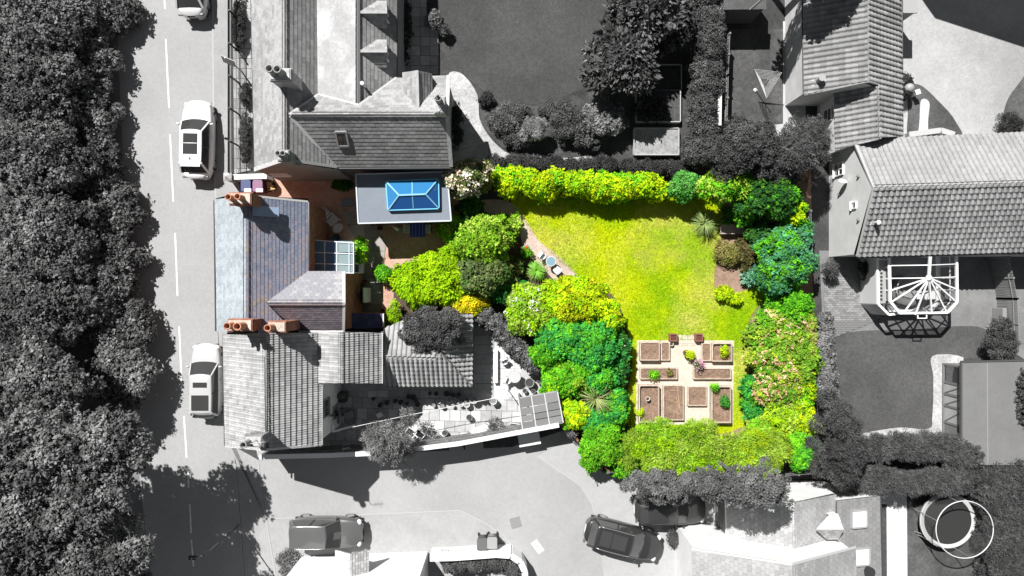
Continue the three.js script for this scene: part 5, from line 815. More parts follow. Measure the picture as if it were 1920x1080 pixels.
hedgeLine('edge_plants', 'ragged pale plants between trampoline grass and the corner hedge', 'plants', [[1862, 960], [1864, 1020], [1868, 1100]], 10, 0.8, { pal: gp(0.12, 0.3), sprig: 'leaf', dens: 40, size: 0.8 });
// yard and courtyard plants
plant('yard_tree', 'pale feathery small tree overhanging the white yard wall', 'tree', 736, 820, 54, 46, 3.8, { grow: 1, trunk: 0.09, pal: gp(0.18, 0.24, 0.3), sprig: 'fine', dens: 60, size: 1.1, h0: 1.8 });
plant('roof_bush', 'dark dense bush spreading over the outbuilding roof', 'bush', 812, 616, 62, 38, 4.4, { pal: gp(0.085, 0.11, 0.135), sprig: 'small', dens: 70, h0: 3.0, lr: 0.42, grow: 1.05 });
hedgeLine('yard_shrubs', 'grey shrubs along the curved edge of the yard', 'shrubs', [[905, 590], [935, 612], [958, 640], [985, 668], [1010, 692]], 26, 1.4, { pal: gp(0.084, 0.144, 0.204), sprig: 'leaf', dens: 50, size: 0.8, flowers: gp(0.35, 0.5), flowerDens: 5 });
hedgeLine('wall_plants', 'pale sprays of plants outside the coloured boundary beside the bright forecourt', 'plants', [[1062, 798], [1075, 812]], 16, 1.2, { pal: SILVER, sprig: 'fine', dens: 60 });
hedgeLine('wall_plants', 'thin grey plants at the foot of the coloured boundary on the forecourt', 'plants', [[1092, 835], [1110, 855], [1135, 880]], 10, 0.9, { pal: SILVER, sprig: 'leaf', dens: 50, size: 0.8 });
plant('forecourt_tree', 'grey leaved tree above the parked black car', 'tree', 1246, 905, 68, 30, 4.2, { trunk: 0.1, pal: gp(0.12, 0.168, 0.216), sprig: 'small', dens: 66, h0: 2.2 });
plant('forecourt_tree', 'grey leaved tree above the tiled garage roof', 'tree', 1398, 908, 76, 34, 8.4, { trunk: 0.12, pal: gp(0.12, 0.168, 0.216), sprig: 'small', dens: 56, h0: 6, mid: 0.8 });
plant('shade_tree', 'taller grey tree shading the garage roof', 'tree', 1328, 898, 46, 26, 7.4, { trunk: 0.12, pal: gp(0.12, 0.168, 0.216), sprig: 'small', dens: 56, h0: 5.2, mid: 0.8 });
hedgeLine('court_hedge', 'curved clipped hedge inside the low white wall', 'hedge', [[838, 1060], [880, 1060], [930, 1054], [960, 1066], [972, 1090]], 22, 1.1, { pal: gp(0.084, 0.12, 0.156), sprig: 'small', dens: 80 });
plant('planter_plant', 'small plants in the recess of the low white wall', 'plants', 838, 1039, 12, 6, 0.7, { pal: gp(0.144, 0.216), sprig: 'small', dens: 90 });
plant('corner_plants', 'speckled ground plants at the white house corner', 'plants', 540, 1052, 20, 22, 0.4, { pal: gp(0.144, 0.24), sprig: 'small', dens: 60 });
plant('bay_plant', 'dark potted shrub beside the lower black car', 'shrub', 1262, 1008, 9, 14, 1.0, { pal: gp(0.072, 0.12), sprig: 'small', dens: 80 });
for (const [x, y, w, h, l] of [[447, 50, 10, 46, 'upper clipped scroll hedge behind the front railings'], [462, 175, 8, 20, 'curled clipped hedge at the middle of the front garden'], [461, 260, 8, 44, 'lower clipped scroll hedge in the front garden']]) plant('box_hedge', l, 'hedge', x, y, w, h, 0.7, { pal: gp(0.06, 0.09), sprig: 'small', dens: 110, size: 0.8 });
// ------------------------------------------------------------------ the coloured garden
hedgeLine('garden_hedge', 'long yellow green hedge along the top of the coloured lawn', 'hedge', [[930, 340], [1000, 342], [1080, 346], [1160, 348], [1246, 350]], 40, 2.0, { pal: LIME.concat(GREEN.slice(1, 2)), sprig: 'leaf', dens: 55, size: 0.85 });
plant('rose_bush', 'large rose bush with cream blossoms beside the garden room roof', 'rose bush', 878, 336, 44, 32, 3.9, { pal: [[0.1, 0.16, 0.03], [0.16, 0.2, 0.05]], sprig: 'small', dens: 80, flowers: CREAM, flowerDens: 40, flowerSize: 1.7, flowerSpread: 0.8 });
plant('hedge_shrub', 'mint green shrub breaking the long hedge near its right end', 'shrub', 1282, 350, 28, 22, 2.2, { pal: [[0.09, 0.33, 0.05], [0.14, 0.4, 0.08]], sprig: 'leaf', dens: 60, size: 0.85 });
plant('hedge_tree', 'green leaved tree over the shaded lawn corner', 'tree', 1362, 352, 50, 30, 3.4, { trunk: 0.1, pal: GREEN.concat(SOFT), sprig: 'leaf', dens: 50 });
plant('hedge_tree', 'dark green tree in the top right corner of the coloured garden', 'tree', 1440, 370, 56, 40, 3.4, { trunk: 0.1, pal: DEEP.concat([GREEN[0]]), sprig: 'leaf', dens: 50 });
plant('corner_shrub', 'bright lime shrub in the top right corner', 'shrub', 1482, 398, 24, 26, 2.4, { pal: LIME.concat(GREEN), sprig: 'leaf', dens: 55, size: 0.9 });
plant('corner_shrub', 'deep green shrub behind the pale bench', 'shrub', 1400, 400, 36, 18, 1.8, { pal: DEEP, sprig: 'leaf', dens: 50 });
plant('boundary_bush', 'blue green bushy tree along the right boundary', 'tree', 1468, 492, 48, 56, 3.2, { trunk: 0.1, pal: BLUEG.concat([GREEN[0]]), sprig: 'leaf', dens: 55, size: 0.9 });
plant('boundary_bush', 'fresh green bush between the blue green tree and the peach flowers', 'shrub', 1482, 572, 38, 26, 2.2, { pal: GREEN, sprig: 'leaf', dens: 60, size: 0.85 });
plant('flowering_shrub', 'large shrub covered with peach blossoms on the right border', 'shrub', 1462, 672, 62, 84, 2.4, { pal: [[0.2, 0.38, 0.03], [0.12, 0.34, 0.015], [0.34, 0.46, 0.03]], sprig: 'leaf', dens: 50, size: 0.85, flowers: [[0.62, 0.4, 0.24], [0.66, 0.5, 0.3], [0.6, 0.34, 0.2]], flowerDens: 26, flowerSize: 1.3, flowerSpread: 0.75 });
plant('border_shrub', 'lime shrub below the peach blossoms', 'shrub', 1482, 785, 46, 40, 2.2, { pal: LIME.concat(SOFT), sprig: 'leaf', dens: 55, size: 0.85 });
plant('border_shrub', 'green shrub in the bottom right corner of the coloured garden', 'shrub', 1494, 842, 36, 34, 2.4, { pal: GREEN.concat(EMER.slice(2)), sprig: 'leaf', dens: 60, size: 0.85 });
plant('border_shrub', 'green leaved shrub at the left edge of the peach blossoms', 'shrub', 1412, 745, 20, 40, 1.4, { pal: EMER, sprig: 'leaf', dens: 60, size: 0.8 });
plant('willow_tree', 'broad light yellow green tree below the raised beds', 'tree', 1268, 842, 92, 50, 3.6, { trunk: 0.12, pal: SOFT.concat(LIME.slice(1, 2)), sprig: 'fine', dens: 95, size: 1.15, h0: 1.8 });
plant('willow_tree', 'light yellow green tree right of the broad one below the raised beds', 'tree', 1404, 846, 68, 44, 3.4, { trunk: 0.12, pal: SOFT.concat(LIME.slice(0, 1)), sprig: 'fine', dens: 95, size: 1.15, h0: 1.8 });
hedgeLine('lime_bush', 'huge clipped lime green bush beside the gravel court', 'bush', [[758, 544], [800, 534], [858, 508]], 88, 2.2, { pal: [[0.36, 0.58, 0.004], [0.29, 0.54, 0.004], [0.42, 0.62, 0.006]], sprig: 'leaf', dens: 80, size: 0.75, lr: 0.5, vary: 0.5 });
plant('yellow_shrub', 'golden yellow shrub at the right foot of the huge lime bush', 'shrub', 872, 570, 38, 22, 1.7, { pal: YEL, sprig: 'small', dens: 85 });
plant('lime_bush', 'lower lime green bush at the corner of the yard roofs', 'bush', 738, 592, 12, 22, 1.5, { pal: [[0.22, 0.42, 0.006], [0.27, 0.45, 0.008]], sprig: 'small', dens: 90 });
plant('court_shrub', 'small round green shrub at the left tip of the huge lime bush', 'shrub', 720, 513, 15, 14, 1.0, { pal: GREEN, sprig: 'small', dens: 90 });
plant('court_shrub', 'bright climber beside the small glass roof', 'shrub', 677, 468, 11, 22, 1.9, { pal: GREEN.concat(LIME.slice(1, 2)), sprig: 'small', dens: 90 });
plant('court_shrub', 'soft green shrub at the garden room corner', 'shrub', 850, 432, 26, 22, 1.5, { pal: SOFT.concat(GREEN.slice(1, 2)), sprig: 'leaf', dens: 60, size: 0.85 });
plant('court_shrub', 'deep green shrub in the shade behind the garden room', 'shrub', 885, 395, 24, 22, 1.2, { pal: DEEP, sprig: 'leaf', dens: 60, size: 0.8 });
plant('fruit_tree', 'open lime green tree between gravel court and garden path', 'tree', 905, 452, 48, 42, 3.2, { trunk: 0.08, pal: SOFT.concat([[0.17, 0.36, 0.015]]), sprig: 'leaf', dens: 55, size: 0.85, h0: 1.4 });
plant('fruit_tree', 'grey green tree below the open lime tree', 'tree', 910, 508, 46, 40, 2.8, { trunk: 0.08, pal: [[0.14, 0.2, 0.07], [0.1, 0.2, 0.04], [0.2, 0.26, 0.08]], sprig: 'leaf', dens: 52, size: 0.85, h0: 1.1 });
plant('path_shrub', 'deep green shrub at the shaded middle of the planting', 'shrub', 940, 540, 34, 26, 1.5, { pal: DEEP.concat(EMER.slice(0, 1)), sprig: 'leaf', dens: 60, size: 0.8 });
plant('path_shrub', 'soft green shrub at the upper bend of the garden path', 'shrub', 962, 424, 12, 18, 1.0, { pal: SOFT, sprig: 'leaf', dens: 60, size: 0.8 });
plant('poppy_plant', 'small plant with one red flower beside the garden path', 'flower', 985, 474, 8, 8, 0.6, { pal: GREEN, sprig: 'small', dens: 90, flowers: [[0.6, 0.04, 0.01]], flowerDens: 5, flowerSpread: 0.4 });
plant('white_rose', 'yellow green shrub with white flowers at the yard corner', 'shrub', 998, 582, 48, 44, 2.2, { pal: SOFT.concat([LIME[1]]), sprig: 'leaf', dens: 55, size: 0.8, flowers: gp(0.75, 0.68), flowerDens: 14, flowerSpread: 0.5 });
plant('golden_bush', 'bright yellow lime bush at the end of the garden path', 'bush', 1082, 562, 56, 44, 2.8, { pal: LIME.concat([[0.42, 0.44, 0.008]]), sprig: 'leaf', dens: 65, size: 0.8 });
plant('emerald_bush', 'emerald bush left of the lawn waist', 'bush', 1060, 630, 50, 38, 2.6, { pal: EMER.concat([GREEN[1]]), sprig: 'leaf', dens: 62, size: 0.8 });
plant('emerald_bush', 'emerald bush beside the white flowering bush', 'bush', 1112, 648, 42, 46, 2.8, { pal: EMER, sprig: 'leaf', dens: 62, size: 0.8 });
plant('white_rose', 'dark green rose with white blossoms on the lawn edge', 'rose bush', 1160, 668, 17, 52, 1.6, { pal: DEEP.concat([EMER[1]]), sprig: 'leaf', dens: 62, size: 0.8, flowers: gp(0.78), flowerDens: 16, flowerSpread: 0.45 });
plant('green_bush', 'mid green bush above the spiky palm', 'bush', 1080, 702, 40, 34, 2.4, { pal: GREEN.concat([SOFT[0]]), sprig: 'leaf', dens: 60, size: 0.8 });
plant('green_bush', 'green bush right of the spiky palm beside the lawn', 'bush', 1152, 760, 22, 40, 1.8, { pal: EMER.concat([GREEN[1]]), sprig: 'leaf', dens: 62, size: 0.8 });
plant('green_bush', 'yellow green bush beside the slatted shed', 'bush', 1078, 775, 24, 26, 2.0, { pal: LIME.concat([GREEN[1]]), sprig: 'leaf', dens: 62, size: 0.8 });
plant('green_bush', 'round fresh green bush at the bottom left tip of the garden', 'bush', 1128, 838, 40, 38, 2.4, { pal: [[0.1, 0.36, 0.012], [0.16, 0.42, 0.015]], sprig: 'leaf', dens: 64, size: 0.8 });
plant('green_bush', 'deep green bush below the spiky palm', 'bush', 1120, 792, 30, 24, 1.9, { pal: EMER, sprig: 'leaf', dens: 60, size: 0.8 });
plant('bed_plant', 'green bush between the round bush and the light tree', 'bush', 1172, 866, 26, 28, 1.8, { pal: GREEN.concat([DEEP[2]]), sprig: 'leaf', dens: 60, size: 0.8 });
spiky('cordyline', 'spiky palm with pale straw leaves among the green bushes', 'palm', 1116, 745, 38, 2.9, [[0.3, 0.36, 0.12], [0.2, 0.32, 0.06], [0.42, 0.36, 0.2]], 120, 7, 0.018);
spiky('ornamental_grass', 'round tuft of green grass beside the garden path', 'grass', 1006, 508, 20, 0.9, [[0.12, 0.38, 0.02], [0.2, 0.45, 0.03]], 160, 8, 0.022);
spiky('ornamental_grass', 'arching pale grass in the shaded lawn corner near the bench', 'grass', 1320, 420, 27, 1.2, [[0.18, 0.28, 0.06], [0.3, 0.36, 0.12], [0.1, 0.18, 0.04]], 150, 9, 0.022);
plant('agave', 'blue green rosette plant in the side border', 'plant', 1415, 511, 17, 17, 0.7, { pal: [[0.18, 0.42, 0.26], [0.24, 0.5, 0.34]], sprig: 'broad', dens: 60, size: 0.75 });
plant('border_plant', 'olive brown shrub in front of the bench', 'shrub', 1370, 475, 26, 20, 0.8, { pal: OLIVE, sprig: 'small', dens: 60 });
plant('border_plant', 'brownish shrub under the blue green tree', 'shrub', 1402, 470, 18, 28, 1.0, { pal: [[0.13, 0.1, 0.04], [0.17, 0.15, 0.05], [0.08, 0.08, 0.025]], sprig: 'leaf', dens: 50, size: 0.8 });
plant('border_plant', 'lime leaved plant at the lawn corner of the side border', 'plant', 1358, 550, 15, 12, 0.6, { pal: LIME, sprig: 'leaf', dens: 70, size: 0.8 });
plant('border_plant', 'second lime plant below the first at the border point', 'plant', 1380, 562, 10, 8, 0.5, { pal: LIME, sprig: 'leaf', dens: 70, size: 0.7 });
plant('border_plant', 'thin green seedlings on the bare soil strip', 'plant', 1430, 590, 9, 14, 0.3, { pal: GREEN, sprig: 'small', dens: 50 });
for (const [x, y, rx, ry, h, pal, l] of [[1028, 664, 30, 26, 2.0, GREEN, 'green shrub at the yard side of the emerald bushes'], [1138, 596, 26, 30, 2.2, LIME.concat([GREEN[1]]), 'yellow green shrub at the narrow waist of the lawn'], [1120, 706, 34, 28, 2.3, EMER.concat([GREEN[0]]), 'dark emerald shrub just above the spiky palm'], [1040, 716, 22, 30, 1.8, GREEN.concat([LIME[1]]), 'fresh green shrub behind the panel shelter'], [1450, 612, 24, 20, 1.6, GREEN.concat([SOFT[1]]), 'green shrub at the top of the peach blossoms'], [1432, 800, 26, 22, 1.7, SOFT.concat([GREEN[1]]), 'soft green shrub left of the lime border shrub'], [1510, 640, 14, 60, 1.9, SOFT.concat([OLIVE[2]]), 'soft shrub row behind the peach blossoms'], [1505, 728, 18, 40, 2.0, LIME.concat([GREEN[0]]), 'lime shrub on the boundary below the peach blossoms'], [1430, 440, 30, 24, 1.7, DEEP.concat([BLUEG[2]]), 'deep green shrub right of the bench'], [1500, 440, 18, 30, 2.0, BLUEG.concat([GREEN[2]]), 'blue green shrub against the board fence'], [958, 500, 20, 16, 1.0, OLIVE.concat([DEEP[1]]), 'brownish low shrub between the trees and the garden path'], [968, 548, 26, 20, 1.4, EMER.concat([DEEP[2]]), 'emerald low shrub above the white flowering shrub']]) plant('fill_shrub', l, 'shrub', x, y, rx, ry, h, { pal, sprig: 'leaf', dens: 60, size: 0.8 });
{ // short grass of the coloured lawn
  const r = rng(77), poly = W2(smooth([[960, 372], [1050, 366], [1200, 366], [1345, 372], [1352, 430], [1346, 470], [1340, 540], [1380, 548], [1436, 535], [1442, 550], [1410, 590], [1398, 640], [1392, 800], [1180, 800], [1186, 690], [1176, 620], [1150, 555], [1085, 520], [1030, 470], [985, 420]], 80)), pad = W2([[1194, 638], [1376, 638], [1374, 796], [1192, 796]]);
  const inside = (P, x, z) => { let s = false; for (let i = 0, j = P.length - 1; i < P.length; j = i++) if ((P[i][1] > z) !== (P[j][1] > z) && x < (P[j][0] - P[i][0]) * (z - P[i][1]) / (P[j][1] - P[i][1]) + P[i][0]) s = !s; return s; };
  const tuft = clump(11, 9, 0.075, 0.012, 0.09, 2.2), f = fbm(5, 4, 41, 0.6), d = fbm(7, 3, 52), im = new THREE.InstancedMesh(tuft, leafOpaque, 30000), m = new THREE.Matrix4(), q = new THREE.Quaternion(), up = new V3(0, 1, 0); let n = 0;
  while (n < 30000) { const x = r() * 16, z = -6 + r() * 15; if (!inside(poly, x, z) || inside(pad, x, z)) continue; q.setFromAxisAngle(up, r() * 6.3); const s = 0.7 + 0.6 * r(); im.setMatrixAt(n, m.compose(new V3(x, 0.04, z), q, new V3(s, s, s))); const t = Math.min(1, Math.max(0, (f(x / 15, z / 15) - 0.5) * 3 + 0.5)), dd = Math.min(0.75, Math.max(0, (d(x / 14 + 3, z / 14 + 3) - 0.5) * 3)); let c = mixc([0.28, 0.46, 0.004], [0.5, 0.58, 0.004], t); c = mixc(c, [0.6, 0.54, 0.13], dd); const k = 0.8 + 0.5 * r(); im.setColorAt(n, new THREE.Color().setRGB(c[0] * k, c[1] * k, c[2] * k)); n++; }
  im.name = 'lawn_grass'; im.userData = { kind: 'stuff', label: 'short mown grass of the coloured lawn', category: 'grass' }; im.receiveShadow = true; im.frustumCulled = false; scene.add(im);
}

// ------------------------------------------------------------------ cars (forward = +x)
const tyre = grey(0.025, 0.9), rim = grey(0.45, 0.3, { metalness: 0.6 }), lamp = new THREE.MeshPhysicalMaterial({ color: lin(0.6, 0.6, 0.6), roughness: 0.1, clearcoat: 1 }), tail = plain(0.12, 0.12, 0.12, 0.2), trimBlack = grey(0.03, 0.5), seatMat = grey(0.16, 0.8);
const carGlass = new THREE.MeshPhysicalMaterial({ color: lin(0.045, 0.045, 0.045), roughness: 0.04, clearcoat: 1, clearcoatRoughness: 0.02 });
const carPaint = (v, metal = 0) => new THREE.MeshPhysicalMaterial({ color: lin(v, v, v), roughness: metal ? 0.32 : 0.4, metalness: metal, clearcoat: 1, clearcoatRoughness: 0.05 });
function loftGeo(rows) { const v = [], n = rows[0].length; for (let i = 0; i < rows.length - 1; i++) for (let j = 0; j < n - 1; j++) { const a = rows[i][j], b = rows[i + 1][j], c = rows[i + 1][j + 1], d = rows[i][j + 1]; for (const p of [a, d, c, a, c, b]) v.push(...p); } const idx = new THREE.BufferGeometry(); idx.setAttribute('position', new THREE.Float32BufferAttribute(v, 3)); return idx; }
function smoothNormals(g) { const p = g.attributes.position, map = new Map(), key = i => Math.round(p.getX(i) * 2000) + '_' + Math.round(p.getY(i) * 2000) + '_' + Math.round(p.getZ(i) * 2000); g.computeVertexNormals(); const n = g.attributes.normal; for (let i = 0; i < p.count; i++) { const k = key(i), m = map.get(k) || [0, 0, 0]; m[0] += n.getX(i); m[1] += n.getY(i); m[2] += n.getZ(i); map.set(k, m); } for (let i = 0; i < p.count; i++) { const m = map.get(key(i)), l = Math.hypot(...m) || 1; n.setXYZ(i, m[0] / l, m[1] / l, m[2] / l); } return g; }
function car(name, label, pos, turn, o) {
  const { L = 4.5, W = 1.86, Hh = 1.6, belt = 0.98, bonnet = 0.9, nose = 0.7, paint, g0, g1, r0, r1, roofW = 0.62, n = 4.6 } = o, root = thing(name, label, 'car', [pos.x, 0.02, pos.z], turn), hl = L / 2, hw = W / 2;
  // body: sections along the length
  const top = x => { const t = x / hl; if (x > g1) { const u = (x - g1) / (hl - g1); return bonnet - (bonnet - nose) * u * u; } if (x < g0) { const u = (g0 - x) / (hl + g0); return belt - (belt - (o.tailY ?? 0.85)) * u * u; } return belt + (bonnet - belt) * Math.max(0, (x - g1 + 0.4) / 0.4); };
  const wid = x => hw * Math.pow(Math.max(0, 1 - Math.pow(Math.abs(x / hl), n)), 1 / n) * (x > 0 ? 1 - 0.05 * (x / hl) ** 2 : 1 - 0.03 * (x / hl) ** 2), rows = [];
  for (let i = 0; i <= 44; i++) { const s = i / 44, x = -hl * Math.cos(PI * s) * 0.999, w = wid(x), t = top(x), row = []; const sec = [[0.93, 0.22], [0.97, 0.32], [1, 0.5], [1, 0.66], [0.975, 0.82], [0.93, 0.92], [0.86, 0.975], [0.72, 1.0], [0.4, 1.02], [0, 1.03]]; const pts = sec.map(([a, b]) => [a * w, b < 0.3 ? 0.24 : 0.24 + (t - 0.24) * (b - 0.22) / 0.78]); for (const [a, b] of pts) row.push([x, b, a]); for (const [a, b] of pts.slice(0, -1).reverse()) row.push([x, b, -a]); rows.push(row); }
  part(root, 'body', smoothNormals(loftGeo(rows)), paint); part(root, 'underside', box(L * 0.9, 0.1, W * 0.84, 0, 0.25, 0), trimBlack);
  // cabin: outlines at belt and roof
  const ring = (x0, x1, w, y, bow) => { const q = [], N = 9; for (let i = 0; i <= N; i++) { const u = -1 + 2 * i / N; q.push(['f', [x1 + bow * (1 - u * u), y, w * u]]); } for (let i = 0; i <= N; i++) q.push(['s', [x1 + (x0 - x1) * i / N, y, w * (1 + 0.03 * Math.sin(PI * i / N))]]); for (let i = 0; i <= N; i++) { const u = 1 - 2 * i / N; q.push(['r', [x0 - bow * 0.5 * (1 - u * u), y, w * u]]); } for (let i = 0; i <= N; i++) q.push(['t', [x0 + (x1 - x0) * i / N, y, -w * (1 + 0.03 * Math.sin(PI * i / N))]]); return q; };
  const lo = ring(g0 + 0.02, g1 - 0.1, hw * 0.87, belt - 0.03, 0.14), hi = ring(r0, r1, hw * roofW / 0.8 * 0.8, Hh - 0.05, 0.07);
  for (const [k, nm] of [['f', 'windscreen'], ['r', 'rear_window'], ['s', 'side_window'], ['t', 'side_window']]) { const a = lo.filter(p => p[0] === k).map(p => p[1]), b = hi.filter(p => p[0] === k).map(p => p[1]); part(root, nm, smoothNormals(loftGeo([a, b])), carGlass); }
  const cap = ring(r0 - 0.03, r1 + 0.02, hw * roofW + 0.02, 0, 0.08).map(p => p[1]), cx = (r0 + r1) / 2, rowsR = [0, 0.25, 0.5, 0.75, 0.9, 1, 1.0].map((f, i) => cap.map(p => [cx + (p[0] - cx) * f, i === 6 ? Hh - 0.08 : Hh - 0.055 * Math.pow(f, 3), p[2] * f])); part(root, 'roof', smoothNormals(loftGeo(rowsR)), paint);
  const P = (a) => new V3(...a), yb = belt - 0.02, yr = Hh - 0.06, zb = hw * 0.875, zr = hw * roofW + 0.01;
  for (const s of [-1, 1]) { part(root, 'pillar', bar(P([g1 - 0.1, yb, s * zb]), P([r1, yr, s * zr]), 0.07, 0.06), o.pillar || paint); part(root, 'pillar', bar(P([g0 + 0.02, yb, s * zb]), P([r0, yr, s * zr]), 0.12, 0.07), o.pillar || paint); part(root, 'pillar', bar(P([(g0 + g1) / 2 - 0.1, yb, s * zb * 1.02]), P([(r0 + r1) / 2, yr, s * zr * 1.02]), 0.07, 0.05), trimBlack);
    part(root, 'door_mirror', [new THREE.SphereGeometry(0.11, 10, 8).scale(0.6, 0.8, 1.1).translate(g1 - 0.28, belt + 0.05, s * (hw + 0.05)), rod(P([g1 - 0.28, belt, s * hw * 0.9]), P([g1 - 0.28, belt + 0.04, s * (hw + 0.03)]), 0.03)], o.mirror || paint);
    part(root, 'headlight', new THREE.SphereGeometry(0.16, 10, 8).scale(0.9, 0.5, 1.2).translate(hl * 0.9, nose - 0.02, s * hw * 0.68), lamp); part(root, 'tail_light', rbox(0.14, 0.12, 0.3, 0.04, -hl * 0.955, (o.tailY ?? 0.85) - 0.03, s * hw * 0.66), tail);
    if (o.rails) part(root, 'roof_rail', [tube([P([r0 + 0.1, Hh - 0.05, s * zr * 0.97]), P([r0 + 0.2, Hh + 0.02, s * zr * 0.97]), P([cx, Hh + 0.03, s * zr * 0.99]), P([r1 - 0.15, Hh + 0.01, s * zr * 0.97]), P([r1, Hh - 0.06, s * zr * 0.97])], 0.024, 24)], o.rails);
    for (const wx of [hl * 0.62, -hl * 0.6]) { const w = part(root, 'wheel', new THREE.CylinderGeometry(0.33, 0.33, 0.22, 22).rotateX(PI / 2).translate(wx, 0.32, s * (hw - 0.16)), tyre); part(w, 'rim', new THREE.CylinderGeometry(0.22, 0.22, 0.235, 14).rotateX(PI / 2).translate(wx, 0.32, s * (hw - 0.16)), rim); }
    part(root, 'door_handle', box(0.18, 0.03, 0.03, 0.1, belt - 0.14, s * (hw + 0.005)), o.mirror || paint); }
  part(root, 'number_plate', box(0.03, 0.11, 0.5, -hl + 0.0, 0.62, 0), grey(0.6)); part(root, 'bumper_trim', box(0.06, 0.1, W * 0.7, hl - 0.06, 0.42, 0), trimBlack);
  part(root, 'wipers', [bar(P([g1 - 0.02, belt - 0.0, -0.5]), P([g1 - 0.12, belt + 0.06, 0.05]), 0.025), bar(P([g1 - 0.0, belt - 0.0, 0.05]), P([g1 - 0.1, belt + 0.06, 0.6]), 0.025)], trimBlack);
  for (const [a, b, w, nm = 'sunroof'] of o.panels || []) part(root, nm, rbox(b - a, 0.02, w, 0.008, (a + b) / 2, Hh + (o.panelUp ?? 0.004), 0), carGlass);
  if (o.spoiler) part(root, 'spoiler', rbox(0.22, 0.03, W * 0.62, 0.012, r0 - 0.1, Hh - 0.06, 0), o.spoilerMat || paint);
  if (o.bonnetLines) for (const s of [-1, 1]) part(root, 'bonnet_crease', bar(P([g1 + 0.1, bonnet + 0.018, s * 0.55]), P([hl * 0.85, nose + 0.075, s * 0.42]), 0.02, 0.012), paint);
  if (o.antenna) part(root, 'antenna', rbox(0.16, 0.05, 0.05, 0.02, r0 + 0.25, Hh + 0.01, 0), trimBlack);
  return root;
}
car('white_car', 'white sport utility car with dark glass roof panel parked by the railings', at(369, 262, 0.8), PI / 2 - 0.02, { L: 4.6, W: 1.86, Hh: 1.62, belt: 1.0, bonnet: 0.95, nose: 0.78, paint: carPaint(0.8), g0: -1.98, g1: 1.15, r0: -1.5, r1: 0.35, panels: [[-1.0, -0.38, 0.82], [-0.34, 0.2, 0.82]], spoiler: 1, antenna: 1, roofW: 0.66 });
car('white_car', 'pale silver car at the top edge of the lane', at(360, -36, 0.7), PI / 2, { L: 4.3, W: 1.78, Hh: 1.5, paint: carPaint(0.6, 0.1), g0: -1.75, g1: 1.1, r0: -1.1, r1: 0.3, roofW: 0.64 });
car('silver_car', 'silver car with two dark roof panels beside the tiled house', at(387, 714, 0.7), PI / 2, { L: 4.4, W: 1.8, Hh: 1.55, belt: 0.96, bonnet: 0.92, nose: 0.75, paint: carPaint(0.5, 0.15), g0: -2.0, g1: 1.15, r0: -1.75, r1: 0.4, panels: [[-0.28, 0.02, 0.8], [-1.6, -0.72, 0.98, 'rear_panel']], antenna: 1, roofW: 0.68 });
car('grey_car', 'dark grey sport utility car parked on the block paving', at(612, 998, 0.7), -0.0, { L: 4.35, W: 1.84, Hh: 1.62, belt: 1.0, bonnet: 0.97, nose: 0.8, paint: carPaint(0.13, 0.3), g0: -1.95, g1: 0.95, r0: -1.7, r1: 0.15, roofW: 0.7, bonnetLines: 1, spoiler: 1, rails: rim, n: 4 });
car('black_car', 'black estate car with silver roof rails parked askew on the forecourt', at(1167, 1010, 0.7), -0.265, { L: 4.55, W: 1.84, Hh: 1.6, belt: 0.98, bonnet: 0.94, nose: 0.76, paint: carPaint(0.02), g0: -2.0, g1: 1.2, r0: -1.65, r1: 0.4, panels: [[-0.75, 0.1, 0.85], [-1.45, -0.8, 0.9]], rails: grey(0.6, 0.25, { metalness: 0.8 }), roofW: 0.7, n: 4 });
car('black_car', 'black car half hidden under the grey tree by the garage', at(1256, 955, 0.7), 0, { L: 4.2, W: 1.8, Hh: 1.52, paint: carPaint(0.025), g0: -1.8, g1: 1.0, r0: -1.35, r1: 0.25, roofW: 0.68 });

// ------------------------------------------------------------------ paving laid slab by slab
function slabs(name, label, poly, sx, sy, mats, { turn = 0, gap = 0.025, y0 = 0.0, y1 = 0.05, off = true, seed = 1, bed = M.joint, h = 0 } = {}) {
  const P = W2(poly), c = Math.cos(turn), s = Math.sin(turn), Q = P.map(([x, z]) => [x * c + z * s, -x * s + z * c]), r = rng(seed), us = Q.map(p => p[0]), vs = Q.map(p => p[1]), back = (u, v) => [u * c - v * s, u * s + v * c];
  const base = shade(new THREE.Mesh(uvM(prism(P, y0 - 0.01, y0 + 0.006)), bed)); base.name = numbered(name); base.userData = { kind: 'structure', label }; scene.add(base); let n = 0; const ex = [];
  for (let j = 0, v = Math.min(...vs); v < Math.max(...vs); v += sy, j++) for (let u = Math.min(...us) - (off && j % 2 ? sx / 2 : 0); u < Math.max(...us); u += sx) {
    const q = clipRect(Q, u + gap / 2, u + sx - gap / 2, v + gap / 2, v + sy - gap / 2); if (q.length < 3 || area2(q) < 0.012) continue; const t = y1 + (r() - 0.5) * 0.008, g = prism(q.map(p => back(...p)), y0, t), mt = mats[Math.floor(r() * mats.length)];
    if (n++ < 290) part(base, 'slab', g, mt); else ex.push(g); }
  if (ex.length) part(base, 'slabs_further', ex, mats[0]).userData.kind = 'stuff'; return base;
}
slabs('upper_patio', 'grey square flagged patio beside the upper lawn', [[752, -40], [800, -40], [800, 40], [822, 60], [822, 140], [752, 140]], 0.58, 0.58, M.flag, { off: false, seed: 2 });
slabs('front_path', 'narrow flagged strip behind the front railings', [[436, -40], [470, -40], [477, 318], [440, 326]], 0.75, 0.6, M.flag, { seed: 3 });
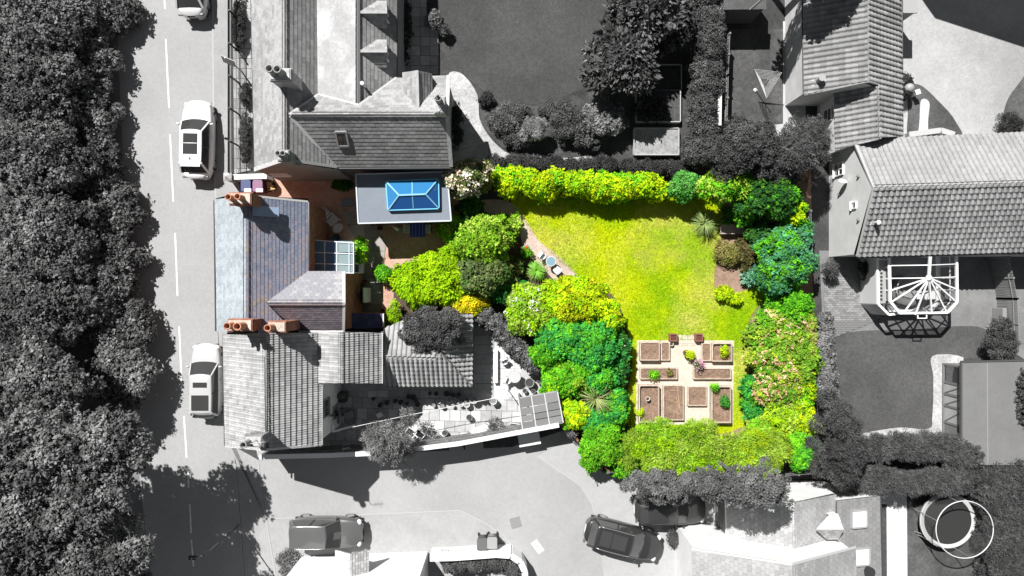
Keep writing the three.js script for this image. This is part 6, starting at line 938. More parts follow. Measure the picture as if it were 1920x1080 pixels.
slabs('house_patio', 'large grey flags between the slate house and the lime bush', [[640, 398], [668, 396], [725, 452], [715, 520], [716, 588], [668, 588], [666, 512], [668, 452]], 0.95, 0.8, [[0.26, 0.24, 0.22], [0.3, 0.28, 0.26], [0.34, 0.31, 0.28]].map((c, i) => mottle(c.map(x => x * 0.9), c.map(x => x * 1.1), { metres: 2, size: 128, coarse: 4, seed: 120 + i, sp: 0.1 })), { y0: 0.012, y1: 0.045, seed: 4, bed: plain(0.1, 0.09, 0.08, 1) });
slabs('yard_path', 'dark square slabs of the passage beside the outbuilding', [[888, 592], [926, 592], [926, 760], [888, 760]], 1.15, 0.58, M.flag.slice(0, 2), { y0: 0.024, y1: 0.06, seed: 5, off: false });
slabs('yard_paving', 'pale slabs of the yard behind the white wall', [[612, 735], [888, 728], [1044, 735], [1050, 795], [880, 826], [790, 838], [612, 838]], 0.62, 0.66, M.flag.slice(1).concat(M.flagPale.slice(0, 1)), { y0: 0.024, y1: 0.055, seed: 6, turn: 0.02 });
slabs('terrace_slabs', 'bright slabs of the little round terrace', [[926, 662], [950, 652], [970, 672], [976, 704], [968, 735], [945, 752], [926, 764]], 0.62, 0.62, M.flagPale, { y0: 0.028, y1: 0.06, seed: 7, off: false, bed: grey(0.3, 1) });
slabs('garden_terrace', 'small brick paved terrace below the pantiled gable', [[1545, 520], [1650, 520], [1650, 600], [1545, 640]], 0.24, 0.13, [0.17, 0.2, 0.23, 0.26].map(v => grey(v, 0.9)), { y0: 0.006, y1: 0.03, gap: 0.014, seed: 8, bed: grey(0.08, 1) });
slabs('pad_paving', 'pale crazy slabs at the head of the raised beds', [[1272, 628], [1302, 628], [1304, 648], [1270, 648]], 0.3, 0.26, [[0.5, 0.43, 0.34], [0.55, 0.48, 0.4]].map(c => plain(...c, 0.9)), { y0: 0.034, y1: 0.05, seed: 9, gap: 0.02, bed: plain(0.3, 0.25, 0.2, 1) });

// ------------------------------------------------------------------ walls, fences, railings
function wallRun(name, label, pts, h, t, mat, capMat, cat = 'wall') { const a = pts.map(p => at(p[0], p[1], h)), c = a[0], root = thing(name, label, cat, [c.x, 0, c.z]); for (let i = 0; i < a.length - 1; i++) { const p = a[i].clone().setY(h / 2 - 0.03), q = a[i + 1].clone().setY(h / 2 - 0.03); wpart(root, 'wall_section', bar(p, q, t, h - 0.04), mat); wpart(root, 'coping', bar(a[i].clone().setY(h - 0.02), a[i + 1].clone().setY(h - 0.02), t + 0.06, 0.06), capMat); } return root; }
wallRun('yard_wall', 'white topped wall between the tiled house yard and the courtyard', [[486, 857], [620, 854], [700, 850], [780, 842], [860, 832], [950, 815], [1048, 797]], 2.1, 0.2, mottle(G(0.1), G(0.22), { metres: 2, size: 256, seed: 150, sp: 0.3, coarse: 10 }), grey(0.7, 0.8));
wallRun('boundary_wall', 'narrow pale wall left of the small lawn at top right', [[1354, -40], [1351, 90], [1349, 235]], 1.9, 0.16, greyRender, grey(0.6));
wallRun('front_wall', 'low white wall closing the front garden of the large slate house', [[437, 332], [500, 330]], 1.1, 0.25, whiteRender, grey(0.7));
wallRun('court_wall', 'low curved white wall beside the parking strip', [[806, 1047], [850, 1046], [930, 1040], [958, 1042], [976, 1054], [984, 1072], [986, 1110]], 1.3, 0.3, whiteRender, grey(0.68));
wallRun('step_block', 'white rendered block against the courtyard side of the yard wall', [[972, 826], [1012, 819]], 0.9, 0.75, whiteRender, grey(0.7));
for (const [x0, y0, x1, y1, l] of [[842, 840, 868, 836, 'dark planter bay nearest the yard tree'], [872, 838, 905, 832, 'dark planter bay beside the white block'], ]) wallRun('planter_bay', l + ' outside the yard wall', [[x0, y0], [x1, y1]], 0.5, 0.5, grey(0.2), grey(0.3), 'planter');
wallRun('terrace_edge', 'white raised kerb between dark passage and round terrace', [[929, 655], [929, 718]], 0.4, 0.2, grey(0.5), grey(0.66));
function fence(name, label, pts, h, mat, step = 0.16, gapF = 0.12) { const a = pts.map(p => at(p[0], p[1], h)), c = a[0], root = thing(name, label, 'fence', [c.x, 0, c.z]); let n = 0;
  for (let i = 0; i < a.length - 1; i++) { const L = a[i].distanceTo(a[i + 1]), k = Math.max(1, Math.round(L / step)), d = a[i + 1].clone().sub(a[i]), ry = -Math.atan2(d.z, d.x), g = uvM(box(L / k * (1 - gapF), h, 0.025)); for (let j = 0; j < k; j++) { const m = shade(new THREE.Mesh(g, mat)); m.name = 'board'; m.position.copy(a[i]).lerp(a[i + 1], (j + 0.5) / k).setY(h / 2 - 0.02).sub(root.position); m.rotation.y = ry; root.add(m); }
    wpart(root, 'rail', bar(a[i].clone().setY(h * 0.8), a[i + 1].clone().setY(h * 0.8), 0.09, 0.06), mat); for (let j = 0; j <= Math.ceil(L / 1.8); j++) { const p = a[i].clone().lerp(a[i + 1], Math.min(1, j / Math.ceil(L / 1.8))); wpart(root, 'post', box(0.1, h + 0.06, 0.1, p.x, h / 2, p.z), mat); } } return root; }
fence('board_fence', 'grey board fence between coloured garden and the gable passage', [[1521, 395], [1524, 470], [1526, 510]], 1.7, grey(0.15));
fence('board_fence', 'brown board fence at the bottom left tip of the coloured garden', [[1083, 826], [1108, 852], [1142, 884]], 1.4, plain(0.25, 0.12, 0.07, 0.9));
fence('board_fence', 'dark fence along the bottom of the light green trees', [[1142, 886], [1200, 893]], 1.5, grey(0.12)); fence('board_fence', 'dark fence below the bottom right corner of the coloured garden', [[1466, 893], [1530, 888]], 1.5, grey(0.12));
fence('board_fence', 'thin fence between the small lawn and the boundary wall', [[1369, 62], [1366, 140], [1364, 226]], 1.5, grey(0.2));
fence('board_fence', 'fence at the right edge beyond the glass room terrace', [[1893, 482], [1908, 560], [1912, 655]], 1.7, grey(0.2));
{ // decking below the small lawn
  const root = thing('timber_deck', 'short slatted deck below the small lawn', 'deck', at(1396, 238, 0)); for (let i = 0; i < 16; i++) { const a = at(1354 + i * 5.4, 232, 0.2), b = at(1350 + i * 5.4, 247, 0.2); wpart(root, 'plank', bar(a, b, 0.15, 0.03), i % 3 ? grey(0.26) : grey(0.3)); } wpart(root, 'joist', bar(at(1354, 233, 0.1), at(1438, 233, 0.1), 0.08, 0.16), grey(0.2)); wpart(root, 'joist', bar(at(1350, 246, 0.1), at(1434, 246, 0.1), 0.08, 0.16), grey(0.2));
}
{ // front railings
  const a = at(431, -40, 1.2), b = at(432, 326, 1.2), root = thing('front_railings', 'black metal railings in front of the large slate house', 'railings', [a.x, 0.1, a.z]), n = 100, g = uvM(cyl(0.012, 0.012, 1.1, 0, 0, 0, 6));
  for (let i = 0; i <= n; i++) { const m = shade(new THREE.Mesh(g, blackPaint)); m.name = 'railing_bar'; m.position.copy(a).lerp(b, i / n).setY(0.65).sub(root.position); root.add(m); }
  for (const y of [0.3, 1.12]) wpart(root, 'rail', bar(a.clone().setY(y), b.clone().setY(y), 0.05, 0.03), grey(0.25)); for (let i = 0; i <= 6; i++) { const p = a.clone().lerp(b, i / 6); wpart(root, 'post', box(0.07, 1.35, 0.07, p.x, 0.7, p.z), blackPaint); wpart(root, 'brace', rod(new V3(p.x, 1.0, p.z), new V3(p.x + 0.45, 0.1, p.z + 0.25), 0.012), blackPaint); }
}
{ const p = at(425, 331, 1.4), root = thing('gate_pier', 'stone gate pier with pyramid cap beside the white car', 'gate pier', [p.x, 0.08, p.z]); part(root, 'shaft', rbox(0.38, 1.2, 0.38, 0.02, 0, 0.6, 0), greyRender); part(root, 'cap', new THREE.CylinderGeometry(0.02, 0.34, 0.28, 4).rotateY(PI / 4).translate(0, 1.34, 0), mossStone); }
{ const p = at(424, 110, 2.2), root = thing('sale_sign', 'pale board sign on a post leaning over the front railings', 'sign', [p.x, 0.08, p.z], -0.4); part(root, 'post', box(0.07, 2.3, 0.07, 0, 1.15, 0), grey(0.55)); part(root, 'board', box(0.8, 0.6, 0.03, 0.1, 1.95, 0.06, 0, 0, -0.35), grey(0.5)); }

// ------------------------------------------------------------------ small things, grey gardens
for (const [x0, y0, x1, y1, l, fill] of [[1208, 121, 1278, 168, 'topmost of the three raised frames, shaded by the trees', 0.035], [1193, 168, 1276, 228, 'middle of the three raised frames, filled with leafy crop', 0.06], [1189, 240, 1273, 290, 'lowest of the three raised frames, covered with pale netting', 0.26]]) {
  const a = at(x0, y0, 0.4), b = at(x1, y1, 0.4), cx = (a.x + b.x) / 2, cz = (a.z + b.z) / 2, w = b.x - a.x, d = b.z - a.z, root = thing('netted_bed', l, 'raised bed', [cx, 0, cz], 0, 'raised frames in the upper garden'), m = grey(0.42);
  part(root, 'frame_board', box(w, 0.42, 0.05, 0, 0.19, -d / 2), m); part(root, 'frame_board', box(w, 0.42, 0.05, 0, 0.19, d / 2), m); part(root, 'frame_board', box(0.05, 0.42, d - 0.06, -w / 2, 0.19, 0), m); part(root, 'frame_board', box(0.05, 0.42, d - 0.06, w / 2, 0.19, 0), m);
  part(root, 'fill', box(w - 0.06, 0.3, d - 0.06, 0, 0.17, 0), mottle(G(fill * 0.8), G(fill * 1.2), { metres: 1.5, size: 128, seed: Math.round(x0), sp: 0.3 }));
}
{ const p = at(1118, 272, 1.0), root = thing('obelisk', 'small wooden ladder obelisk in the grey flower bed', 'trellis', [p.x, 0, p.z], 0.2); for (const [x, z] of [[-0.22, -0.2], [0.22, -0.2], [-0.22, 0.2], [0.22, 0.2]]) part(root, 'leg', bar(new V3(x, 0, z), new V3(x * 0.7, 1.3, z * 0.7), 0.035), grey(0.08)); for (const y of [0.3, 0.7, 1.1]) for (const s of [-1, 1]) { const k = 1 - 0.3 * y / 1.3; part(root, 'rung', bar(new V3(-0.22 * k, y, 0.2 * s * k), new V3(0.22 * k, y, 0.2 * s * k), 0.03), grey(0.08)); } }
{ // rotary airer: three arms with lines
  const root = thing('rotary_airer', 'three armed rotary clothes airer on the small lawn', 'clothes airer', at(1446, 190, 0)), hub = at(1437, 185, 2.0), c = new V3(X(1437, 2), 1.55, Z(185, 2)), tips = [[1415, 130], [1466, 136], [1437, 184]].map(p => at(p[0], p[1], 2.0)), steel = grey(0.6, 0.35, { metalness: 0.5 });
  const foot = new V3(tips.reduce((s, t) => s + t.x, 0) / 3, 0, tips.reduce((s, t) => s + t.z, 0) / 3), top = foot.clone().setY(2.05); root.position.copy(foot);
  wpart(root, 'pole', rod(foot, top, 0.025), steel); for (const t of tips) wpart(root, 'arm', rod(foot.clone().setY(1.3), t, 0.014), steel); for (let k = 1; k <= 7; k++) for (let i = 0; i < 3; i++) wpart(root, 'line', rod(foot.clone().setY(1.35).lerp(tips[i], 0.3 + k * 0.1), foot.clone().setY(1.35).lerp(tips[(i + 1) % 3], 0.3 + k * 0.1), 0.008, 0.008, 4), grey(0.6)); wpart(root, 'ground_socket', cyl(0.1, 0.12, 0.08, foot.x, 0.03, foot.z), grey(0.7));
}
// trampoline
{
  const c = at(1777, 976, 0.85), R = 1.62, root = thing('trampoline', 'round trampoline with safety net beside the clipped hedge', 'trampoline', [c.x, 0, c.z]), ring = (r, y, dx = 0, dz = 0) => { const p = []; for (let i = 0; i < 28; i++) p.push(new V3(Math.cos(i / 28 * 2 * PI) * r + dx, y, Math.sin(i / 28 * 2 * PI) * r + dz)); return p; };
  part(root, 'pad', lathe([[R * 0.86, 0.86], [R, 0.88], [R * 1.02, 0.84], [R * 0.86, 0.83], [R * 0.86, 0.86]], 48), grey(0.5, 0.6)); part(root, 'mat', cyl(R * 0.86, R * 0.86, 0.012, 0, 0.84, 0, 48), grey(0.022, 0.95)); part(root, 'top_ring', tube(ring(R, 2.35), 0.03, 80, 6, true), grey(0.6, 0.4)); part(root, 'frame', tube(ring(R, 0.8), 0.03, 80, 6, true), grey(0.3, 0.4));
  for (let i = 0; i < 6; i++) { const a = i / 6 * 2 * PI + 0.3, x = Math.cos(a) * R, z = Math.sin(a) * R; part(root, 'pole', rod(new V3(x * 1.03, 0, z * 1.03), new V3(x, 2.35, z), 0.022), grey(0.25, 0.5)); }
  const net = new THREE.MeshStandardMaterial({ color: lin(0.12, 0.12, 0.12), roughness: 0.9, transparent: true, opacity: 0.22, side: THREE.DoubleSide }); part(root, 'net', new THREE.CylinderGeometry(R * 0.99, R * 0.99, 1.45, 40, 1, true).translate(0, 1.6, 0), net);
  part(root, 'ladder', [bar(new V3(-1.45, 0, 0.95), new V3(-1.3, 0.85, 0.85), 0.04), bar(new V3(-1.3, 0, 1.15), new V3(-1.15, 0.85, 1.05), 0.04)], grey(0.3));
}
{ const p = at(1824, 1004, 0); single('ball', 'small pale ball on the grass beside the trampoline', 'ball', new THREE.SphereGeometry(0.12, 14, 10).translate(0, 0.12, 0), grey(0.6, 0.5), [p.x, 0.01, p.z]); }
// wheelie bins
function bin(name, label, px, py, body, lid, turn = 0) { const p = at(px, py, 0.9), root = thing(name, label, 'wheelie bin', [p.x, 0.02, p.z], turn); const b = new THREE.CylinderGeometry(0.41, 0.33, 0.95, 4, 1).rotateY(PI / 4).scale(0.98, 1, 1.1).translate(0, 0.52, 0); part(root, 'body', b, body); const l = part(root, 'lid', [rbox(0.6, 0.08, 0.62, 0.03, 0, 1.03, -0.02), box(0.5, 0.03, 0.1, 0, 1.06, -0.36)], lid); part(l, 'handle', rod(new V3(-0.24, 1.0, -0.42), new V3(0.24, 1.0, -0.42), 0.02), grey(0.05)); for (const s of [-1, 1]) part(root, 'wheel', new THREE.CylinderGeometry(0.1, 0.1, 0.06, 12).rotateZ(PI / 2).translate(s * 0.26, 0.1, -0.3), tyre); return root; }
bin('wheelie_bin', 'dark blue wheelie bin with pale label beside the front wall', 463, 351, plain(0.02, 0.03, 0.09, 0.5), plain(0.03, 0.045, 0.14, 0.5)); bin('wheelie_bin', 'purple wheelie bin beside the dark blue one', 485, 351, plain(0.1, 0.04, 0.09, 0.5), plain(0.2, 0.09, 0.17, 0.5));
bin('wheelie_bin', 'grey wheelie bin with plain lid on the parking strip', 923, 1018, grey(0.25, 0.5), grey(0.32, 0.5)); bin('wheelie_bin', 'cluttered dark wheelie bin left of the plain lidded one', 904, 1020, grey(0.08, 0.5), grey(0.12, 0.5));
for (const [px, py, c] of [[465, 357, [0.55, 0.62, 0.65]], [487, 357, [0.7, 0.55, 0.58]]]) { const p = at(px, py, 1.08); single('paper_sheet', px < 480 ? 'pale tray lying on the dark blue bin' : 'pink tray lying on the purple bin', 'tray', rbox(0.42, 0.035, 0.22, 0.01), plain(...c, 0.6), [p.x, 1.12, p.z]); }
{ const p = at(507, 349, 0.4), r = rng(5), root = thing('log_basket', 'basket of split logs beside the purple bin', 'log basket', [p.x, 0.01, p.z]); part(root, 'basket', lathe([[0, 0.02], [0.3, 0.02], [0.36, 0.4], [0.33, 0.4], [0.28, 0.05], [0, 0.05]], 14), plain(0.2, 0.13, 0.07, 0.9)); for (let i = 0; i < 9; i++) part(root, 'log', rod(new V3(-0.25 + r() * 0.2, 0.3 + r() * 0.18, (r() - 0.5) * 0.5), new V3(0.1 + r() * 0.2, 0.32 + r() * 0.18, (r() - 0.5) * 0.5), 0.06, 0.05, 6), plain(0.35 + r() * 0.2, 0.26 + r() * 0.1, 0.16, 0.9)); }
// plant pots
const potShape = lathe([[0, 0.0], [0.36, 0], [0.46, 0.75], [0.5, 0.78], [0.5, 0.95], [0.43, 0.95], [0.4, 0.8], [0, 0.8]], 16), soilDisc = lathe([[0, 0.86], [0.2, 0.87], [0.41, 0.84]], 12);
uvM(potShape); function pot(label, px, py, rpx, h, mat, fill, group, y = 0.05, name = 'plant_pot') { const p = at(px, py, h), root = thing(name, label, 'pot', [p.x, y, p.z], 0, group), d = rpx * 2 * (HC - h) / FP; const b = shade(new THREE.Mesh(potShape.userData.uvDone ? potShape : potShape, mat)); b.name = 'pot'; b.scale.set(d, h, d); root.add(b); const s = shade(new THREE.Mesh(soilDisc, fill)); s.name = 'soil'; s.scale.set(d, h, d); root.add(s); return root; }
{
  const dk = [grey(0.05), grey(0.1), grey(0.2)], pl = [grey(0.45), grey(0.6), grey(0.3)], soilG = grey(0.05, 1), dry = grey(0.2, 1), shadeRow = [[700, 748], [712, 760], [725, 755], [741, 752], [751, 754], [763, 757], [766, 744], [775, 745], [780, 752], [783, 758], [806, 738], [818, 738], [837, 738], [849, 741], [860, 740]];
  shadeRow.forEach(([x, y], i) => pot(`${['first', 'second', 'third', 'fourth', 'fifth', 'sixth', 'seventh', 'eighth', 'ninth', 'tenth', 'eleventh', 'twelfth', 'thirteenth', 'fourteenth', 'fifteenth'][i]} small pot from the left in the shaded row below the outbuilding`, x, y, 3.5 + (i * 37 % 5) * 0.5, 0.3 + (i % 3) * 0.06, dk[i % 3], soilG, 'pots in the shaded row'));
  [[813, 760], [823, 753], [829, 762], [843, 748], [849, 761], [852, 748], [858, 752], [864, 758], [866, 747], [875, 748]].forEach(([x, y], i) => pot(`${['first', 'second', 'third', 'fourth', 'fifth', 'sixth', 'seventh', 'eighth', 'ninth', 'tenth'][i]} small pot from the left in the crowded sunny cluster of the yard`, x, y, 3.6 + (i * 29 % 4) * 0.6, 0.34, pl[i % 3], dry, 'pots in the sunny cluster'));
  for (const [x, y, r, h, l, m] of [[888, 750, 8, 0.6, 'large grey tub at the top of the sunny yard', 1], [875, 758, 6.5, 0.5, 'white pot below the sunny cluster', 0], [880, 783, 6, 0.4, 'grey pot standing alone below the cluster', 2], [925, 752, 7, 0.6, 'ringed pot on a square slab at the terrace edge', 0], [822, 823, 7, 0.55, 'wide grey pot against the white wall', 2], [834, 812, 5.5, 0.4, 'shallow grey pot above the wide pot', 2], [785, 827, 7, 0.5, 'dark ringed tub beside the yard tree', 2], [808, 832, 5, 0.4, 'pale ringed pot right of the dark tub', 0], [993, 718, 9, 0.55, 'biggest round planter on the bright gravel', 2], [1021, 727, 7, 0.5, 'dark round planter right of the biggest one', 2], [985, 668, 5.5, 0.45, 'round pot in the shrubs above the terrace', 2], [970, 650, 5, 0.45, 'round pot higher in the shrubs', 2], [1012, 715, 5.5, 0.4, 'oval grey pot above the dark planter', 2], [984, 733, 4.5, 0.35, 'small grey pot beside the shed corner', 2], [1000, 734, 4.5, 0.35, 'small pot right of the shed corner pot', 2]]) pot(l, x, y, r, h, m === 1 ? grey(0.4) : m ? grey(0.24) : grey(0.65), m === 2 ? soilG : dry);
  const tc = plain(0.36, 0.15, 0.09, 0.9), so = plain(0.07, 0.05, 0.035, 1);
  [[609, 405], [609, 418], [609, 430], [609, 441]].forEach(([x, y], i) => pot(`${['topmost', 'second', 'third', 'lowest'][i]} dark pot in the upright row above the glass porch`, x, y, 4.5, 0.35, plain(0.05, 0.04, 0.035), so, 'pots in the upright row', 0.02));
  [[672, 545], [674, 560], [672, 574], [684, 528]].forEach(([x, y], i) => pot(`${['upper', 'middle', 'lowest', 'topmost'][i]} flower pot along the back wall of the slate house`, x, y, 5, 0.4, tc, so, 'pots along the back wall'));
  for (const [x, y, l] of [[717, 583, 'upper terracotta pot beside the dark lean-to'], [733, 586, 'terracotta pot at the foot of the lime bush'], [732, 596, 'lower terracotta pot at the foot of the lime bush']]) pot(l, x, y, 5, 0.45, tc, so);
  pot('terracotta pot with yellow plant in the middle of the raised beds', 1287, 662, 6, 0.4, tc, so, undefined, 0.04); pot('tiny white pot beside the left square planter', 1259, 645, 4, 0.25, plain(0.75, 0.72, 0.68), so, undefined, 0.04); pot('white cup lying in the tall raised bed', 1212, 746, 4, 0.2, plain(0.8, 0.8, 0.78), so, undefined, 0.42);
  pot('pot under the eaves of the garden room', 712, 427, 5, 0.4, plain(0.1, 0.09, 0.08), so, undefined, 0.02); pot('dark pot beside the blue clothed table', 805, 430, 5, 0.4, plain(0.06, 0.05, 0.05), so, undefined, 0.02);
}
plant('pot_plants', 'pale green plants in the back wall pots', 'plants', 675, 550, 6, 22, 0.8, { pal: DEEP.concat([[0.3, 0.1, 0.12]]), sprig: 'small', dens: 80, h0: 0.4, grow: 1 });
plant('pot_plant', 'yellow green plant spilling from the terracotta pot', 'plant', 1294, 666, 6, 5, 0.7, { pal: LIME, sprig: 'small', dens: 90, h0: 0.4, grow: 1 });
plant('shade_plant', 'dark fern in the corner of the gravel court', 'plant', 640, 347, 16, 7, 0.6, { pal: DEEP, sprig: 'leaf', dens: 60, size: 0.7 });
plant('yard_sack_plant', 'scrubby plants along the sunny side of the white wall', 'plants', 928, 800, 16, 14, 0.8, { pal: gp(0.15, 0.3), sprig: 'fine', dens: 60 });
// shed with slatted panels in the yard corner
{
  const h = 2.0, c0 = [[972, 747], [1045, 734], [1056, 792], [980, 806]], P = c0.map(p => at(p[0], p[1], h)), root = thing('panel_shed', 'grey panel roofed shelter in the corner of the yard', 'shed', at(1014, 770, 0)), m = [grey(0.15), grey(0.17), grey(0.19)], lerp2 = (u, v) => P[0].clone().lerp(P[1], u).lerp(P[3].clone().lerp(P[2], u), v);
  const vs = [0, 0.32, 0.56, 0.76, 1]; for (let i = 0; i < 3; i++) for (let j = 0; j < 4; j++) { const e = 0.012, q = [lerp2(i / 3 + e, vs[j] + e), lerp2((i + 1) / 3 - e, vs[j] + e), lerp2((i + 1) / 3 - e, vs[j + 1] - e), lerp2(i / 3 + e, vs[j + 1] - e)]; wpart(root, 'roof_panel', plate(q, new V3(0, 1, 0), 0, 0.03 + 0.008 * (j % 2)), m[(i + j) % 3]); }
  for (let i = 0; i <= 3; i++) wpart(root, 'batten', bar(lerp2(i / 3, 0).setY(h + 0.03), lerp2(i / 3, 1).setY(h + 0.03), 0.06, 0.07), grey(0.5)); for (const [u, v] of [[0.02, 0.02], [0.98, 0.02], [0.98, 0.98], [0.02, 0.98]]) { const p = lerp2(u, v); wpart(root, 'post', box(0.09, h, 0.09, p.x, h / 2, p.z), grey(0.2)); } for (const v of [0, 1]) wpart(root, 'beam', bar(lerp2(0, v).setY(h - 0.05), lerp2(1, v).setY(h - 0.05), 0.08, 0.1), grey(0.3));
}
// yard furniture
function bistroChair(label, px, py, turn, mat, y = 0.06, group) { const p = at(px, py, 0.45), root = thing('garden_chair', label, 'chair', [p.x, y, p.z], turn, group); part(root, 'seat', cyl(0.21, 0.2, 0.03, 0, 0.45, 0, 18), mat); part(root, 'backrest', [tube([new V3(-0.2, 0.45, -0.1), new V3(-0.2, 0.85, -0.2), new V3(0, 0.92, -0.24), new V3(0.2, 0.85, -0.2), new V3(0.2, 0.45, -0.1)], 0.018, 24), bar(new V3(-0.19, 0.7, -0.17), new V3(0.19, 0.7, -0.17), 0.02, 0.16)], mat); for (const [x, z] of [[-0.16, -0.14], [0.16, -0.14], [-0.16, 0.14], [0.16, 0.14]]) part(root, 'leg', rod(new V3(x, 0.44, z), new V3(x * 1.3, 0, z * 1.3), 0.014), mat); return root; }
function roundTable(label, px, py, r, mat, topMat, y = 0.06) { const p = at(px, py, 0.7), root = thing('round_table', label, 'table', [p.x, y, p.z]); part(root, 'table_top', cyl(r, r, 0.03, 0, 0.7, 0, 28), topMat); part(root, 'top_rim', new THREE.TorusGeometry(r, 0.018, 6, 32).rotateX(PI / 2).translate(0, 0.7, 0), mat); for (let i = 0; i < 3; i++) { const a = i * 2.1; part(root, 'leg', rod(new V3(Math.cos(a) * r * 0.5, 0.69, Math.sin(a) * r * 0.5), new V3(Math.cos(a) * r * 0.8, 0, Math.sin(a) * r * 0.8), 0.018), mat); } return root; }
const wm = grey(0.75, 0.5); bistroChair('white chair at the upper side of the round terrace', 946, 677, 0.4, wm); bistroChair('white chair left of the lattice table on the round terrace', 952, 713, 1.2, wm); roundTable('round lattice table on the bright terrace', 965, 706, 0.36, grey(0.3), new THREE.MeshStandardMaterial({ color: lin(0.45, 0.45, 0.45), roughness: 0.6 }));
const ironW = plain(0.7, 0.74, 0.78, 0.4); roundTable('small round glass topped table on the garden path', 1033, 490, 0.28, ironW, new THREE.MeshPhysicalMaterial({ color: lin(0.2, 0.31, 0.37), roughness: 0.1, clearcoat: 1 }), 0.03); bistroChair('white chair left of the glass table on the garden path', 1017, 480, 0.9, ironW, 0.03); bistroChair('white chair with dark cushion right of the glass table', 1044, 506, -2.3, ironW, 0.03);
{ const p = at(1377, 431, 0.5), root = thing('garden_bench', 'weathered pale bench at the edge of the shaded corner', 'bench', [p.x, 0.02, p.z]), w = mottle([0.36, 0.3, 0.26], [0.46, 0.4, 0.36], { metres: 1, size: 128, seed: 131, sp: 0.2 }); for (let i = 0; i < 5; i++) part(root, 'seat_slat', box(1.65, 0.03, 0.08, 0, 0.46, -0.2 + i * 0.1), w); for (let i = 0; i < 2; i++) part(root, 'back_slat', box(1.65, 0.09, 0.03, 0, 0.62 + i * 0.14, -0.27), w); for (const x of [-0.75, 0.75]) for (const z of [-0.2, 0.18]) part(root, 'leg', box(0.07, 0.45, 0.07, x, 0.22, z), w); }
{ // white lounger and bits behind the slate house
  const wp = plain(0.72, 0.7, 0.7, 0.5), p = at(623, 412, 0.4), root = thing('garden_lounger', 'white reclining garden chair beside the glass porch', 'chair', [p.x, 0.03, p.z], -0.75); part(root, 'seat', rbox(0.5, 0.06, 0.55, 0.02, 0.05, 0.38, 0), wp); for (let i = 0; i < 4; i++) part(root, 'back_slat', box(0.12, 0.03, 0.5, -0.3 - i * 0.14, 0.45 + i * 0.1, 0, 0, -0.6), wp); for (const s of [-1, 1]) { part(root, 'armrest', rbox(0.6, 0.04, 0.07, 0.015, 0, 0.58, s * 0.29), wp); for (const x of [-0.22, 0.28]) part(root, 'leg', box(0.05, 0.58, 0.05, x, 0.29, s * 0.29), wp); }
  const q = at(634, 428, 0.45); const t = thing('white_table', 'oval white plastic table below the reclining chair', 'table', [q.x, 0.03, q.z], 0.7); part(t, 'table_top', cyl(0.3, 0.3, 0.035, 0, 0.5, 0, 26).scale(1.1, 1, 0.85), wp); for (const a of [0.6, 2.2, 3.8, 5.4]) part(t, 'leg', rod(new V3(Math.cos(a) * 0.2, 0.5, Math.sin(a) * 0.18), new V3(Math.cos(a) * 0.26, 0, Math.sin(a) * 0.24), 0.02), wp);
  const b = at(595, 423, 0.6), bb = thing('bird_bath', 'small blue bird bath on the gravel behind the slate house', 'bird bath', [b.x, 0.01, b.z]); part(bb, 'bowl', lathe([[0, 0.55], [0.14, 0.57], [0.2, 0.64], [0.21, 0.63], [0.15, 0.54], [0, 0.51]], 18), plain(0.25, 0.42, 0.5, 0.5)); part(bb, 'pedestal', lathe([[0, 0], [0.14, 0], [0.13, 0.05], [0.05, 0.12], [0.05, 0.48], [0.09, 0.54], [0, 0.54]], 14), plain(0.3, 0.35, 0.4, 0.8));
  const d = at(630, 447, 0.3); single('blue_tub', 'round blue grey tub beside the glass porch wall', 'tub', lathe([[0, 0], [0.2, 0], [0.25, 0.3], [0.23, 0.3], [0.18, 0.04], [0, 0.04]], 18), plain(0.12, 0.17, 0.24, 0.6), [d.x, 0.03, d.z]);
  const mh = at(653, 380, 0); const mc = thing('manhole_cover', 'square blue grey drain cover in the gravel court', 'drain cover', [mh.x, 0.012, mh.z], 0.03); part(mc, 'frame', [box(0.72, 0.03, 0.05, 0, 0.01, -0.22), box(0.72, 0.03, 0.05, 0, 0.01, 0.22), box(0.05, 0.03, 0.4, -0.34, 0.01, 0), box(0.05, 0.03, 0.4, 0.34, 0.01, 0)], plain(0.2, 0.22, 0.25, 0.7)); part(mc, 'plate', box(0.64, 0.025, 0.4, 0, 0.01, 0), plain(0.22, 0.26, 0.32, 0.6));
  const tb = at(783, 430, 0.75), tt = thing('patio_table', 'table under a dark blue striped cloth beside the garden room', 'table', [tb.x, 0.02, tb.z]); part(tt, 'table_top', rbox(0.82, 0.04, 0.85, 0.015, 0, 0.72, 0), plain(0.3, 0.2, 0.12)); for (const [x, z] of [[-0.34, -0.36], [0.34, -0.36], [-0.34, 0.36], [0.34, 0.36]]) part(tt, 'leg', box(0.05, 0.7, 0.05, x, 0.35, z), plain(0.3, 0.2, 0.12)); const cl = single('tablecloth', 'dark blue cloth with pale stripes on the patio table', 'tablecloth', rbox(0.9, 0.02, 0.92, 0.008), plain(0.03, 0.045, 0.3, 0.85), [tb.x, 0.776, tb.z]); for (let i = 0; i < 4; i++) part(cl, 'stripe', box(0.025, 0.004, 0.92, -0.3 + i * 0.2, 0.012, 0), plain(0.3, 0.34, 0.55, 0.9));
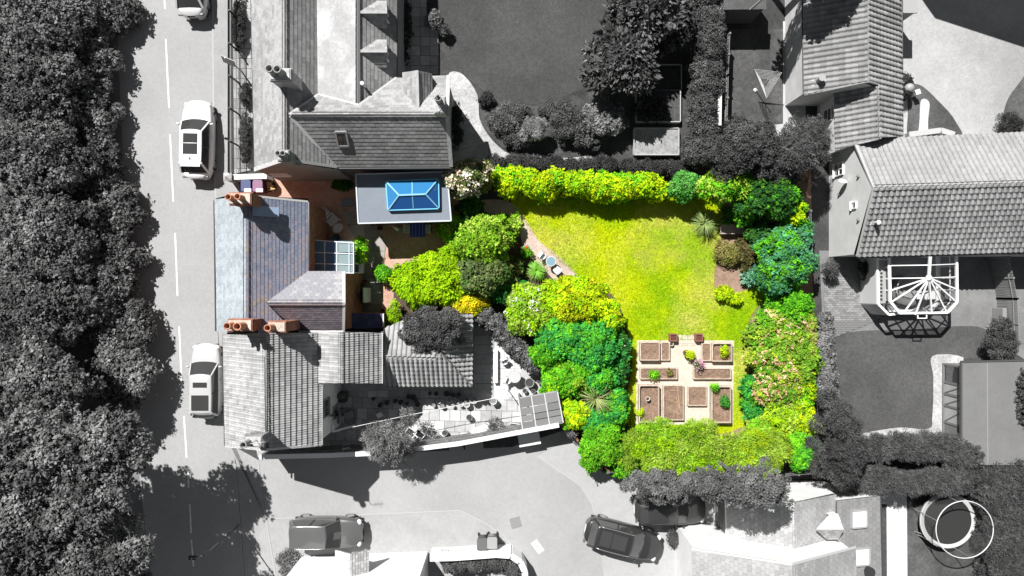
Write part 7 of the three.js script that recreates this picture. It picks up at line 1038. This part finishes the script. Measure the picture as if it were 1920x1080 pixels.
  for (const [px, l] of [[768, 'slatted white chair left of the blue clothed table'], [798, 'slatted white chair right of the blue clothed table']]) { const c = at(px, 429, 0.6), ch = thing('slatted_chair', l, 'chair', [c.x, 0.02, c.z], px < 780 ? PI / 2 : -PI / 2); for (let i = 0; i < 5; i++) part(ch, 'seat_slat', box(0.5, 0.02, 0.06, 0, 0.45, -0.18 + i * 0.085), wp); for (let i = 0; i < 4; i++) part(ch, 'back_slat', box(0.5, 0.06, 0.02, 0, 0.55 + i * 0.1, -0.25 - i * 0.02), wp); for (const x of [-0.22, 0.22]) for (const z of [-0.2, 0.2]) part(ch, 'leg', box(0.04, 0.45, 0.04, x, 0.22, z), wp); }
  const um = at(742, 428, 1.2), us = thing('folded_parasol', 'folded pale parasol leaning at the garden room front', 'parasol', [um.x, 0.02, um.z], 0.4); part(us, 'pole', rod(new V3(0, 0, 0), new V3(-0.05, 1.9, -0.1), 0.02), wp); part(us, 'canopy', lathe([[0.02, 0.6], [0.12, 0.65], [0.09, 1.2], [0.03, 1.8], [0, 1.82]], 8), plain(0.6, 0.58, 0.62, 0.9)); part(us, 'base', cyl(0.2, 0.22, 0.06, 0, 0.03, 0), plain(0.3, 0.3, 0.3));
}
// raised beds
{
  const wood = [mottle([0.44, 0.36, 0.29], [0.55, 0.46, 0.38], { metres: 1.2, size: 128, seed: 141, sp: 0.15 }), mottle([0.37, 0.29, 0.23], [0.48, 0.39, 0.31], { metres: 1.2, size: 128, seed: 142, sp: 0.15 })];
  const beds = [[1200, 641, 1237, 676, 0.42, 'square raised bed at the top left of the gravel pad', 0.06], [1239, 641, 1256, 676, 0.2, 'narrow low bed beside the top left square bed', 0.05], [1315, 643, 1333, 677, 0.2, 'narrow low bed beside the top right square bed', 0.05], [1335, 643, 1373, 678, 0.42, 'square raised bed at the top right of the gravel pad', 0.2], [1200, 689, 1270, 711, 0.25, 'long low bed on the left of the gravel pad', 0.05], [1300, 690, 1371, 711, 0.25, 'long low bed on the right of the gravel pad', 0.05], [1198, 722, 1236, 793, 0.5, 'tall deep bed at the bottom left of the gravel pad', 0.22], [1243, 722, 1282, 788, 0.25, 'bed with bare canes beside the tall left bed', 0.04], [1289, 724, 1325, 761, 0.22, 'small square bed with level soil', 0.03], [1334, 724, 1371, 793, 0.5, 'tall deep bed at the bottom right of the gravel pad', 0.22]];
  for (const [x0, y0, x1, y1, h, l, drop] of beds) { const a = at(x0, y0, h), b = at(x1, y1, h), w = b.x - a.x, d = b.z - a.z, root = thing('raised_bed', l, 'raised bed', [(a.x + b.x) / 2, 0.03, (a.z + b.z) / 2], 0, 'raised beds on the gravel pad'), t = 0.06;
    part(root, 'side_board', box(w, h, t, 0, h / 2, -d / 2 + t / 2), wood[0]); part(root, 'side_board', box(w, h, t, 0, h / 2, d / 2 - t / 2), wood[1]); part(root, 'end_board', box(t, h - 0.004, d - 2 * t, -w / 2 + t / 2, h / 2, 0), wood[0]); part(root, 'end_board', box(t, h - 0.004, d - 2 * t, w / 2 - t / 2, h / 2, 0), wood[1]); for (const sx of [-1, 1]) for (const sz of [-1, 1]) part(root, 'corner_post', box(0.07, h + 0.012, 0.07, sx * (w / 2 - 0.07), h / 2, sz * (d / 2 - 0.07)), wood[1]);
    const g = new THREE.PlaneGeometry(w - 2 * t, d - 2 * t, 16, 16).rotateX(-PI / 2), r = rng(Math.round(x0)), pp = g.attributes.position; for (let i = 0; i < pp.count; i++) pp.setY(i, h - drop + (r() - 0.5) * 0.035); g.computeVertexNormals(); part(root, 'soil', g, M.soilBed || (M.soilBed = mottle([0.17, 0.11, 0.075], [0.26, 0.17, 0.12], { metres: 1.6, size: 256, seed: 143, sp: 0.4 }))); }
  for (const [px, py, rx, ry, h, pal, l] of [[1357, 657, 6, 9, 0.75, LIME, 'lime green plant in the top right square bed'], [1225, 703, 7, 6, 0.55, GREEN, 'small green plant in the long left bed'], [1255, 698, 7, 5, 0.4, OLIVE, 'straggly plant in the long left bed'], [1338, 727, 7, 5, 0.7, GREEN, 'green leaves in the corner of the tall right bed'], [1358, 752, 7, 11, 0.75, [[0.06, 0.3, 0.03], [0.1, 0.36, 0.05]], 'curly green crop in the tall right bed'], [1199, 774, 6, 6, 0.5, LIME, 'lime plant beside the tall left bed'], [1310, 685, 8, 5, 0.6, [[0.55, 0.3, 0.4], [0.6, 0.4, 0.48], [0.12, 0.2, 0.04]], 'pink flowering plant beside the long right bed']]) plant('bed_crop', l, 'plant', px, py, rx, ry, h, { pal, sprig: 'small', dens: 80, h0: h * 0.6, grow: 1 });
  for (const [px, l] of [[1263, 'dark red square planter left of the slab head'], [1311, 'dark red square planter right of the slab head']]) { const p = at(px, 633, 0.4), root = thing('square_planter', l, 'planter', [p.x, 0.03, p.z]), m = plain(0.26, 0.1, 0.08, 0.8); for (const [x, z, w, d] of [[0, -0.2, 0.44, 0.05], [0, 0.2, 0.44, 0.05], [-0.2, 0, 0.05, 0.35], [0.2, 0, 0.05, 0.35]]) part(root, 'side', box(w, 0.4, d, x, 0.2, z), m); part(root, 'soil', box(0.35, 0.3, 0.35, 0, 0.17, 0), plain(0.1, 0.04, 0.03, 1)); }
  const cane = plain(0.55, 0.42, 0.24, 0.8), cn = [[[1270, 725], [1275, 765]], [[1256, 733], [1268, 733]], [[1255, 749], [1272, 757]], [[1256, 767], [1276, 778]], [[1268, 745], [1278, 775]]]; cn.forEach(([a, b], i) => { const p = at(a[0], a[1], 0.3), q = at(b[0], b[1], 0.3), c = p.clone().lerp(q, 0.5); single('garden_cane', `${['longest upright', 'topmost short', 'middle slanting', 'lowest slanting', 'steep right hand'][i]} bamboo cane on the cane bed`, 'cane', rod(p.clone().sub(c), q.clone().sub(c), 0.012), cane, [c.x, 0.27 + i * 0.004, c.z], 0, 'canes on the bed'); });
}
// yard clutter
{
  const a = at(624, 722, 0.9), b = at(680, 722, 0.9), lad = thing('ladder', 'long ladder lying along the white wing wall', 'ladder', [(a.x + b.x) / 2, 1.6, a.z]), w = grey(0.55, 0.5); for (const z of [0, 0.36]) part(lad, 'rail', bar(new V3(-0.95, 0, z), new V3(0.95, 0, z + 0.02), 0.04, 0.06), w); for (let i = 0; i < 10; i++) part(lad, 'rung', bar(new V3(-0.88 + i * 0.195, 0, 0), new V3(-0.88 + i * 0.195, 0, 0.37), 0.03), w);
  for (const x of [-0.8, 0.8]) part(lad, 'wall_bracket', box(0.06, 0.06, 0.6, x, -0.05, 0.1), w); lad.position.y = 1.6; lad.position.z = Z(717, 5) - 0.02 + 0.02;
  const s = at(652, 836, 0.9), st = thing('step_ladder', 'open step ladder standing by the lower white wall', 'step ladder', [s.x, 0.05, s.z], 0.25); for (const x of [-0.2, 0.2]) { part(st, 'front_rail', bar(new V3(x, 0, 0.55), new V3(x * 0.8, 1.5, 0), 0.05, 0.03), w); part(st, 'rear_rail', bar(new V3(x, 0, -0.45), new V3(x * 0.8, 1.48, -0.03), 0.04, 0.03), grey(0.3)); } for (let i = 0; i < 6; i++) part(st, 'tread', box(0.38 - i * 0.012, 0.03, 0.1, 0, 0.24 + i * 0.24, 0.47 - i * 0.088), w);
  const bq = at(634, 745, 0.6), bb = thing('barbecue', 'dark covered barbecue against the white rear wall', 'barbecue', [bq.x, 0.05, bq.z]); part(bb, 'cabinet', rbox(0.95, 0.7, 0.6, 0.03, 0, 0.4, 0), grey(0.05, 0.6)); part(bb, 'lid', new THREE.CylinderGeometry(0.28, 0.28, 0.9, 16, 1, false, 0, PI).rotateZ(PI / 2).rotateX(-PI / 2).translate(0, 0.76, 0), grey(0.07, 0.4)); part(bb, 'knob', [cyl(0.05, 0.05, 0.04, 0.05, 0.9, 0.3)], grey(0.6));
  const bx = (l, px, py, w2, h2, d2, v, turn) => { const p = at(px, py, h2); const r = thing('yard_box', l, 'crate', [p.x, 0.055, p.z], turn); part(r, 'body', rbox(w2, h2, d2, 0.03, 0, h2 / 2, 0), grey(v, 0.8)); part(r, 'lid', rbox(w2 * 1.04, 0.04, d2 * 1.04, 0.015, 0, h2 + 0.02, 0), grey(v * 1.3, 0.8)); };
  bx('grey box beside the barbecue', 655, 778, 0.5, 0.45, 0.4, 0.2, 0.3); bx('pale box on the yard floor under the white wall windows', 640, 785, 0.4, 0.4, 0.4, 0.28, -0.2); bx('low grey box near the washing line', 657, 790, 0.45, 0.3, 0.5, 0.16, 0.5); bx('small white crate among the shaded slabs', 712, 778, 0.35, 0.2, 0.28, 0.6, 0.5); bx('dark box in the gap below the tiled gable', 545, 848, 0.6, 0.7, 0.45, 0.1, 0); bx('grey box left of the dark box below the tiled gable', 528, 850, 0.45, 0.5, 0.4, 0.2, 0); bx('wide box below the tiled gable nearest the step ladder', 590, 848, 0.9, 0.6, 0.45, 0.14, 0.05);
  for (const [px, py, t, l] of [[770, 811, 0.6, 'white framed cold frame beside the yard tree'], [786, 815, 0.75, 'pale framed cold frame right of the first one']]) { const p = at(px, py, 0.4), r = thing('cold_frame', l, 'cold frame', [p.x, 0.055, p.z], -t); for (const s of [-1, 1]) { part(r, 'rail', box(0.62, 0.3, 0.05, 0, 0.15, s * 0.2), whitePaint); part(r, 'end', box(0.05, 0.3, 0.36, s * 0.28, 0.15, 0), whitePaint); } part(r, 'glass', box(0.52, 0.02, 0.35, 0, 0.26, 0), glassDark); }
  { const sk = thing('sacks', 'heap of bright white builder sacks against the white wall', 'sacks', at(905, 808, 0)); const r = rng(9); for (let i = 0; i < 6; i++) { const p = at(893 + i * 5.4, 810 - i * 1.6 + (r() - 0.5) * 6, 0.3), g = new THREE.SphereGeometry(0.3, 12, 9); const q = g.attributes.position; for (let k = 0; k < q.count; k++) { const n = 1 + 0.12 * Math.sin(q.getX(k) * 19 + i) * Math.cos(q.getZ(k) * 17); q.setXYZ(k, q.getX(k) * n * 1.1, q.getY(k) * 0.75 * n, q.getZ(k) * n); } g.computeVertexNormals(); wpart(sk, 'sack', g.translate(p.x, 0.27, p.z), grey(0.7, 0.8)); } }
  { const g = thing('garden_tools', 'row of three small dark trolleys beside the panel shelter', 'trolley', at(968, 798, 0)); for (let i = 0; i < 3; i++) { const p = at(960 + i * 7, 797, 0.3); wpart(g, 'tray', rbox(0.18, 0.22, 0.18, 0.03, p.x, 0.17, p.z), grey(0.1)); } wpart(g, 'shelf', bar(at(956, 793, 0.36), at(978, 796, 0.36), 0.05, 0.04), grey(0.5)); }
  { const a2 = at(628, 808, 2.4), b2 = at(806, 768, 2.4), c2 = at(905, 748, 2.4), d2 = at(952, 742, 2.4), w2 = thing('washing_line', 'white washing line stretched across the yard', 'washing line', [d2.x, 0, d2.z]), sag = []; for (let i = 0; i <= 20; i++) { const t = i / 20, p = a2.clone().lerp(d2, t); p.y = 2.4 - 0.25 * Math.sin(PI * t); sag.push(p); } wpart(w2, 'cord', tube(sag, 0.016, 60, 5), grey(0.75)); wpart(w2, 'post', rod(d2.clone().setY(0), d2.clone().setY(2.5), 0.03), grey(0.5)); wpart(w2, 'wall_hook', rod(new V3(X(602, 4.6) - 0.1, 2.4, a2.z), a2, 0.02), grey(0.5)); }
  { const p = at(914, 612, 0.4), r = thing('timber_planks', 'two white planks lying in the dark passage', 'planks', [p.x, 0.07, p.z]); part(r, 'plank', box(0.7, 0.04, 0.1, -0.1, 0.02, 0), grey(0.6)); part(r, 'plank', box(0.65, 0.04, 0.06, -0.08, 0.02, 0.22, -0.06), grey(0.5)); }
  { const pts = [[906, 720], [908, 700], [912, 690], [900, 722], [885, 726], [860, 724]].map(p => at(p[0], p[1], 0.08).setY(0.09)); single('garden_hose', 'thin pale hose curling beside the outbuilding corner', 'hose', tube([pts[2], pts[1], pts[0], pts[3], pts[4], pts[5]].map(p => p.clone().sub(pts[0])), 0.014, 50, 5), grey(0.4), pts[0]); }
  for (const [px, py, l] of [[840, 818, 'long handled broom lying toward the white wall'], [884, 818, 'dark hoe lying beside the white sacks']]) { const p = at(px, py, 0.1), r = thing('garden_tool', l, 'tool', [p.x, 0.06, p.z], -0.9); part(r, 'handle', rod(new V3(-0.4, 0.03, 0), new V3(0.3, 0.03, 0), 0.02), grey(0.12)); part(r, 'head', rbox(0.12, 0.06, 0.32, 0.02, 0.34, 0.03, 0), grey(0.3)); }
}
// courtyard covers and the drive
{ const p = at(967, 980, 0); const m = thing('drain_cover', 'square grey drain cover in the courtyard asphalt', 'drain cover', [p.x, 0.006, p.z], 0.25); part(m, 'frame', [box(0.62, 0.012, 0.04, 0, 0, -0.29), box(0.62, 0.012, 0.04, 0, 0, 0.29), box(0.04, 0.012, 0.54, -0.29, 0, 0), box(0.04, 0.012, 0.54, 0.29, 0, 0)], grey(0.2)); part(m, 'plate', box(0.52, 0.01, 0.52, 0, 0, 0), grey(0.22)); const q = at(1008, 1025, 0), n = thing('drain_cover', 'white rectangular patch cover in the courtyard asphalt', 'drain cover', [q.x, 0.006, q.z], -0.95); part(n, 'plate', box(0.82, 0.012, 0.45, 0, 0, 0), grey(0.52)); part(n, 'lifting_eye', cyl(0.03, 0.03, 0.016, 0, 0.002, 0), grey(0.1)); }
{ const p = at(1709, 163, 1.2), r = thing('drive_lamp', 'round globe beside a white pillar at the drive edge', 'lamp', [p.x, 0.01, p.z]); part(r, 'post', cyl(0.04, 0.06, 0.8, 0, 0.4, 0), grey(0.2)); part(r, 'globe', new THREE.SphereGeometry(0.27, 20, 14).translate(0, 0.98, 0), grey(0.32, 0.5)); const q = at(1722, 172, 0.7), s = thing('stone_pillar', 'small white pillar beside the round globe', 'pillar', [q.x, 0.01, q.z], 0.3); part(s, 'shaft', rbox(0.24, 0.6, 0.24, 0.03, 0, 0.3, 0), grey(0.6)); part(s, 'cap', rbox(0.3, 0.08, 0.3, 0.02, 0, 0.64, 0), grey(0.7)); }
{ const p = at(440, 992, 3), r = thing('street_lamp', 'thin dark street lamp standing in the tree shade on the kerb', 'street lamp', [X(448), 0.02, Z(985)]); part(r, 'column', rod(new V3(0, 0, 0), new V3(0, 4.6, 0), 0.05, 0.035), grey(0.1)); part(r, 'arm', rod(new V3(0, 4.55, 0), new V3(-0.45, 4.75, 0.05), 0.025), grey(0.1)); part(r, 'lantern', rbox(0.42, 0.09, 0.24, 0.03, -0.55, 4.74, 0.06), grey(0.05)); }
wallRun('low_kerb_wall', 'low brick edge above the long pantiled roof beside the drive', [[1705, 252], [1765, 244], [1790, 252]], 0.5, 0.25, greyBrick, grey(0.4));
{ const p = at(1875, 590, 0.5), r = thing('water_butt', 'slim pale downpipe box on the terrace beside the lawn shrub', 'downpipe', [p.x, 0.02, p.z]); part(r, 'box', rbox(0.25, 0.9, 0.8, 0.04, 0, 0.45, 0), grey(0.22)); part(r, 'cap', rbox(0.28, 0.06, 0.2, 0.02, 0, 0.92, 0.3), grey(0.4)); }

renderer.render(scene, camera);
